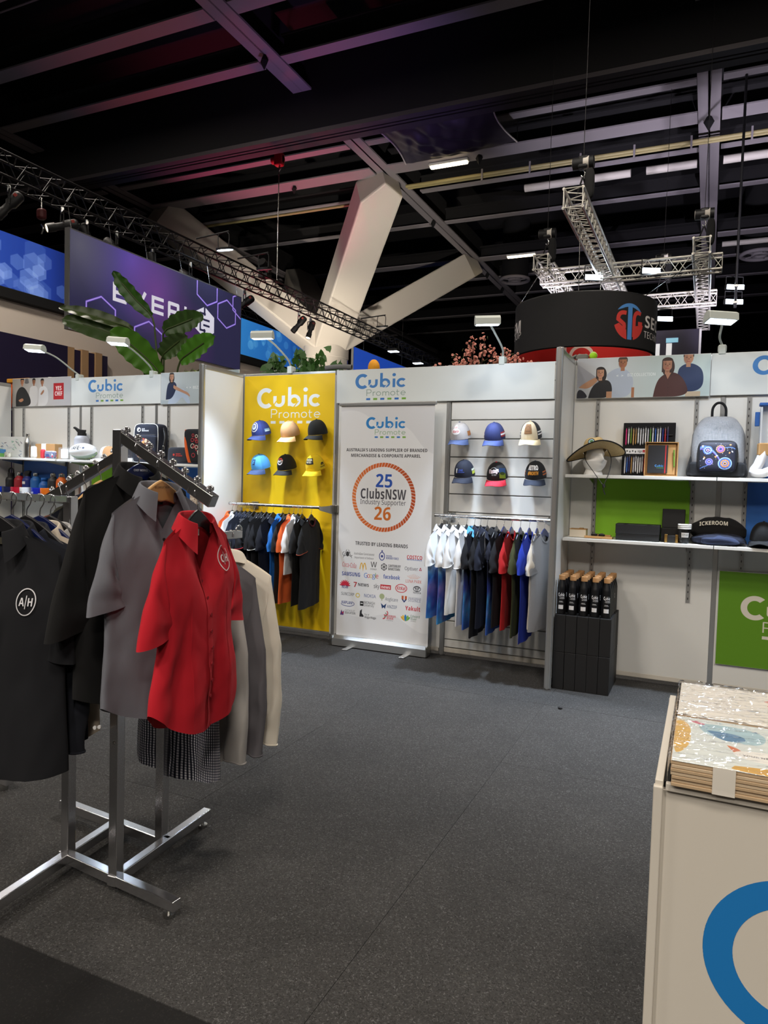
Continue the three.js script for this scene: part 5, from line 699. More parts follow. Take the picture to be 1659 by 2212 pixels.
// lower shelf
{ const y = SH2;
  let t = thing('card_box', 'cream card box with brown lid strips by the dividing panel', 'box', [2.222, y, 0.2]); obj('body', rb(0.122, 0.058, 0.09, 0, 0.03, 0, 0.003), mat(0xe2d4bc), t); obj('lid', [rb(0.124, 0.006, 0.092, 0, 0.061, 0, 0.002), rb(0.03, 0.006, 0.05, 0.02, 0.067, 0, 0.002)], M.kraft, t);
  t = thing('wooden_tray', 'flat wooden tray holding dark sunglasses', 'tray', [2.375, y, 0.22]); obj('board', rb(0.2, 0.01, 0.1, 0, 0.006, 0, 0.003), M.wood, t); obj('rim', [rb(0.11, 0.012, 0.03, 0.03, 0.02, -0.03, 0.003), rb(0.2, 0.008, 0.008, 0, 0.014, 0.046, 0.002)], M.wood, t);
  t = thing('sunglasses', 'dark folded sunglasses on the flat wooden tray', 'sunglasses', [2.37, y + 0.012, 0.235]); for (const s of [-1, 1]) obj('lens', new THREE.SphereGeometry(0.02, 14, 8).scale(1.2, 0.7, 0.25).translate(s * 0.027, 0.013, 0), M.plastic, t); obj('bridge', rb(0.02, 0.004, 0.004, 0, 0.02, 0.002, 0.001), M.plastic, t); obj('temple', [rb(0.05, 0.005, 0.003, 0.02, 0.006, -0.012, 0.001)], M.plastic, t);
  t = thing('gift_box', 'long black gift box with two lid notches', 'gift box', [2.65, y, 0.19]); obj('body', rb(0.3, 0.05, 0.15, 0, 0.026, 0, 0.003), M.black, t); obj('lid', rb(0.306, 0.07, 0.156, 0, 0.084, 0, 0.003), mat(0x161618), t); for (const s of [-1, 1]) obj('lid_notch', cyl(0.02, 0.004, s * 0.08, 0.1196, 0.06, 16), M.blackMat, t);
  t = thing('gift_box', 'open black gift box with raised lid behind the cups', 'gift box', [2.885, y, 0.13]); obj('body', rb(0.156, 0.1, 0.12, 0, 0.051, 0, 0.003), M.black, t); obj('lid', rb(0.158, 0.14, 0.014, 0, 0.17, -0.055, 0.006).rotateX(-0.05), mat(0x141416), t);
  t = thing('metal_bracelet', 'gold and black cuff standing before the open black box', 'ornament', [2.882, y, 0.24]); for (const s of [-1, 1]) obj('gold_plate', rb(0.02, 0.058, 0.03, s * 0.036, 0.03, 0, 0.003), mat(0xb08a4a, { metalness: 0.8, roughness: 0.35 }), t); obj('black_core', rb(0.054, 0.05, 0.034, 0, 0.027, 0, 0.004), M.black, t);
  const c0 = thing('paper_cup', 'black paper cup with a white printed label on the lower shelf', 'cup', [2.968, y, 0.25]); obj('wall', lathe([[0.03, 0], [0.031, 0.002], [0.042, 0.1], [0.0435, 0.102], [0.041, 0.102]], 32), M.black, c0); obj('label', new THREE.CylinderGeometry(0.0415, 0.038, 0.034, 20, 1, true, -0.5, 1.3).translate(0, 0.062, 0), printMat(128, 50, (c) => { c.fillStyle = '#e8e8e8'; c.fillRect(0, 0, 128, 50); txt(c, 'CUP 8OZ', 64, 25, 24, '#777', { bold: true, w: 104 }); }), c0);
  [0, 1, 2].forEach((k) => { const l = thing('cup_lid', ['lowest white lid on the black paper cup', 'middle white lid stacked on the black paper cup', 'topmost white lid stacked on the black paper cup'][k], 'lid', [2.968, y + 0.103 + k * 0.0125, 0.25], 0, 'lids stacked on the paper cup'); obj('disc', lathe([[0, 0.004], [0.038, 0.004], [0.046, 0], [0.047, 0.004], [0.044, 0.0115], [0, 0.0115]], 32), M.white, l); });
  const fold = (name, label, cat, w, h, d, c, at, art) => { const g = thing(name, label, cat, at); obj('folded_cloth', soft(w, h, d, 0.62, (q) => { q[1] = Math.max(0, q[1] * (1 - 0.3 * (q[0] / (w / 2)) ** 2) + 0.012 * nz(q[0] * 16, q[2] * 16, h * 9) + 0.007 * Math.sin(q[1] * 70 + q[0] * 8)); return q; }, 60, 30), cloth(c), g); return g; };
  t = fold('folded_hoodie', 'folded navy hoodie lying on the lower shelf', 'hoodie', 0.36, 0.085, 0.26, 0x151b2e, [3.19, y, 0.165]);
  const hc = fold('cushion_hat', 'black padded hat with pale block lettering on the folded hoodie', 'hat', 0.37, 0.17, 0.16, 0x0b0b0d, [3.185, y + 0.03, 0.1]);
  obj('lettering', grid(16, 4, (u, v) => { const X = -0.03 + (u - 0.5) * 0.2; return [X, 0.105 + v * 0.042 - 0.9 * X * X, 0.09 - 0.3 * (X + 0.03) * (X + 0.03) - 0.25 * v * 0.042, u, v]; }), decalMat(320, 80, (c) => txt(c, 'ICKEROOM', 160, 42, 74, '#d9d4c4', { bold: true, w: 300 })), hc);
  t = fold('folded_shorts', 'slate navy folded shorts in front of the black lettered hat', 'shorts', 0.25, 0.075, 0.14, 0x27304a, [3.2, y, 0.25]);
  t = fold('folded_hoodie', 'folded dark navy top at the shelf edge of the picture', 'hoodie', 0.24, 0.055, 0.2, 0x161b2a, [3.5, y, 0.2]);
  cap('black cap with a red side motif resting on dark folded cloth', [3.47, y + 0.045, 0.19], { front: cFab(0x0b0b0d), side: B(96, 64, (c) => { c.fillStyle = '#b02c38'; c.fillRect(10, 10, 60, 40); c.fillStyle = '#dcdcdc'; c.fillRect(30, 30, 50, 10); }) }, 0, -0.3, 'caps lying on the shelves');
}
// bottles on stacked bottle boxes
{
  const bxs = [2.165, 2.245, 2.325, 2.405, 2.485], bzs = [0.47, 0.378, 0.286, 0.194, 0.102], bh = 0.2745;
  const grp = 'black bottle boxes stacked by the dividing panel', bm = [mat(0x121214, { roughness: 0.6 }), mat(0x151517, { roughness: 0.55 })];
  const base = thing('bottle_box', 'tmp', 'box', [0, 0, 0], 0, grp); obj('carton', rb(0.0785, bh - 0.001, 0.0905, 0, bh / 2, 0, 0.0025, 1), bm[0], base); obj('flap_edge', [bx(0.0785, 0.0012, 0.0012, 0, bh - 0.003, 0.0456), bx(0.0012, 0.02, 0.0012, 0.034, bh - 0.014, 0.0456)], mat(0x3a3a3c), base);
  const ord = ['first', 'second', 'third', 'fourth', 'fifth'];
  let first = true;
  for (const lv of [1, 0]) bzs.forEach((z, j) => bxs.forEach((x, i) => {
    if (!lv && j && i < 4) return;                                        // hidden inside the stack
    const label = `black bottle carton, ${lv ? 'upper' : 'lower'} layer, ${ord[i]} from the dividing panel, ${ord[j]} row from the front`, at = [x + rnd(-0.0008, 0.0008), lv * (bh + 0.001) + 0.001, z + rnd(-0.001, 0.001)];
    if (first) { base.position.set(...at); base.userData.label = label; first = false; } else copyOf(base, label, at);
  }));
  const b0 = thing('drink_bottle', 'tmp', 'bottle', [0, 0, 0], 0, 'black bottles on the carton stack');
  obj('body', lathe([[0, 0], [0.03, 0], [0.0325, 0.004], [0.0325, 0.185], [0.03, 0.205], [0.0215, 0.238], [0.021, 0.25]], 32), mat(0x101012, { roughness: 0.38 }), b0); obj('cap', lathe([[0, 0.25], [0.0225, 0.25], [0.0235, 0.253], [0.0235, 0.282], [0.021, 0.285], [0, 0.285]], 24), M.cork, b0);
  obj('print', new THREE.CylinderGeometry(0.0328, 0.0328, 0.13, 20, 1, true, -0.85, 1.7).translate(0, 0.098, 0), decalMat(160, 200, (c) => { logo(c, 14, 10, 0.25, '#e8e8ea', '#e8e8ea', ['#e8e8ea'], '#101012'); c.fillStyle = '#d8d8da'; c.fillRect(38, 104, 70, 4); c.fillRect(30, 114, 96, 3); c.fillStyle = '#e4e4e6'; c.fillRect(24, 148, 104, 46); }), b0);
  first = true;
  bzs.forEach((z, j) => bxs.forEach((x, i) => { const label = `black bottle with bamboo lid, ${ord[i]} from the dividing panel, ${ord[j]} row from the front`, at = [x - 0.006, 2 * bh + 0.0025, z * 0.98 - 0.003]; if (first) { b0.position.set(...at); b0.userData.label = label; b0.rotation.y = 0.1; first = false; } else copyOf(b0, label, at, 0.1 + rnd(-0.15, 0.15)); }));
}
// ---------------------------------------------------------------- left shelves, upper
{
  const y = (x) => LS1(x) + 0.001, put = (n, l, c, x, z, turn = 0) => thing(n, l, c, [x, y(x), z], turn);
  let t = put('leaf_box', 'white box printed with pale green leaves', 'box', -4.06, 0.12); obj('carton', rb(0.39, 0.23, 0.1, 0, 0.116, 0, 0.003), M.white, t); obj('print', sheet(0.38, 0.222, 0, 0.116, 0.0512), printMat(380, 222, (c) => { c.fillStyle = '#e4e6e4'; c.fillRect(0, 0, 380, 222); for (let i = 0; i < 26; i++) { c.save(); c.translate(rnd(10, 370), rnd(10, 210)); c.rotate(rnd(-0.6, 0.8)); c.fillStyle = ['#9dbfae', '#b9cfc4', '#8f8a94', '#a8b8c4'][i % 4]; c.beginPath(); c.ellipse(0, 0, 22, 6, 0, 0, 7); c.fill(); c.restore(); } txt(c, 'ECOPLUS', 180, 120, 30, '#a8b4bc', { w: 110 }); }), t);
  t = put('steel_bottle', 'tall brushed steel bottle between leaf box and kraft box', 'bottle', -3.765, 0.2); obj('body', lathe([[0, 0], [0.036, 0], [0.038, 0.004], [0.038, 0.15], [0.03, 0.185], [0.019, 0.215], [0.0175, 0.235]], 32), M.steel, t); obj('lid', lathe([[0, 0.235], [0.02, 0.235], [0.02, 0.262], [0.017, 0.268], [0, 0.268]], 24), M.steel, t);
  t = put('soap_box', 'blue and green soap carton at the picture edge', 'box', -4.13, 0.27); obj('carton', [rb(0.14, 0.045, 0.06, 0, 0.062, 0, 0.003)], mat(0x4a8cc4), t); obj('green_base', rb(0.14, 0.04, 0.062, 0, 0.02, 0, 0.003), mat(0x6fae5a), t);
  t = put('gift_bag', 'patterned round tin in front of the leaf box', 'tin', -3.985, 0.27); obj('tin', lathe([[0, 0], [0.036, 0], [0.038, 0.003], [0.038, 0.05], [0.035, 0.055], [0, 0.055]], 24), printMat(128, 32, (c) => { c.fillStyle = '#b9b4a4'; c.fillRect(0, 0, 128, 32); for (let i = 0; i < 40; i++) { c.fillStyle = ['#6a5a48', '#e4e0d0', '#8a7aa0'][i % 3]; c.fillRect(rnd(0, 128), rnd(0, 32), 5, 4); } }), t);
  t = put('kraft_box', 'brown kraft gift box behind the tall white cups', 'box', -3.52, 0.13); obj('carton', rb(0.3, 0.16, 0.1, 0, 0.081, 0, 0.003), M.kraft, t); obj('paper_sash', rb(0.07, 0.163, 0.104, -0.02, 0.082, 0, 0.002), M.white, t);
  t = put('goods_pouch', 'white folded paper pouch beside the steel bottle', 'pouch', -3.62, 0.24); obj('pouch', soft(0.09, 0.13, 0.04, 0.5, (q) => { q[0] *= 1 - 0.25 * Math.sin(q[1] * 20); return q; }, 24, 14), M.white, t);
  t = put('goods_pouch', 'red and white snack pouch in front of the kraft box', 'pouch', -3.35, 0.25); obj('pouch', soft(0.15, 0.085, 0.05, 0.45, undefined, 28, 14), printMat(256, 128, (c) => { c.fillStyle = '#7c8094'; c.fillRect(0, 0, 256, 128); for (let i = 0; i < 90; i++) { c.fillStyle = ['#b8283a', '#d8d8dc', '#3a4a80', '#2a2a34'][i % 4]; c.fillRect(rnd(0, 250), rnd(0, 120), 16, 12); } }), t);
  t = put('goods_pouch', 'red pouch standing next to the red and white one', 'pouch', -3.455, 0.26); obj('pouch', soft(0.05, 0.1, 0.04, 0.5, undefined, 20, 12), mat(0xc2303c), t);
  t = put('acrylic_block', 'clear printed acrylic block beside the rugby ball', 'display block', -3.2, 0.2); obj('block', rb(0.13, 0.125, 0.05, 0, 0.063, 0, 0.003), mat(0xffffff, { transmission: 0.9, thickness: 0, roughness: 0.1 }), t); obj('insert', rb(0.11, 0.1, 0.004, 0, 0.06, 0, 0.001), M.white, t);
  t = put('rugby_ball', 'white rugby ball with dark lettering and green underside', 'rugby ball', -2.925, 0.2); const rbG = lathe(Array.from({ length: 25 }, (_, i) => { const s = -1 + i / 12; return [0.088 * Math.sqrt(Math.max(0, 1 - Math.abs(s) ** 1.75)), s * 0.19]; }), 40).rotateZ(PI / 2).translate(0, 0.09, 0);
  obj('ball', rbG, printMat(512, 512, (c) => { c.fillStyle = '#e3e6e8'; c.fillRect(0, 0, 512, 512); c.fillStyle = '#7f8f80'; c.fillRect(312, 0, 146, 512); c.fillStyle = '#9fc07a'; for (let i = 0; i < 9; i++) { c.beginPath(); c.ellipse(385, 30 + i * 60, 30, 16, 0, 0, 7); c.fill(); } }), t);
  obj('ball_print', grid(16, 6, (u, v) => { const x = -0.13 + u * 0.23, s = x / 0.19, r = 0.0895 * Math.sqrt(1 - Math.abs(s) ** 1.75), a = 0.1 + v * 0.75; return [x, 0.09 + Math.sin(a) * r, Math.cos(a) * r, u, v]; }), decalMat(320, 80, (c) => { txt(c, 'TAFE', 120, 42, 72, '#2a2c30', { bold: true, w: 190 }); txt(c, 'NSW', 232, 42, 24, '#2a2c30', { bold: true, w: 22, rot: PI / 2 }); c.fillStyle = '#4a5a78'; c.beginPath(); c.ellipse(282, 40, 20, 14, 0, 0, 7); c.fill(); }), t);
  t = put('sports_jug', 'grey sports jug with black spout behind the rugby ball', 'jug', -3.09, 0.07); obj('body', lathe([[0, 0], [0.075, 0], [0.08, 0.01], [0.08, 0.22], [0.065, 0.25], [0.045, 0.262]], 32), mat(0xb2b2b8, { roughness: 0.4 }), t); obj('lid', [cyl(0.046, 0.03, 0, 0.275, 0, 24), ext([[-0.11, 0.06], [-0.085, 0.05], [-0.03, 0.0], [0.04, 0.0], [0.05, 0.036], [-0.03, 0.04], [-0.1, 0.07]], 0.03, 0.004).translate(-0.005, 0.285, 0)], M.black, t);
  cap('white cap with small lettering and black under-peak beside the rugby ball', [-2.575, y(-2.575) + 0.022, 0.19], { front: cFab(0xdedede), back: cFab(0xb58a60), peak: cFab(0xd8d8d8), badge: B(128, 60, (c) => { txt(c, 'SEAS', 64, 30, 40, '#2a3450', { bold: true, w: 92 }); }) }, 0.02, -0.9, 'caps lying on the shelves');
  t = put('blister_pack', 'silver foil packet beside the navy backpack', 'packet', -2.275, 0.2); obj('foil', soft(0.085, 0.16, 0.04, 0.4, (q) => { q[2] += 0.012 * nz(q[0] * 60, q[1] * 50); q[1] += 0.03; return q; }, 30, 24), mat(0x606066, { metalness: 0.7, roughness: 0.3 }), t); obj('white_base', rb(0.09, 0.035, 0.05, 0, 0.018, 0, 0.002), M.white, t);
  t = put('backpack', 'navy backpack with white piping and a round dotted motif', 'backpack', -2.04, 0.16, 0.12); const nv = cloth(0x171b2a);
  obj('main_compartment', soft(0.3, 0.39, 0.17, 0.28, (q) => { q[2] += 0.003 * nz(q[0] * 12, q[1] * 12); return q; }, 44, 26), nv, t); obj('front_pocket', soft(0.275, 0.27, 0.06, 0.25, (q) => { q[2] += 0.085; return q; }, 30, 18), nv, t);
  for (const s of [-1, 1]) obj('piping', tube([V(s * 0.118, 0.01, 0.088), V(s * 0.136, 0.12, 0.088), V(s * 0.138, 0.3, 0.084), V(s * 0.12, 0.37, 0.078), V(0, 0.386, 0.07)], 0.0035, 30, 6), M.white, t);
  obj('pocket_zip', tube([V(-0.12, 0.275, 0.098), V(0.12, 0.275, 0.098)], 0.004, 12, 6), M.black, t); obj('shoulder_strap', tube([V(0.14, 0.35, 0.0), V(0.19, 0.25, 0.04), V(0.18, 0.12, 0.06), V(0.15, 0.04, 0.05)], 0.012, 24, 8), M.black, t); obj('buckle', rb(0.022, 0.035, 0.008, 0.19, 0.15, 0.066, 0.003), M.steel, t);
  obj('top_print', sheet(0.16, 0.06, -0.03, 0.325, 0.0865), decalMat(256, 96, (c) => { c.fillStyle = '#e4e6ea'; c.beginPath(); c.arc(44, 48, 36, 0, 7); c.fill(); c.fillStyle = '#171b2a'; c.beginPath(); c.ellipse(52, 52, 14, 24, 0.5, 0, 7); c.fill(); txt(c, 'South', 126, 34, 26, '#e4e6ea', { bold: true, w: 56 }); txt(c, 'Belmont', 164, 62, 36, '#e4e6ea', { bold: true, w: 130 }); }), t);
  obj('round_motif', new THREE.CircleGeometry(0.105, 36).translate(-0.01, 0.135, 0.1165), printMat(256, 256, (c) => { c.fillStyle = '#5a3a34'; c.fillRect(0, 0, 256, 256); for (let i = 0; i < 60; i++) { c.fillStyle = ['#c8503a', '#d8c8a8', '#6a8a9a', '#e0a060', '#3a4a8a', '#c8d0c0'][i % 6]; c.beginPath(); c.ellipse(rnd(0, 256), rnd(0, 256), rnd(8, 26), rnd(6, 18), rnd(0, 3), 0, 7); c.fill(); } for (let i = 0; i < 120; i++) { c.fillStyle = '#eee6d6'; c.beginPath(); c.arc(rnd(0, 256), rnd(0, 256), 3, 0, 7); c.fill(); } }), t);
  t = put('pouch', 'charcoal wash bag with red lettering', 'bag', -1.625, 0.2); obj('bag', soft(0.27, 0.16, 0.1, 0.36, (q) => { q[2] += 0.004 * nz(q[0] * 20, q[1] * 20); return q; }, 36, 20), cloth(0x2c2f38), t); obj('lettering', sheet(0.14, 0.04, 0.0, 0.085, 0.0535), decalMat(256, 74, (c) => { txt(c, 'REMOTE', 150, 22, 34, '#d0443a', { bold: true, w: 110 }); txt(c, 'APPLIANCES', 166, 54, 34, '#d0443a', { bold: true, w: 150 }); c.fillStyle = '#d0443a'; c.beginPath(); c.arc(50, 36, 22, 0, 7); c.fill(); }), t);
  t = put('messenger_bag', 'orange and black bag with dotted red motif by the post', 'bag', -1.4, 0.21); obj('bag', soft(0.26, 0.34, 0.12, 0.3, (q) => { q[0] += 0.05 * (1 - q[1] / 0.34) - 0.02; return q; }, 40, 22), cloth(0x1d1f24), t); obj('orange_edge', tube([V(-0.13, 0.33, 0.02), V(-0.115, 0.22, 0.045), V(-0.085, 0.09, 0.055), V(-0.06, 0.01, 0.05)], 0.018, 24, 8), F('orange'), t);
  obj('motif', sheet(0.15, 0.26, 0.025, 0.18, 0.0615), decalMat(160, 270, (c) => { for (let i = 0; i < 14; i++) { c.strokeStyle = i % 3 ? '#a8323a' : '#d8d0c0'; c.lineWidth = 7; c.beginPath(); c.arc(rnd(20, 140), rnd(20, 250), rnd(8, 22), 0, 7); c.stroke(); } }), t);
  t = put('laptop_sleeve', 'flat navy sleeve lying under the orange bag', 'sleeve', -1.46, 0.285); obj('cover', rb(0.3, 0.012, 0.05, 0, 0.007, 0, 0.004), F('navy'), t);
}
// lower left shelf: bottles and mugs
{
  const BT = [['black bottle with a round carry loop', -4.13, 0x0e0e10, 'loop'], ['red bottle with a steel cap', -3.99, 0xa01c2a, 'cap'], ['dark blue bottle with black spout', -3.86, 0x1a2c7c, 'spout'], ['tall sky blue bottle with a steel cap', -3.73, 0x1f62a8, 'cap'], ['short blue bottle with a blue lid', -3.598, 0x1d5fae, 'short'], ['charcoal bottle with a steel cap', -3.462, 0x26282c, 'cap'], ['orange bottle with a steel cap', -3.332, 0xd2641a, 'cap'], ['slim black bottle with a steel cap', -3.195, 0x131316, 'slim']];
  for (const [l, x, c, k] of BT) {
    const t = thing('drink_bottle', l + ' on the lower shelf', 'bottle', [x, LS2 + 0.001, 0.12], 0, 'coloured bottles on the lower shelf'), r = k === 'slim' ? 0.042 : 0.058, h = k === 'short' ? 0.125 : 0.175, m = mat(c, { roughness: 0.45 });
    obj('body', lathe([[0, 0], [r - 0.004, 0], [r, 0.005], [r, h], [r * 0.86, h + 0.025], [r * 0.6, h + 0.038], [r * 0.58, h + 0.05]], 32), m, t); const Y = h + 0.05;
    if (k === 'cap' || k === 'slim') { obj('steel_cap', lathe([[0, Y], [0.028, Y], [0.03, Y + 0.004], [0.03, Y + 0.032], [0.024, Y + 0.038], [0, Y + 0.038]], 24), M.steel, t); obj('cap_loop', new THREE.TorusGeometry(0.02, 0.004, 8, 20, PI).translate(0, Y + 0.02, 0), mat(c), t); }
    if (k === 'loop') { obj('lid', cyl(0.036, 0.04, 0, Y + 0.01, 0), m, t); obj('carry_loop', new THREE.TorusGeometry(0.038, 0.009, 10, 28).translate(0, Y + 0.045, 0), m, t); }
    if (k === 'spout') { obj('lid', cyl(0.034, 0.03, 0, Y + 0.01, 0), M.black, t); obj('spout', ext([[-0.045, 0], [-0.03, 0.03], [0.02, 0.04], [0.045, 0.03], [0.03, 0.008]], 0.03, 0.004).translate(0, Y + 0.02, 0), M.black, t); obj('label', new THREE.CylinderGeometry(r + 0.0008, r + 0.0008, 0.03, 16, 1, true, -0.4, 0.8).translate(0, 0.15, 0), M.white, t); }
    if (k === 'short') obj('lid', lathe([[0, Y], [0.035, Y], [0.036, Y + 0.03], [0.03, Y + 0.038], [0, Y + 0.038]], 24), m, t);
  }
  [['royal blue mug at the picture edge', -4.125, 0x1a35b0], ['navy mug in front of the black bottle', -4.0, 0x1b2140], ['red mug in front of the red bottle', -3.86, 0xa8182c], ['white mug with a small grey print', -3.718, 0xe2e4e6], ['deep blue mug with pale lettering', -3.54, 0x16259a], ['orange mug in front of the charcoal bottle', -3.4, 0xd2691c]].forEach(([l, x, c], i) => {
    const t = thing('mug', l, 'mug', [x, LS2 + 0.001, 0.265], 0, 'mugs along the lower shelf edge'); obj('cup', lathe([[0, 0.004], [0.05, 0], [0.056, 0.004], [0.06, 0.1], [0.057, 0.102], [0.054, 0.098], [0.052, 0.012], [0, 0.012]], 32), mat(c, { roughness: 0.25 }), t); obj('handle', new THREE.TorusGeometry(0.026, 0.006, 8, 20, PI).rotateZ(-PI / 2).rotateY(-2.2).translate(-0.03, 0.05, -0.046), mat(c, { roughness: 0.25 }), t);
    if (i === 3 || i === 4) obj('print', new THREE.CylinderGeometry(0.0595, 0.058, 0.05, 14, 1, true, -0.6, 1.0).translate(0, 0.052, 0), decalMat(96, 64, (c2) => txt(c2, i === 3 ? 'SB' : '1001', 48, 34, 40, i === 3 ? '#8a98a8' : '#c8d0e8', { bold: true, w: 66 })), t);
  });
  [[-1.68, 'speckled tumbler with a white lid'], [-1.44, 'taller speckled tumbler near the post']].forEach(([x, l], i) => { const t = thing('tumbler', l + ' on the lower shelf', 'tumbler', [x, LS2 + 0.001, 0.2], 0, 'speckled tumblers'); obj('body', lathe([[0, 0], [0.045, 0], [0.056, 0.15], [0.05, 0.152]], 28), printMat(128, 128, (c) => { c.fillStyle = '#c8b8a4'; c.fillRect(0, 0, 128, 128); for (let k = 0; k < 700; k++) { c.fillStyle = ['#7a6a5c', '#e8ded0', '#a08a78'][k % 3]; c.fillRect(rnd(0, 128), rnd(0, 128), 3, 3); } }), t); obj('lid', lathe([[0, 0.15], [0.058, 0.15], [0.06, 0.155], [0.056, 0.175], [0, 0.178]], 28), M.white, t); });
}

// ---------------------------------------------------------------- counter at the picture edge with two wrapped bundles
{
  const t = thing('counter', 'white stand counter with a large blue letter on its front', 'counter', [3.54, 0, 4.16]), L = -0.5, R = 0.5, F0 = 0.29, K0 = -0.29;
  obj('front_panel', rb(0.98, 0.93, 0.02, 0, 0.515, F0 - 0.02, 0.002), M.beige, t); obj('side_panel', rb(0.014, 0.96, 0.55, L + 0.009, 0.495, 0, 0.002), M.beige, t); obj('side_panel', rb(0.02, 0.96, 0.55, R - 0.022, 0.5, 0, 0.002), M.beige, t); obj('back_panel', rb(0.95, 0.93, 0.016, 0, 0.515, K0 + 0.02, 0.002), M.beige, t);
  for (const [x, z] of [[L, F0], [R, F0], [L, K0], [R, K0]]) obj('corner_post', rb(0.016, 0.985, 0.016, x + (x < 0 ? 0.008 : -0.008), 0.4945, z + (z > 0 ? -0.008 : 0.008), 0.0025), M.beige, t);
  obj('top_rail', [rb(0.96, 0.014, 0.012, 0, 0.988, F0 - 0.008, 0.002)], M.beige, t); obj('top_rail', [rb(0.014, 0.02, 0.56, L + 0.009, 0.985, 0, 0.0015)], M.beige, t);
  obj('counter_top', rb(0.94, 0.02, 0.53, 0.012, 0.984, 0, 0.002), M.beige, t); obj('rail_gap', bx(0.009, 0.01, 0.54, L + 0.021, 0.986, 0), M.blackMat, t);
  obj('logo_print', sheet(0.94, 0.9, 0, 0.51, F0 - 0.0096), decalMat(1024, 980, (c) => { c.strokeStyle = '#1a78c0'; c.lineWidth = 50; c.beginPath(); c.arc(218, 253, 127, 0.8, -0.8 + 2 * PI); c.stroke(); c.lineWidth = 46; c.beginPath(); c.moveTo(372, 230); c.lineTo(372, 310); c.arc(432, 310, 60, PI, 0, true); c.lineTo(492, 230); c.moveTo(580, 110); c.lineTo(580, 378); c.stroke(); c.beginPath(); c.arc(650, 310, 60, 0, 2 * PI); c.stroke(); }), t);
  const wrapMat = mat(0xffffff, { transmission: 1, thickness: 0, roughness: 0.05, ior: 1.5, clearcoat: 1, clearcoatRoughness: 0.08 });
  const bundle = (label, z0, d, cover, lens) => {
    const b = thing('magazine_bundle', label, 'magazines', [3.225, 0.995, z0]), w = 0.315, n = 7;
    for (let i = 0; i < n; i++) obj('magazine', rb(w + rnd(-0.003, 0.003), 0.0058, d + rnd(-0.004, 0.004), rnd(-0.001, 0.001), 0.004 + i * 0.0062, rnd(-0.0015, 0.0015), 0.0012, 1), mat(i % 2 ? 0xcdb89a : 0xbfa583, { roughness: 0.7 }), b);
    obj('cover', sheet(w, d, 0, 0, 0).rotateX(-PI / 2).translate(0, 0.0452, 0), cover, b);
    if (lens) obj('paper_band', rb(0.035, 0.047, 0.0015, -0.075, 0.0235, d / 2 + 0.002, 0.0005), mat(0xe2ddd2), b);
    obj('plastic_wrap', grid(90, 70, (u, v) => { const p = (u - 0.5) * 2, q = (v - 0.5) * 2, X = clamp(p * (w / 2 + 0.05), -w / 2 - 0.004, w / 2 + 0.004), Z = clamp(q * (d / 2 + 0.05), -d / 2 - 0.004, d / 2 + 0.004), dx = Math.max(0, Math.abs(p * (w / 2 + 0.05)) - w / 2 - 0.004), dz = Math.max(0, Math.abs(q * (d / 2 + 0.05)) - d / 2 - 0.004); const f = 0.006 * Math.abs(nz(X * 14 + Z * 30, Z * 70 + X * 12, z0 * 5)) + 0.003 * Math.abs(nz(X * 50, Z * 190, 2)); return [X + Math.sign(X) * f * (dx > 0 ? 1 : 0), 0.0475 + f * 1.5 - Math.max(dx, dz) * 0.92, Z + Math.sign(Z) * f * (dz > 0 ? 1 : 0)]; }), wrapMat, b);
  };
  bundle('shrink-wrapped magazines with a map-coloured cover at the counter front', 4.325, 0.262, printMat(640, 520, (c, w, h) => { c.fillStyle = '#d6dcd8'; c.fillRect(0, 0, w, h); const bl = (k, p) => curveBody(c, k, p); bl('#a8c4cc', [[80, 60], [200, 30], [330, 90], [300, 240], [160, 220], [90, 150]]); bl('#5f86a8', [[110, 130], [220, 120], [260, 200], [170, 240]]); bl('#7fa2bc', [[420, 130], [560, 90], [640, 160], [600, 330], [540, 380], [500, 260], [430, 200]]); bl('#d9b060', [[0, 60], [50, 40], [60, 300], [30, 420], [0, 440]]); bl('#d0a24c', [[200, 470], [340, 440], [520, 480], [640, 430], [640, 520], [180, 520]]); bl('#c85a70', [[40, 40], [110, 50], [100, 80]]); bl('#d07a50', [[180, 270], [220, 280], [240, 370], [210, 360]]); c.fillStyle = '#ece9e2'; c.beginPath(); c.ellipse(320, 350, 120, 56, 0.05, 0, 7); c.fill(); txt(c, 'YOUR NEXT CLIENT', 320, 350, 20, '#5a5450', { bold: true, w: 180 }); c.fillStyle = '#44505c'; c.beginPath(); c.ellipse(395, 130, 8, 26, 0.2, 0, 7); c.fill(); }), true);
  bundle('shrink-wrapped white magazines with red ovals at the counter back', 4.052, 0.262, printMat(640, 520, (c, w, h) => { c.fillStyle = '#e0dcd2'; c.fillRect(0, 0, w, h); c.fillStyle = '#d98a7c'; for (let i = 0; i < 4; i++) { c.beginPath(); c.ellipse(390 + i * 8, 150 + i * 62, 44, 22, 0, 0, 7); c.fill(); } c.strokeStyle = '#cfc6b8'; c.lineWidth = 3; for (let i = 0; i < 5; i++) { c.beginPath(); c.moveTo(20, 240 + i * 40); c.lineTo(320, 262 + i * 40); c.stroke(); } }));
}
{ const t = thing('fluff', 'small dark fluff lying on the grey carpet', 'fluff', [2.27, 0.001, 0.98]); obj('lint', soft(0.03, 0.012, 0.02, 0.8, (q) => { q[0] += 0.006 * nz(q[0] * 90, q[2] * 90); return q; }, 16, 10), M.blackMat, t); }

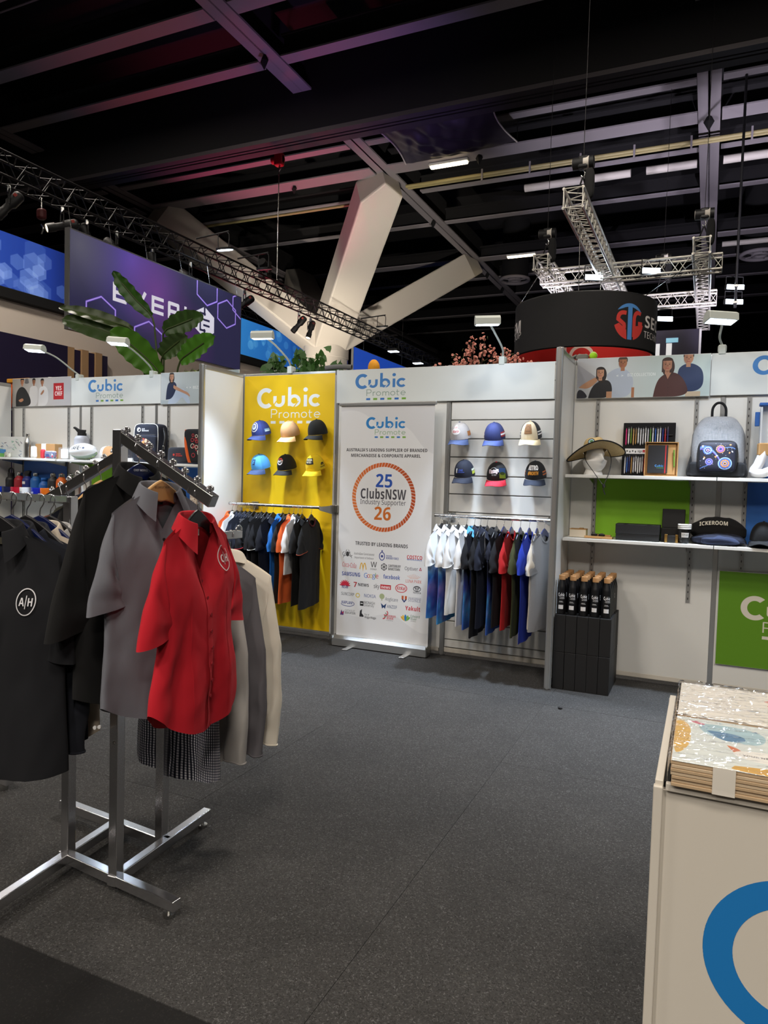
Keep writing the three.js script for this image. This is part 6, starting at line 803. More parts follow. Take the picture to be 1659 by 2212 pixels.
// ---------------------------------------------------------------- plants behind the stand wall
const leafM = (c, o = {}) => mat(c, { roughness: 0.5, transmission: 0.25, thickness: 0, ...o });
{
  const t = thing('banana_plant', 'potted broad-leaved banana plant behind the stand wall', 'plant', [-3.4, 0, -1.5]);
  obj('pot', lathe([[0, 0], [0.2, 0], [0.26, 0.42], [0.27, 0.45], [0.24, 0.45], [0.22, 0.4], [0, 0.4]], 32), M.white, t); const stemM = mat(0x39491c, { roughness: 0.6 });
  const LM = [leafM(0x2f5a14), leafM(0x39521f), leafM(0x3a4c20), leafM(0x4a8018), leafM(0x35561b), leafM(0x44602c), leafM(0x4c8a1a)];
  [[[-3.531, 3.519], [-3.9, 3.85], [-4.045, 4.105], 0.105, 0.2, 0.5, 0], [[-3.85, 3.36], [-4.4, 3.58], [-4.92, 3.676], 0.1, 0.3, 1.25, 2], [[-3.84, 3.2], [-4.35, 3.42], [-4.919, 3.53], 0.16, 0.25, 0.9, 1], [[-3.388, 2.78], [-3.6, 3.12], [-3.952, 3.3], 0.2, 0.35, 0.35, 3], [[-3.328, 3.311], [-3.05, 3.45], [-2.78, 3.5], 0.14, -0.05, 0.8, 4], [[-3.353, 2.993], [-3.15, 3.15], [-2.88, 3.22], 0.13, 0.12, 1.0, 5], [[-3.058, 2.921], [-2.75, 3.08], [-2.39, 3.17], 0.14, 0.2, 0.55, 6]].forEach(([b, m, e, w, dz, roll, k], i) => {
    const c = new THREE.QuadraticBezierCurve3(V(b[0] + 3.4, b[1], 0.05), V(m[0] + 3.4, m[1], dz * 0.6), V(e[0] + 3.4, e[1], dz)), lm = LM[k];
    obj('leaf', grid(12, 26, (u, v) => { const p = c.getPoint(v), tg = c.getTangent(v), up = V(0, 0, 1), side = tg.clone().cross(up).normalize(), nrm = side.clone().cross(tg).normalize(); const s = (u - 0.5) * 2, W = w * Math.sin(PI * Math.min(1, v * 0.93 + 0.07)) ** 0.55; side.applyAxisAngle(tg, roll * (s < 0 ? 0.7 : -0.2) * 0.6 + (roll - 0.5) * 0.6); const q = p.addScaledVector(side, s * W).addScaledVector(nrm, 0.1 * Math.abs(s) * W + 0.02 * Math.sin(v * 34 + i) * s * s); return [q.x, q.y, q.z, u, v]; }), lm, t);
    obj('stem', tube([V(rnd(-0.05, 0.05), 0.4, 0), V((b[0] + 3.4) * 0.25, 1.9, 0), V((b[0] + 3.4) * 0.7, b[1] - 0.3, 0.02), V(b[0] + 3.4, b[1], 0.05), c.getPoint(0.3), c.getPoint(0.7)], 0.012, 36, 6), stemM, t);
  });
  const fr = [], fm = leafM(0x7d9a2e); for (let i = 0; i < 9; i++) { const bxp = 0.45 + i * 0.06, a = -1 + i * 0.26, L = 0.22; for (let k = 1; k < 9; k++) for (const s of [-1, 1]) { const d = k / 9 * L, px = bxp + Math.sin(a) * d, py = 2.68 + Math.cos(a) * d * 0.7 - d * d; fr.push(new THREE.ConeGeometry(0.006, 0.09, 3).rotateZ(-a + s * 0.9).translate(px + Math.sin(a + -s * -0.9) * 0.03, py + 0.02, 0.1)); } }
  const f = obj('palm_fronds', fr, fm, t); f.userData.kind = 'stuff'; obj('frond_stem', tube([V(0.1, 0.4, 0.05), V(0.4, 1.8, 0.08), V(0.6, 2.66, 0.1)], 0.012, 20, 6), stemM, t);
}
{ // ivy above the yellow panel
  const t = thing('ivy_plant', 'leafy green ivy plant rising behind the yellow panel', 'plant', [-0.85, 0, -0.8]); obj('pot', lathe([[0, 0], [0.16, 0], [0.2, 0.5], [0.21, 0.53], [0.18, 0.53], [0.16, 0.48], [0, 0.48]], 28), M.black, t);
  const st = [], lv = [], one = new THREE.Shape([[0, 0], [0.03, 0.012], [0.055, 0.005], [0.045, 0.03], [0.03, 0.06], [0, 0.09], [-0.03, 0.06], [-0.045, 0.03], [-0.055, 0.005], [-0.03, 0.012]].map(([x, y]) => new THREE.Vector2(x, y)));
  const lg = new THREE.ShapeGeometry(one);
  for (let i = 0; i < 26; i++) { const x = rnd(-0.5, 0.55), top = 2.5 + (Math.abs(x + 0.05) < 0.35 ? rnd(0.05, 0.36) : rnd(0.0, 0.17)), z = rnd(-0.12, 0.12), p = [V(0, 0.5, 0), V(x * 0.3, 1.7, z * 0.5), V(x * 0.8, top - 0.25, z), V(x, top, z)]; st.push(tube(p, 0.004, 16, 4)); for (let k = 0; k < 11; k++) { const q = new THREE.CatmullRomCurve3(p).getPoint(0.8 + 0.2 * k / 10); lv.push(lg.clone().scale(0.85, 0.85, 1).rotateX(rnd(-1.1, 0.7)).rotateZ(rnd(-2.6, 2.6)).rotateY(rnd(-1, 1)).translate(q.x + rnd(-0.05, 0.05), q.y + rnd(-0.05, 0.05), q.z + rnd(-0.05, 0.05))); } }
  obj('stems', st, mat(0x33401c), t); const l = obj('leaves', lv, leafM(0x3d6a2a), t); l.userData.kind = 'stuff';
}
{ // blossom branches above the slat wall
  const t = thing('blossom_tree', 'artificial tree with salmon pink blossom behind the slat wall', 'tree', [0.85, 0, -1.5]); obj('pot', lathe([[0, 0], [0.18, 0], [0.22, 0.4], [0.2, 0.4], [0.18, 0.36], [0, 0.36]], 28), M.black, t);
  const br = [], fl = [], lf = [], bm = mat(0x3a2a20), pet = new THREE.SphereGeometry(0.012, 6, 4).scale(1, 0.55, 1).translate(0.012, 0, 0), flower = mergeGeometries([0, 1, 2, 3, 4].map((k) => pet.clone().rotateZ(0.4).rotateY(k * 1.257).toNonIndexed()));
  br.push(tube([V(0, 0.36, 0), V(0.03, 1.3, 0.02), V(0, 2.1, 0)], 0.03, 20, 8));
  for (let i = 0; i < 46; i++) { const a = rnd(-1, 1), x = a * 0.68 + 0.02, h = 2.62 + 0.42 * Math.exp(-((a - 0.05) ** 2) * 2.2) * rnd(0.45, 1), z = rnd(-0.25, 0.25), p = [V(0, 2.0, 0), V(x * 0.35, 2.3, z * 0.4), V(x * 0.85, h - 0.15, z), V(x, h, z)], cv = new THREE.CatmullRomCurve3(p); br.push(new THREE.TubeGeometry(cv, 14, 0.003, 4)); for (let k = 0; k < 26; k++) { const q = cv.getPoint(0.6 + 0.4 * k / 25); const g = (rnd() < 0.62 ? flower : null); if (g) fl.push(g.clone().scale(0.72, 0.72, 0.72).rotateX(rnd(0, 6)).rotateZ(rnd(0, 6)).translate(q.x + rnd(-0.04, 0.04), q.y + rnd(-0.04, 0.04), q.z + rnd(-0.04, 0.04))); if (rnd() < 0.18) lf.push(new THREE.SphereGeometry(0.02, 5, 3).scale(1, 0.15, 0.5).rotateZ(rnd(0, 6)).translate(q.x + rnd(-0.05, 0.05), q.y + rnd(-0.04, 0.04), q.z)); } }
  obj('branches', br, bm, t); const f = obj('blossom', fl, mat(0xe8a090, { roughness: 0.7 }), t); f.userData.kind = 'stuff'; const l = obj('leaves', lf, leafM(0x5a6a30), t); l.userData.kind = 'stuff';
}
{ let t = thing('balloon', 'orange yellow balloon on a stick behind the long header board', 'balloon', [-0.12, 0, -1.0]); obj('skin', lathe(Array.from({ length: 16 }, (_, i) => { const a = i / 15 * PI; return [0.062 * Math.sin(a), 2.66 - 0.085 * Math.cos(a)]; }), 28), mat(0xf0a422, { roughness: 0.75 }), t); obj('stick', [cyl(0.006, 2.58, 0, 1.29, 0, 8), cyl(0.08, 0.02, 0, 0.01, 0, 20)], M.white, t);
  t = thing('cloth_roll', 'rolled grey cloth lying on top of the long header board', 'cloth', [-0.02, 2.484, -0.02], 0.1); obj('roll', tube([V(-0.12, 0.022, 0), V(-0.04, 0.03, 0.0), V(0.06, 0.03, 0.002), V(0.14, 0.026, 0)], 0.022, 30, 10), cloth(0x6a6a68), t);
  t = thing('work_glove', 'grey work glove lying on the wall top beside the dividing panel', 'glove', [2.16, 2.484, -0.02]); obj('palm', soft(0.1, 0.045, 0.05, 0.6, (q) => { q[1] += 0.006 * nz(q[0] * 50, q[2] * 50); return q; }, 28, 16), cloth(0x77756c), t); for (let i = 0; i < 3; i++) obj('finger', tube([V(-0.04, 0.02 + i * 0.008, -0.015 + i * 0.015), V(-0.07, 0.022, -0.02 + i * 0.018), V(-0.09, 0.012, -0.02 + i * 0.02)], 0.009, 10, 8), cloth(0x77756c), t);
  t = thing('ball', 'lime green ball lying beside the grey glove on the wall top', 'ball', [2.245, 2.484, -0.018]); obj('ball', new THREE.SphereGeometry(0.03, 24, 16).translate(0, 0.03, 0), mat(0xa6e01a, { roughness: 0.6 }), t); obj('seam', new THREE.TorusGeometry(0.0302, 0.0015, 6, 40).rotateX(0.8).translate(0, 0.03, 0), M.white, t);
  t = thing('stepladder', 'orange and blue stepladder top rising behind the left shelves', 'ladder', [-4.75, 0, -0.55]); for (const s of [-1, 1]) { obj('front_rail', bar(V(s * 0.24, 0, 0.4), V(s * 0.15, 2.58, 0.05), 0.06, 0.025), F('orange'), t); obj('rear_rail', bar(V(s * 0.24, 0, -0.5), V(s * 0.15, 2.56, -0.05), 0.05, 0.025), M.blue, t); } for (let i = 1; i < 9; i++) obj('tread', bx(0.46 - i * 0.02, 0.02, 0.08, 0, i * 0.28, 0.4 - i * 0.038), M.alu, t); obj('top_cap', rb(0.4, 0.05, 0.2, 0, 2.6, 0, 0.01), mat(0xe09a2a), t);
  t = thing('tape_dispenser', 'black and white tape gun on the wall top over the chefs poster', 'tape gun', [-3.72, 2.484, -0.02]); obj('body', rb(0.16, 0.03, 0.035, 0, 0.016, 0, 0.006), M.black, t); obj('roll', cyl(0.035, 0.04, 0.06, 0.036, 0, 24).rotateX(0), M.white, t);
  t = thing('cable_coil', 'grey coiled cable on the wall top over the chefs poster', 'cable', [-4.0, 2.484, -0.02]); obj('coil', [0, 1, 2, 3].map((k) => new THREE.TorusGeometry(0.05 - k * 0.002, 0.008, 8, 28).rotateX(PI / 2 + 0.15).translate(0, 0.01 + k * 0.013, 0)), mat(0x77787a), t);
}
// ---------------------------------------------------------------- neighbouring stands
function truss(name, label, a, b, s, module, m, r, br, group) {           // square box truss from a to b
  const t = thing(name, label, 'truss', [0, 0, 0], 0, group), d = b.clone().sub(a), L = d.length(), u = d.clone().normalize(), side = Math.abs(u.z) > 0.5 ? V(1, 0, 0) : V(0, 0, 1), up = V(0, 1, 0), n = Math.max(2, Math.round(L / module));
  const c = [[-1, -1], [1, -1], [1, 1], [-1, 1]].map(([i, j]) => a.clone().addScaledVector(side, i * s / 2).addScaledVector(up, j * s / 2));
  for (const q of c) obj('chord', rod(q, q.clone().add(d), r, 10), m, t);
  const unit = cached('brace' + br, () => new THREE.CylinderGeometry(br, br, 1, 6));
  const brace = (p, q) => { const e = q.clone().sub(p), k = obj('brace', unit, m, t); k.position.copy(p).addScaledVector(e, 0.5); k.scale.y = e.length(); k.quaternion.setFromUnitVectors(V(0, 1, 0), e.normalize()); };
  for (let f = 0; f < 4; f++) { const p = c[f], q = c[(f + 1) % 4]; for (let i = 0; i < n; i++) { const x = p.clone().addScaledVector(d, i / n), y = q.clone().addScaledVector(d, (i + 0.5) / n), z = p.clone().addScaledVector(d, (i + 1) / n); brace(x, y); brace(y, z); } brace(p, q); brace(p.clone().add(d), q.clone().add(d)); }
  return t;
}
truss('black_truss', 'long black box truss carrying stage lights over the purple sign', V(-8.3, 6.72, -1.5), V(-8.3, 6.72, -24.5), 0.4, 0.52, M.trussBlack, 0.024, 0.011);
truss('black_truss', 'second black truss running above the light blue fascia', V(-14.1, 7.98, -14), V(-14.1, 7.98, -23), 0.34, 0.8, M.trussBlack, 0.02, 0.01);
const TS = M.trussSilver;
truss('silver_truss', 'silver truss with its open end nearest, rising from the round sign', V(0.95, 6.06, -5.95), V(0.95, 6.06, -13.2), 0.3, 0.32, TS, 0.025, 0.009, 'silver trusses over the round sign');
truss('silver_truss', 'shorter silver truss on the tube light side of the round sign', V(-0.24, 6.06, -9.1), V(-0.24, 6.06, -13.2), 0.29, 0.34, TS, 0.025, 0.009, 'silver trusses over the round sign');
truss('silver_truss', 'silver truss hanging alone on the far side from the round sign', V(2.8, 6.06, -9.05), V(2.8, 6.06, -16.3), 0.29, 0.34, TS, 0.025, 0.009, 'silver trusses over the round sign');
truss('silver_truss', 'front silver cross truss carrying two bright floods', V(-0.4, 5.96, -10), V(3.17, 5.96, -10), 0.29, 0.4, TS, 0.025, 0.009, 'silver trusses over the round sign');
truss('silver_truss', 'rear silver cross truss just above the dark violet sign', V(-0.4, 6.0, -13), V(3.1, 6.0, -13), 0.29, 0.4, TS, 0.025, 0.009, 'silver trusses over the round sign');
function hoist(x, y, z, top, label) {
  const t = thing('chain_hoist', label, 'hoist', [x, y, z]); obj('motor', [cyl(0.1, 0.34, 0, 0, 0, 24).rotateZ(PI / 2), rb(0.16, 0.2, 0.18, 0, 0, 0, 0.03)], M.black, t); obj('label', [cyl(0.102, 0.09, 0, 0, 0, 24).rotateZ(PI / 2).translate(0.05, 0, 0), cyl(0.08, 0.012, 0, 0, 0, 24).rotateZ(PI / 2).translate(-0.172, 0, 0)], M.paintWhite, t);
  obj('chain', rod(V(0, 0.1, 0), V(0, top - y, 0), 0.006, 6), M.trussBlack, t); obj('chain_bag', soft(0.16, 0.5, 0.16, 0.6, undefined, 16, 10).translate(0.12, -0.62, 0.05), M.blackMat, t); obj('hook', [tube([V(0, -0.1, 0), V(0.03, -0.18, 0), V(0, -0.24, 0), V(-0.03, -0.2, 0)], 0.012, 16, 6)], M.steel, t);
  obj('sling', [rod(V(0, -0.22, 0), V(-0.13, 6.21 - y, 0), 0.015, 6), rod(V(0, -0.22, 0), V(0.13, 6.21 - y, 0), 0.015, 6)], M.blackMat, t);
}
hoist(0.98, 6.85, -6.6, 10.98, 'chain hoist with pale bands above the nearest truss end'); hoist(-0.2, 6.75, -9.5, 11.0, 'chain hoist above the shorter silver truss'); hoist(2.82, 6.78, -9.5, 10.9, 'chain hoist with an oval plate above the lone silver truss');
hoist(1.9, 7.0, -12.85, 10.98, 'chain hoist behind the nearest silver truss');
function flood(x, y, z, label, w = 0.36, d = 0.1) {
  const t = thing('flood_light', label, 'flood light', [x, y, z], 0.42); obj('housing', rb(w + 0.03, 0.12, d, 0, 0.06, -0.03, 0.02), M.black, t); obj('led_face', rb(w, 0.11, 0.02, 0, 0.05, 0.028, 0.006), M.glowCool, t); obj('yoke', [rod(V(-w / 2, 0.06, -0.03), V(-w / 2, 0.3, -0.03), 0.01), rod(V(w / 2, 0.06, -0.03), V(w / 2, 0.3, -0.03), 0.01), rod(V(-w / 2, 0.3, -0.03), V(w / 2, 0.3, -0.03), 0.01)], M.black, t);
  const l = new THREE.RectAreaLight(COOL, LEVEL.flood, w, 0.11); l.position.set(0, 0.05, 0.045); l.rotation.set(-0.5, PI, 0); l.rotation.set(0, PI, 0); l.name = 'lamp_light'; t.add(l);
}
flood(0.73, 5.79, -9.82, 'bright flood on the front cross truss behind the nearest truss'); flood(1.86, 5.82, -9.82, 'bright flood on the open middle of the front cross truss'); flood(1.98, 5.5, -12.9, 'bright flood hanging under the rear cross truss');
flood(3.48, 6.16, -13, 'upper of two bright floods beside the lone truss', 0.4); flood(3.47, 5.82, -13, 'lower of two bright floods beside the lone truss', 0.4);
{ const t = thing('lighting_bar', 'black vertical bar holding two bright floods', 'lighting bar', [3.5, 5.7, -12.86]); obj('bar', rod(V(0, 0, 0), V(0, 5.295, 0), 0.03), M.black, t); obj('clamp', [rb(0.1, 0.06, 0.1, 0, 0.12, 0.02, 0.01), rb(0.1, 0.06, 0.1, 0, 0.5, 0.02, 0.01)], M.steel, t); }
{ // round hanging sign
  const t = thing('ring_sign', 'round black hanging sign with red and blue monogram and red inside', 'hanging sign', [0.87, 3.87, -8]), R = 1.27, h = 0.9, turn = 0;
  const outTex = printMat(2048, 256, (c, w, hh) => { c.fillStyle = '#121214'; c.fillRect(0, 0, w, hh); const X = (deg) => (deg + 180) / 360 * w, Y = (y) => (4.77 - y) / 0.9 * hh, S = w / (2 * PI * R), sy = hh / h;
    const cx = X(45.5), cy = Y(4.29), r = 88; c.save(); c.translate(cx, cy); c.scale(0.9, 1);
    c.lineWidth = 20; c.strokeStyle = '#c4372f'; c.beginPath(); c.moveTo(-22, -40); c.quadraticCurveTo(-66, -48, -66, -8); c.lineTo(-34, 14); c.quadraticCurveTo(-26, 40, -50, 52); c.stroke(); c.fillStyle = '#c4372f'; c.beginPath(); c.arc(0, 0, r, PI * 0.56, PI * 0.92); c.lineTo(-62, 10); c.lineTo(-20, 40); c.fill(); c.beginPath(); c.moveTo(70, -44); c.quadraticCurveTo(26, -60, 26, -8); c.lineTo(26, 60); c.quadraticCurveTo(72, 50, 72, 4); c.lineTo(52, 4); c.stroke(); c.fillStyle = '#c4372f'; c.beginPath(); c.arc(0, 0, r, 0.1, PI * 0.42); c.lineTo(22, 20); c.fill();
    c.fillStyle = '#4a86c6'; c.beginPath(); c.arc(0, 0, r, PI * 1.2, PI * 1.8); c.lineTo(40, -62); c.quadraticCurveTo(0, -80, -40, -62); c.fill(); c.fillRect(-13, -80, 26, 166); c.restore();
    txt(c, 'SECURE', X(61.5), Y(4.34), 82, '#e6e2de', { bold: true, align: 'left', w: 350 }); txt(c, 'TECHNOLOGY', X(61), Y(4.12), 46, '#d8d4d0', { align: 'left', w: 300 }); txt(c, 'SYSTEM', X(-51), Y(4.36), 82, '#e6e2de', { bold: true, align: 'right', w: 380 }); txt(c, 'GROUP', X(-51), Y(4.2), 46, '#d8d4d0', { align: 'right', w: 220 });
  }, { roughness: 0.85 });
  obj('outer_skin', grid(96, 1, (u, v) => { const a = (u * 360 - 180) * PI / 180; return [Math.sin(a) * R, v * h, Math.cos(a) * R, u, v]; }), outTex, t);
  obj('inner_skin', grid(96, 1, (u, v) => { const a = (u * 360 - 180) * PI / 180; return [Math.sin(a) * (R - 0.05), v * h, Math.cos(a) * (R - 0.05), u, v]; }), printMat(2048, 256, (c, w, hh) => { c.fillStyle = '#c01d16'; c.fillRect(0, 0, w, hh); c.strokeStyle = '#d9c8bc'; c.lineWidth = 18; for (const x of [60, 900, 1500]) { c.beginPath(); c.arc(x, 190, 58, 0, 7); c.stroke(); c.beginPath(); c.moveTo(x + 90, 140); c.lineTo(x + 90, 256); c.moveTo(x + 130, 140); c.lineTo(x + 130, 256); c.stroke(); } }, { roughness: 0.8 }), t);
  for (const y of [0, h]) obj('hoop', new THREE.TorusGeometry(R - 0.025, 0.026, 8, 96).rotateX(PI / 2).translate(0, y, 0), M.black, t);
  obj('suspension_wire', [rod(V(-1.1, h, 0.6), V(-1.1, 2.1, -1.3), 0.008, 5), rod(V(0.08, h, 1.2), V(0.08, 2.05, 1.3), 0.008, 5), rod(V(0.08, h, -1.2), V(0.08, 2.05, -1.4), 0.008, 5), rod(V(1.1, h, 0.6), V(1.9, 2.05, -1.4), 0.008, 5)], M.steel, t);
}
{ const t = thing('sign_tower', 'dark violet sign block with two white letters', 'sign', [1.9, 0, -12.3]); obj('block', [rb(1.84, 0.82, 0.5, 0, 4.7, 0, 0.01), bx(1.6, 4.3, 0.3, 0, 2.15, 0)], mat(0x3c384a, { roughness: 0.6 }), t); obj('edge_strip', rb(0.05, 0.8, 0.02, 0.9, 4.7, 0.252, 0.004), M.white, t); const lit = mat(0xf0f0f0, { emissive: 0xffffff, emissiveIntensity: 0.45 }); for (const x of [-0.52, -0.02]) obj('letter_stroke', bx(0.14, 0.46, 0.03, x, 4.57, 0.265), lit, t); obj('letter_stroke', ext([[-0.45, 4.8], [-0.58, 4.8], [-0.33, 4.36], [-0.21, 4.36]], 0.03).translate(0, 0, 0.266), lit, t); obj('letter_stroke', ext([[-0.09, 4.8], [0.04, 4.8], [-0.21, 4.36], [-0.33, 4.36]], 0.03).translate(0, 0, 0.266), lit, t); obj('letter_stroke', bx(0.12, 0.46, 0.03, 0.25, 4.57, 0.265), lit, t); obj('accent_bar', [bx(0.26, 0.1, 0.03, 0.31, 4.87, 0.265)], mat(0xa8d4e4, { emissive: 0x8fd0e8, emissiveIntensity: 0.5 }), t); }  // glow added to letters and accent bar to brighten them; edge strip plain white
// purple sign under the black truss
{
  const t = thing('fabric_sign', 'purple fabric sign with white lettering and hexagon outlines', 'hanging sign', [-8, 4.15, -6.755]), L = 5.4, h = 1.88;
  const hexa = (c, x, y, r, k, lw, sq = 1) => { c.strokeStyle = k; c.lineWidth = lw; c.lineJoin = 'round'; c.beginPath(); for (let i = 0; i < 6; i++) c.lineTo(x + r * sq * Math.sin(i * PI / 3), y + r * Math.cos(i * PI / 3)); c.closePath(); c.stroke(); };
  const tx = canvas(1440, 512, (c, w, hh) => {
    c.fillStyle = '#2f2d4e'; c.fillRect(0, 0, w, hh);
    for (const [x, y, r, k] of [[430, 40, 420, '112,92,200'], [620, 170, 330, '120,70,150'], [880, 420, 300, '90,44,110'], [60, 60, 300, '104,104,120']]) { const g = c.createRadialGradient(x, y, 0, x, y, r); g.addColorStop(0, `rgba(${k},0.85)`); g.addColorStop(1, `rgba(${k},0)`); c.fillStyle = g; c.fillRect(0, 0, w, hh); }
    for (const [x, y, r] of [[1080, 40, 100], [1285, 150, 96], [205, 400, 100], [60, 490, 96], [560, 470, 112], [300, 560, 96], [1440, 60, 90]]) { hexa(c, x, y, r, '#7a5ad8', 11, 1.15); hexa(c, x, y, r, '#c9b4f4', 4, 1.15); }
    const W = '#e9e6f4', y0 = 196, y1 = 300, bar3 = (x) => { c.fillStyle = W; for (const q of [0, 0.4, 0.8]) c.fillRect(x, y0 + (y1 - y0) * q, 100, (y1 - y0) * 0.2); c.fillRect(x, y0, 22, y1 - y0); };
    bar3(285); bar3(580); c.strokeStyle = W; c.lineWidth = 22; c.beginPath(); c.moveTo(430, y0); c.lineTo(480, y1 - 12); c.lineTo(530, y0); c.stroke(); c.beginPath(); c.moveTo(728, y1); c.lineTo(728, y0 + 11); c.lineTo(806, y0 + 11); c.lineTo(806, y0 + 58); c.lineTo(728, y0 + 58); c.moveTo(776, y0 + 58); c.lineTo(814, y1); c.stroke(); c.fillStyle = W; c.fillRect(862, y0, 22, y1 - y0);
    const X = 1056, Y = 256; c.save(); c.translate(X, Y); c.fillStyle = W; c.beginPath(); for (let i = 0; i < 6; i++) c.lineTo(112 * 1.0 * Math.sin(i * PI / 3), 102 * Math.cos(i * PI / 3)); c.fill(); c.fillStyle = '#2c2a48'; c.fillRect(-8, -104, 16, 60); c.fillRect(-8, 44, 16, 60); c.fillRect(-48, -62, 60, 14); c.fillRect(-48, -62, 14, 124); c.fillRect(-48, 48, 60, 14); c.fillRect(-12, -24, 64, 14); c.fillRect(-12, 12, 64, 14); c.restore();
  });
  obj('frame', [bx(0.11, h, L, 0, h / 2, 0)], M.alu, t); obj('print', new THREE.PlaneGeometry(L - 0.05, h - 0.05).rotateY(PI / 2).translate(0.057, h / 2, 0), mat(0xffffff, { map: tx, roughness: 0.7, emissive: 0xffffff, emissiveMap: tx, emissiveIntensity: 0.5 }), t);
  for (const z of [-2.6, -1.5, -0.5, 0.6, 1.6, 2.6]) obj('suspension_wire', rod(V(0, h, z), V(-0.1, 2.372, z), 0.007, 5), M.steel, t);
}
// blue patterned fascia on the beige stand wall
{
  const tx = canvas(2048, 160, (c, w, h) => { const g = c.createLinearGradient(0, 0, w, 0); g.addColorStop(0, '#2a4fa8'); g.addColorStop(0.17, '#1d3a96'); g.addColorStop(0.22, '#0d1f58'); g.addColorStop(0.3, '#1c4a9c'); g.addColorStop(0.55, '#2f86d0'); g.addColorStop(0.8, '#2860b8'); g.addColorStop(1, '#1a2f80'); c.fillStyle = g; c.fillRect(0, 0, w, h);
    for (let i = 0; i < 150; i++) { const x = rnd(0, w), y = rnd(0, h), hex = x < 700, r = hex ? rnd(12, 36) : rnd(6, 22); c.fillStyle = `rgba(${hex ? '150,180,240' : '110,190,245'},${rnd(0.15, 0.45)})`; c.beginPath(); if (hex) for (let k = 0; k < 6; k++) c.lineTo(x + r * Math.sin(k * PI / 3), y + r * 1.1 * Math.cos(k * PI / 3)); else c.ellipse(x, y, r, r * 1.1, 0, 0, 7); c.fill(); } });
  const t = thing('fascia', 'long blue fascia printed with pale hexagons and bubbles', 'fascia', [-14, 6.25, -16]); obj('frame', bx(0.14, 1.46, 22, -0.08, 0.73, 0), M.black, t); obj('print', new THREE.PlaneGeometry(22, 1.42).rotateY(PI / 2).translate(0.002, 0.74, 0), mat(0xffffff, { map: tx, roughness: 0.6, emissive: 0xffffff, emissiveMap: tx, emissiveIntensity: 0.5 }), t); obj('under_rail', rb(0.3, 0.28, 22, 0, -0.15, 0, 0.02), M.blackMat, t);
  const w = struct('wall_neighbour', 'tall beige wall of a neighbouring stand'); const wm = mat(0xe2d6c8, { roughness: 0.6 }); obj('wall_panel', bx(0.2, 6, 22, -14.15, 3, -16), wm, w); obj('wall_panel', bx(6, 6, 0.2, -17, 3, -5.1), wm, w);
  const p = thing('feature_wall', 'dark purple box wall with upright timber slats', 'feature wall', [-13.9, 0, -8.9]); obj('box_panel', rb(0.3, 5.04, 4, 0, 2.52, 1.7, 0.01), mat(0x1f1838, { roughness: 0.5 }), p);
  for (let i = 0; i < 3; i++) { obj('timber_slat', rb(0.24, 5.04, 0.26, 0.02, 2.52, -0.42 - i * 0.52, 0.01), mat(0xb08d66, { roughness: 0.6 }), p); obj('dark_slat', rb(0.2, 5.0, 0.24, 0, 2.5, -0.68 - i * 0.52, 0.01), mat(0x241b3c, { roughness: 0.5 }), p); }
}
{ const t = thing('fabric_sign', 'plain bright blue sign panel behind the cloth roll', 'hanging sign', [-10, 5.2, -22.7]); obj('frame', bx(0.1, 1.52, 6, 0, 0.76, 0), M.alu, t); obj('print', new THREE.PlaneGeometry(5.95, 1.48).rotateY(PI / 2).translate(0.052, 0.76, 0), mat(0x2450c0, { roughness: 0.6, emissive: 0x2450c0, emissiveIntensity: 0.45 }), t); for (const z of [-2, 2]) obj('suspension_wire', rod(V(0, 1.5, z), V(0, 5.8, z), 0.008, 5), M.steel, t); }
// ---------------------------------------------------------------- stage lights on the black truss
function stageLight(z, y, yaw, pitch, label, beam) {
  const t = thing('stage_light', label, 'stage light', [-8.46, y, z], yaw, 'stage lights on the black truss'), g = sub('lamp_head', t); g.rotation.x = pitch;
  obj('can', [lathe([[0.0, -0.3], [0.075, -0.3], [0.1, -0.26], [0.105, -0.05], [0.07, 0.0], [0.07, 0.12], [0.085, 0.14], [0.085, 0.3], [0.078, 0.3]], 20).rotateX(PI / 2)], M.black, g); obj('rear_label', rb(0.08, 0.06, 0.06, 0.06, 0.04, -0.2, 0.005), mat(0x9a2a20), g); obj('lens', new THREE.CircleGeometry(0.076, 20).translate(0, 0, 0.285), beam ? M.glowWarm : M.clear, g);
  obj('yoke', [rod(V(-0.12, 0, 0), V(-0.12, 0.26, 0), 0.013), rod(V(0.12, 0, 0), V(0.12, 0.26, 0), 0.013), rod(V(-0.12, 0.26, 0), V(0.12, 0.26, 0), 0.013)], M.black, t); obj('clamp', [rb(0.07, 0.1, 0.06, 0, 0.3, 0, 0.01), cyl(0.03, 0.05, 0, 0.35, 0, 12).rotateX(0)], M.alu, t);
  if (beam) { const l = new THREE.SpotLight(beam, LEVEL.spot, 0, 0.3, 0.6); l.position.set(0, 0, 0.3); l.target.position.set(0, 0, 4); l.name = 'lamp_light'; l.castShadow = true; l.shadow.radius = 3.5; g.add(l); g.add(l.target); }
}
stageLight(-3.2, 6.18, -0.6, 0.9, 'long black profile lantern nearest the picture edge'); stageLight(-4.35, 6.2, -0.5, 0.35, 'lit profile lantern beside the purple sign corner', 0xffe2b0); stageLight(-4.95, 6.14, 2.6, 1.2, 'black lantern hanging straight above the purple sign corner');
stageLight(-5.75, 6.18, 2.2, 0.6, 'grey black lantern with red label over the purple sign'); stageLight(-6.8, 6.12, 2.9, 1.4, 'lantern pointing straight down over the purple sign'); stageLight(-8.1, 6.2, 2.0, 0.5, 'lantern above the hexagon outlines');
stageLight(-10.3, 6.1, -0.7, 0.7, 'lantern just past the purple sign end', 0xfff0d8); stageLight(-13.1, 6.12, -0.8, 0.9, 'lantern before the long sloping strut'); stageLight(-13.8, 6.1, -0.2, 1.2, 'lantern next to the white column disc', 0xfff0d8);
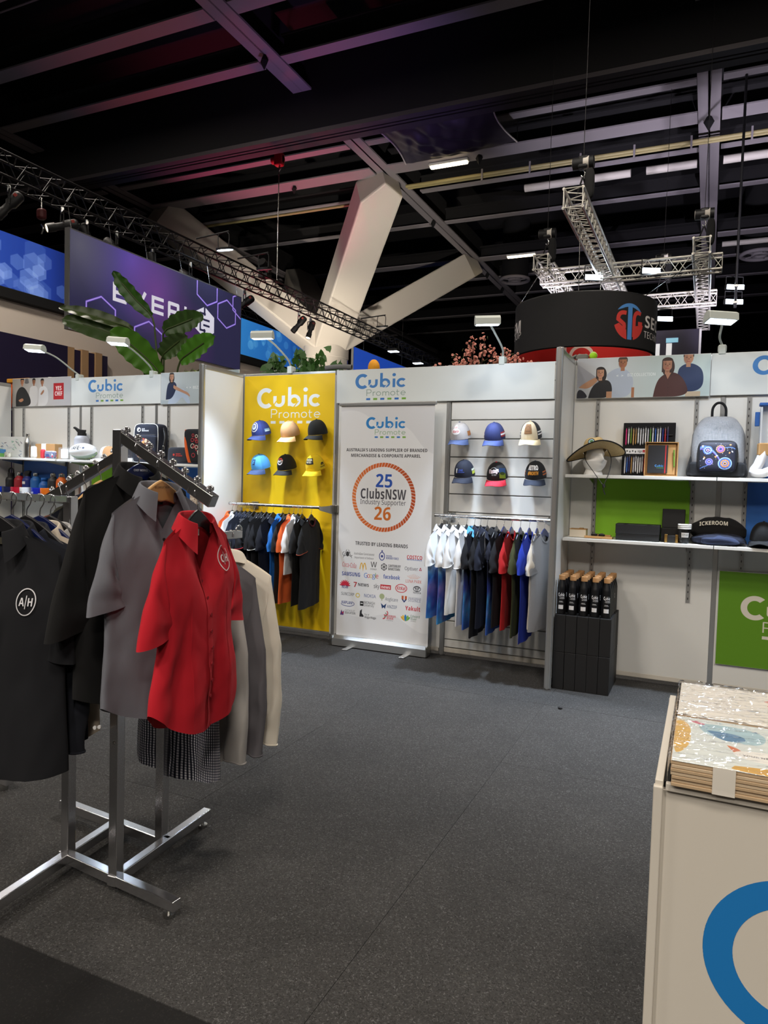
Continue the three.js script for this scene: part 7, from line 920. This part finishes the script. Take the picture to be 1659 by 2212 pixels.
for (const [z, l] of [[-8.1, 'nearest'], [-9.75, 'middle'], [-17, 'farthest']]) { const t = thing('panel_light', `${l} round panel light on a side arm of the black truss`, 'panel light', [-7.5, 7.02, z], 0, 'panel lights on side arms of the truss'); obj('arm', rod(V(-0.8, 0.1, 0), V(0.15, 0.16, 0), 0.022), M.black, t); obj('yoke', tube([V(-0.15, -0.2, 0), V(-0.15, 0.1, 0), V(-0.1, 0.14, 0), V(0.1, 0.14, 0), V(0.15, 0.1, 0), V(0.15, -0.2, 0)], 0.012, 30, 6), M.black, t); obj('panel', cyl(0.21, 0.05, 0, -0.22, 0, 28).rotateX(0.25), M.black, t); obj('diffuser', cyl(0.185, 0.01, 0, -0.25, 0, 28).rotateX(0.25), z > -9 ? M.glowCool : M.white, t); if (z > -9) { const a = new THREE.RectAreaLight(COOL, LEVEL.flood, 0.3, 0.3); a.position.set(0, -0.3, -0.06); a.rotation.set(-PI / 2, 0, 0); a.name = 'lamp_light'; t.add(a); } }
for (let i = 0; i < 4; i++) { const z = [-19, -21.5, -23.5, -24][i], y = [6.3, 6.25, 6.3, 6.2][i], t = thing('panel_light', ['lit', 'dimmer', 'third', 'last'][i] + ' small flood near the far end of the black truss', 'panel light', [-7.9, y, z]); obj('housing', rb(0.4, 0.1, 0.3, 0, 0.05, 0, 0.02), M.black, t); obj('diffuser', bx(0.36, 0.02, 0.26, 0, -0.012, 0), M.glowCool, t); obj('yoke', [rod(V(-0.2, 0.05, 0), V(-0.2, 0.3, 0), 0.012), rod(V(0.2, 0.05, 0), V(0.2, 0.3, 0), 0.012), rod(V(-0.25, 0.3, 0), V(0.25, 0.3, 0), 0.012)], M.black, t); const a = new THREE.RectAreaLight(COOL, LEVEL.flood * 0.4, 0.36, 0.26); a.position.set(0, -0.03, 0); a.rotation.set(-PI / 2, 0, 0); a.name = 'lamp_light'; t.add(a); }
{ const t = thing('moving_head', 'black moving head lamp standing on top of the black truss', 'stage light', [-8.3, 6.94, -11.0]); obj('base', rb(0.3, 0.12, 0.24, 0, 0.06, 0, 0.02), M.black, t); obj('yoke', [rb(0.05, 0.34, 0.14, -0.15, 0.28, 0, 0.02), rb(0.05, 0.34, 0.14, 0.15, 0.28, 0, 0.02)], M.black, t); obj('head', [cyl(0.11, 0.34, 0, 0, 0, 20).rotateX(1.2).translate(0, 0.36, 0)], M.black, t); }
{ const t = thing('chain_hoist', 'red chain hoist under the beam above the truss', 'hoist', [-8.3, 10.4, -11.6]); obj('motor', [rb(0.26, 0.36, 0.2, 0, 0, 0, 0.05), cyl(0.1, 0.36, 0, 0.05, 0, 20).rotateZ(PI / 2)], M.red, t); obj('chain', [rod(V(0, -0.15, 0), V(0, -3.45, 0), 0.014, 6), rod(V(0, 0.15, 0), V(0, 1.5, 0), 0.014, 6)], M.steel, t); obj('hook', tube([V(0, -0.18, 0), V(0.05, -0.25, 0), V(0, -0.32, 0)], 0.016, 12, 6), M.steel, t); }
{ const t = thing('chain_hoist', 'red chain hoist among the lanterns at the picture edge', 'hoist', [-8.3, 6.2, -3.75]); obj('motor', [rb(0.16, 0.2, 0.14, 0, 0, 0, 0.05)], mat(0x4a0c10), t); obj('chain', rod(V(0, 0.1, 0), V(0, 0.3, 0), 0.014, 6), M.steel, t); obj('hook', tube([V(0, -0.18, 0), V(0.05, -0.25, 0), V(0, -0.36, 0)], 0.016, 12, 6), M.steel, t); }
// coloured roof washers, plus white ones added to brighten beams and column
function wash(x, y, z, tx, ty, tz, color, label, k = 1) {
  const t = thing('wash_light', label, 'stage light', [x, y, z], 0, 'coloured washers aimed at the roof'); const d = V(tx - x, ty - y, tz - z).normalize(), q = new THREE.Quaternion().setFromUnitVectors(V(0, 1, 0), d), g = sub('lamp_head', t); g.quaternion.copy(q); g.position.y = 0.2;
  obj('base', rb(0.3, 0.1, 0.3, 0, 0.05, 0, 0.02), M.black, t); obj('can', lathe([[0, -0.12], [0.11, -0.12], [0.13, -0.08], [0.13, 0.1], [0.12, 0.12]], 20), M.black, g); obj('lens', new THREE.CircleGeometry(0.115, 24).rotateX(-PI / 2).translate(0, 0.105, 0), mat(0xffffff, { emissive: color, emissiveIntensity: 6 }), g);
  const l = new THREE.SpotLight(color, LEVEL.wash * k, 0, 0.5, 0.9); l.position.set(0, 0.13, 0); l.target.position.set(0, 4, 0); l.name = 'lamp_light'; l.castShadow = true; l.shadow.radius = 5; g.add(l); g.add(l.target);
}
const roofOf = (x, _y, z, h, label) => { const t = thing('unseen_canopy', label, 'canopy', [x, 0, z]); obj('top', rb(1.2, 0.12, 1.2, 0, h - 0.06, 0, 0.02), M.black, t); for (const i of [-1, 1]) for (const j of [-1, 1]) obj('leg', bx(0.08, h - 0.12, 0.08, i * 0.5, (h - 0.12) / 2, j * 0.5), M.black, t); };  // unseen canopies, put in only to carry the washers
roofOf(-10.5, 0, -14, 2.2, 'unseen black canopy carrying washers behind the purple sign'); roofOf(-2.5, 0, -8, 2.2, 'unseen black canopy carrying washers behind the yellow panel'); 
wash(-10.5, 2.2, -14.3, -9.5, 11, -13.2, 0xff5a8a, 'pink washer on the black canopy behind the purple sign', 0.6); wash(-10.2, 2.2, -13.7, -8.4, 10, -9.8, 0xff3a55, 'red washer on the black canopy behind the purple sign', 0.25);
wash(-2.7, 2.2, -8.3, -5.2, 11, -10, 0xb48cff, 'violet washer on the canopy behind the yellow panel', 0.2); wash(-2.1, 2.2, -8.3, 2, 11, -17, 0xf4ecff, 'added white washer brightening the wide roof beam', 1.2); wash(-2.7, 2.2, -7.7, -6.4, 11, -7.2, 0xe0a0c8, 'mauve washer on the canopy behind the yellow panel', 0.14);  // the white washer is added to lift the roof beam
roofOf(5.5, 0, -9, 2.2, 'unseen black canopy added to carry a white washer behind the shelf wall'); wash(5.5, 2.2, -9, 2.8, 11, -19, 0xf0e8ff, 'added white washer on the unseen canopy behind the shelf wall', 1.4);  // canopy and white washer added to light the far beam
wash(-2.1, 2.2, -7.7, -7.5, 8.6, -17, 0xfff4e6, 'added warm white washer brightening the white struts', 1.3); wash(-10.8, 2.2, -13.6, -11, 9, -19, 0xfff0dc, 'added warm white washer brightening the white column', 0.6);  // both washers added to brighten struts and column

scene.traverse((o) => { if (o.isLight && o.shadow) o.castShadow = true; });
renderer.render(scene, camera);
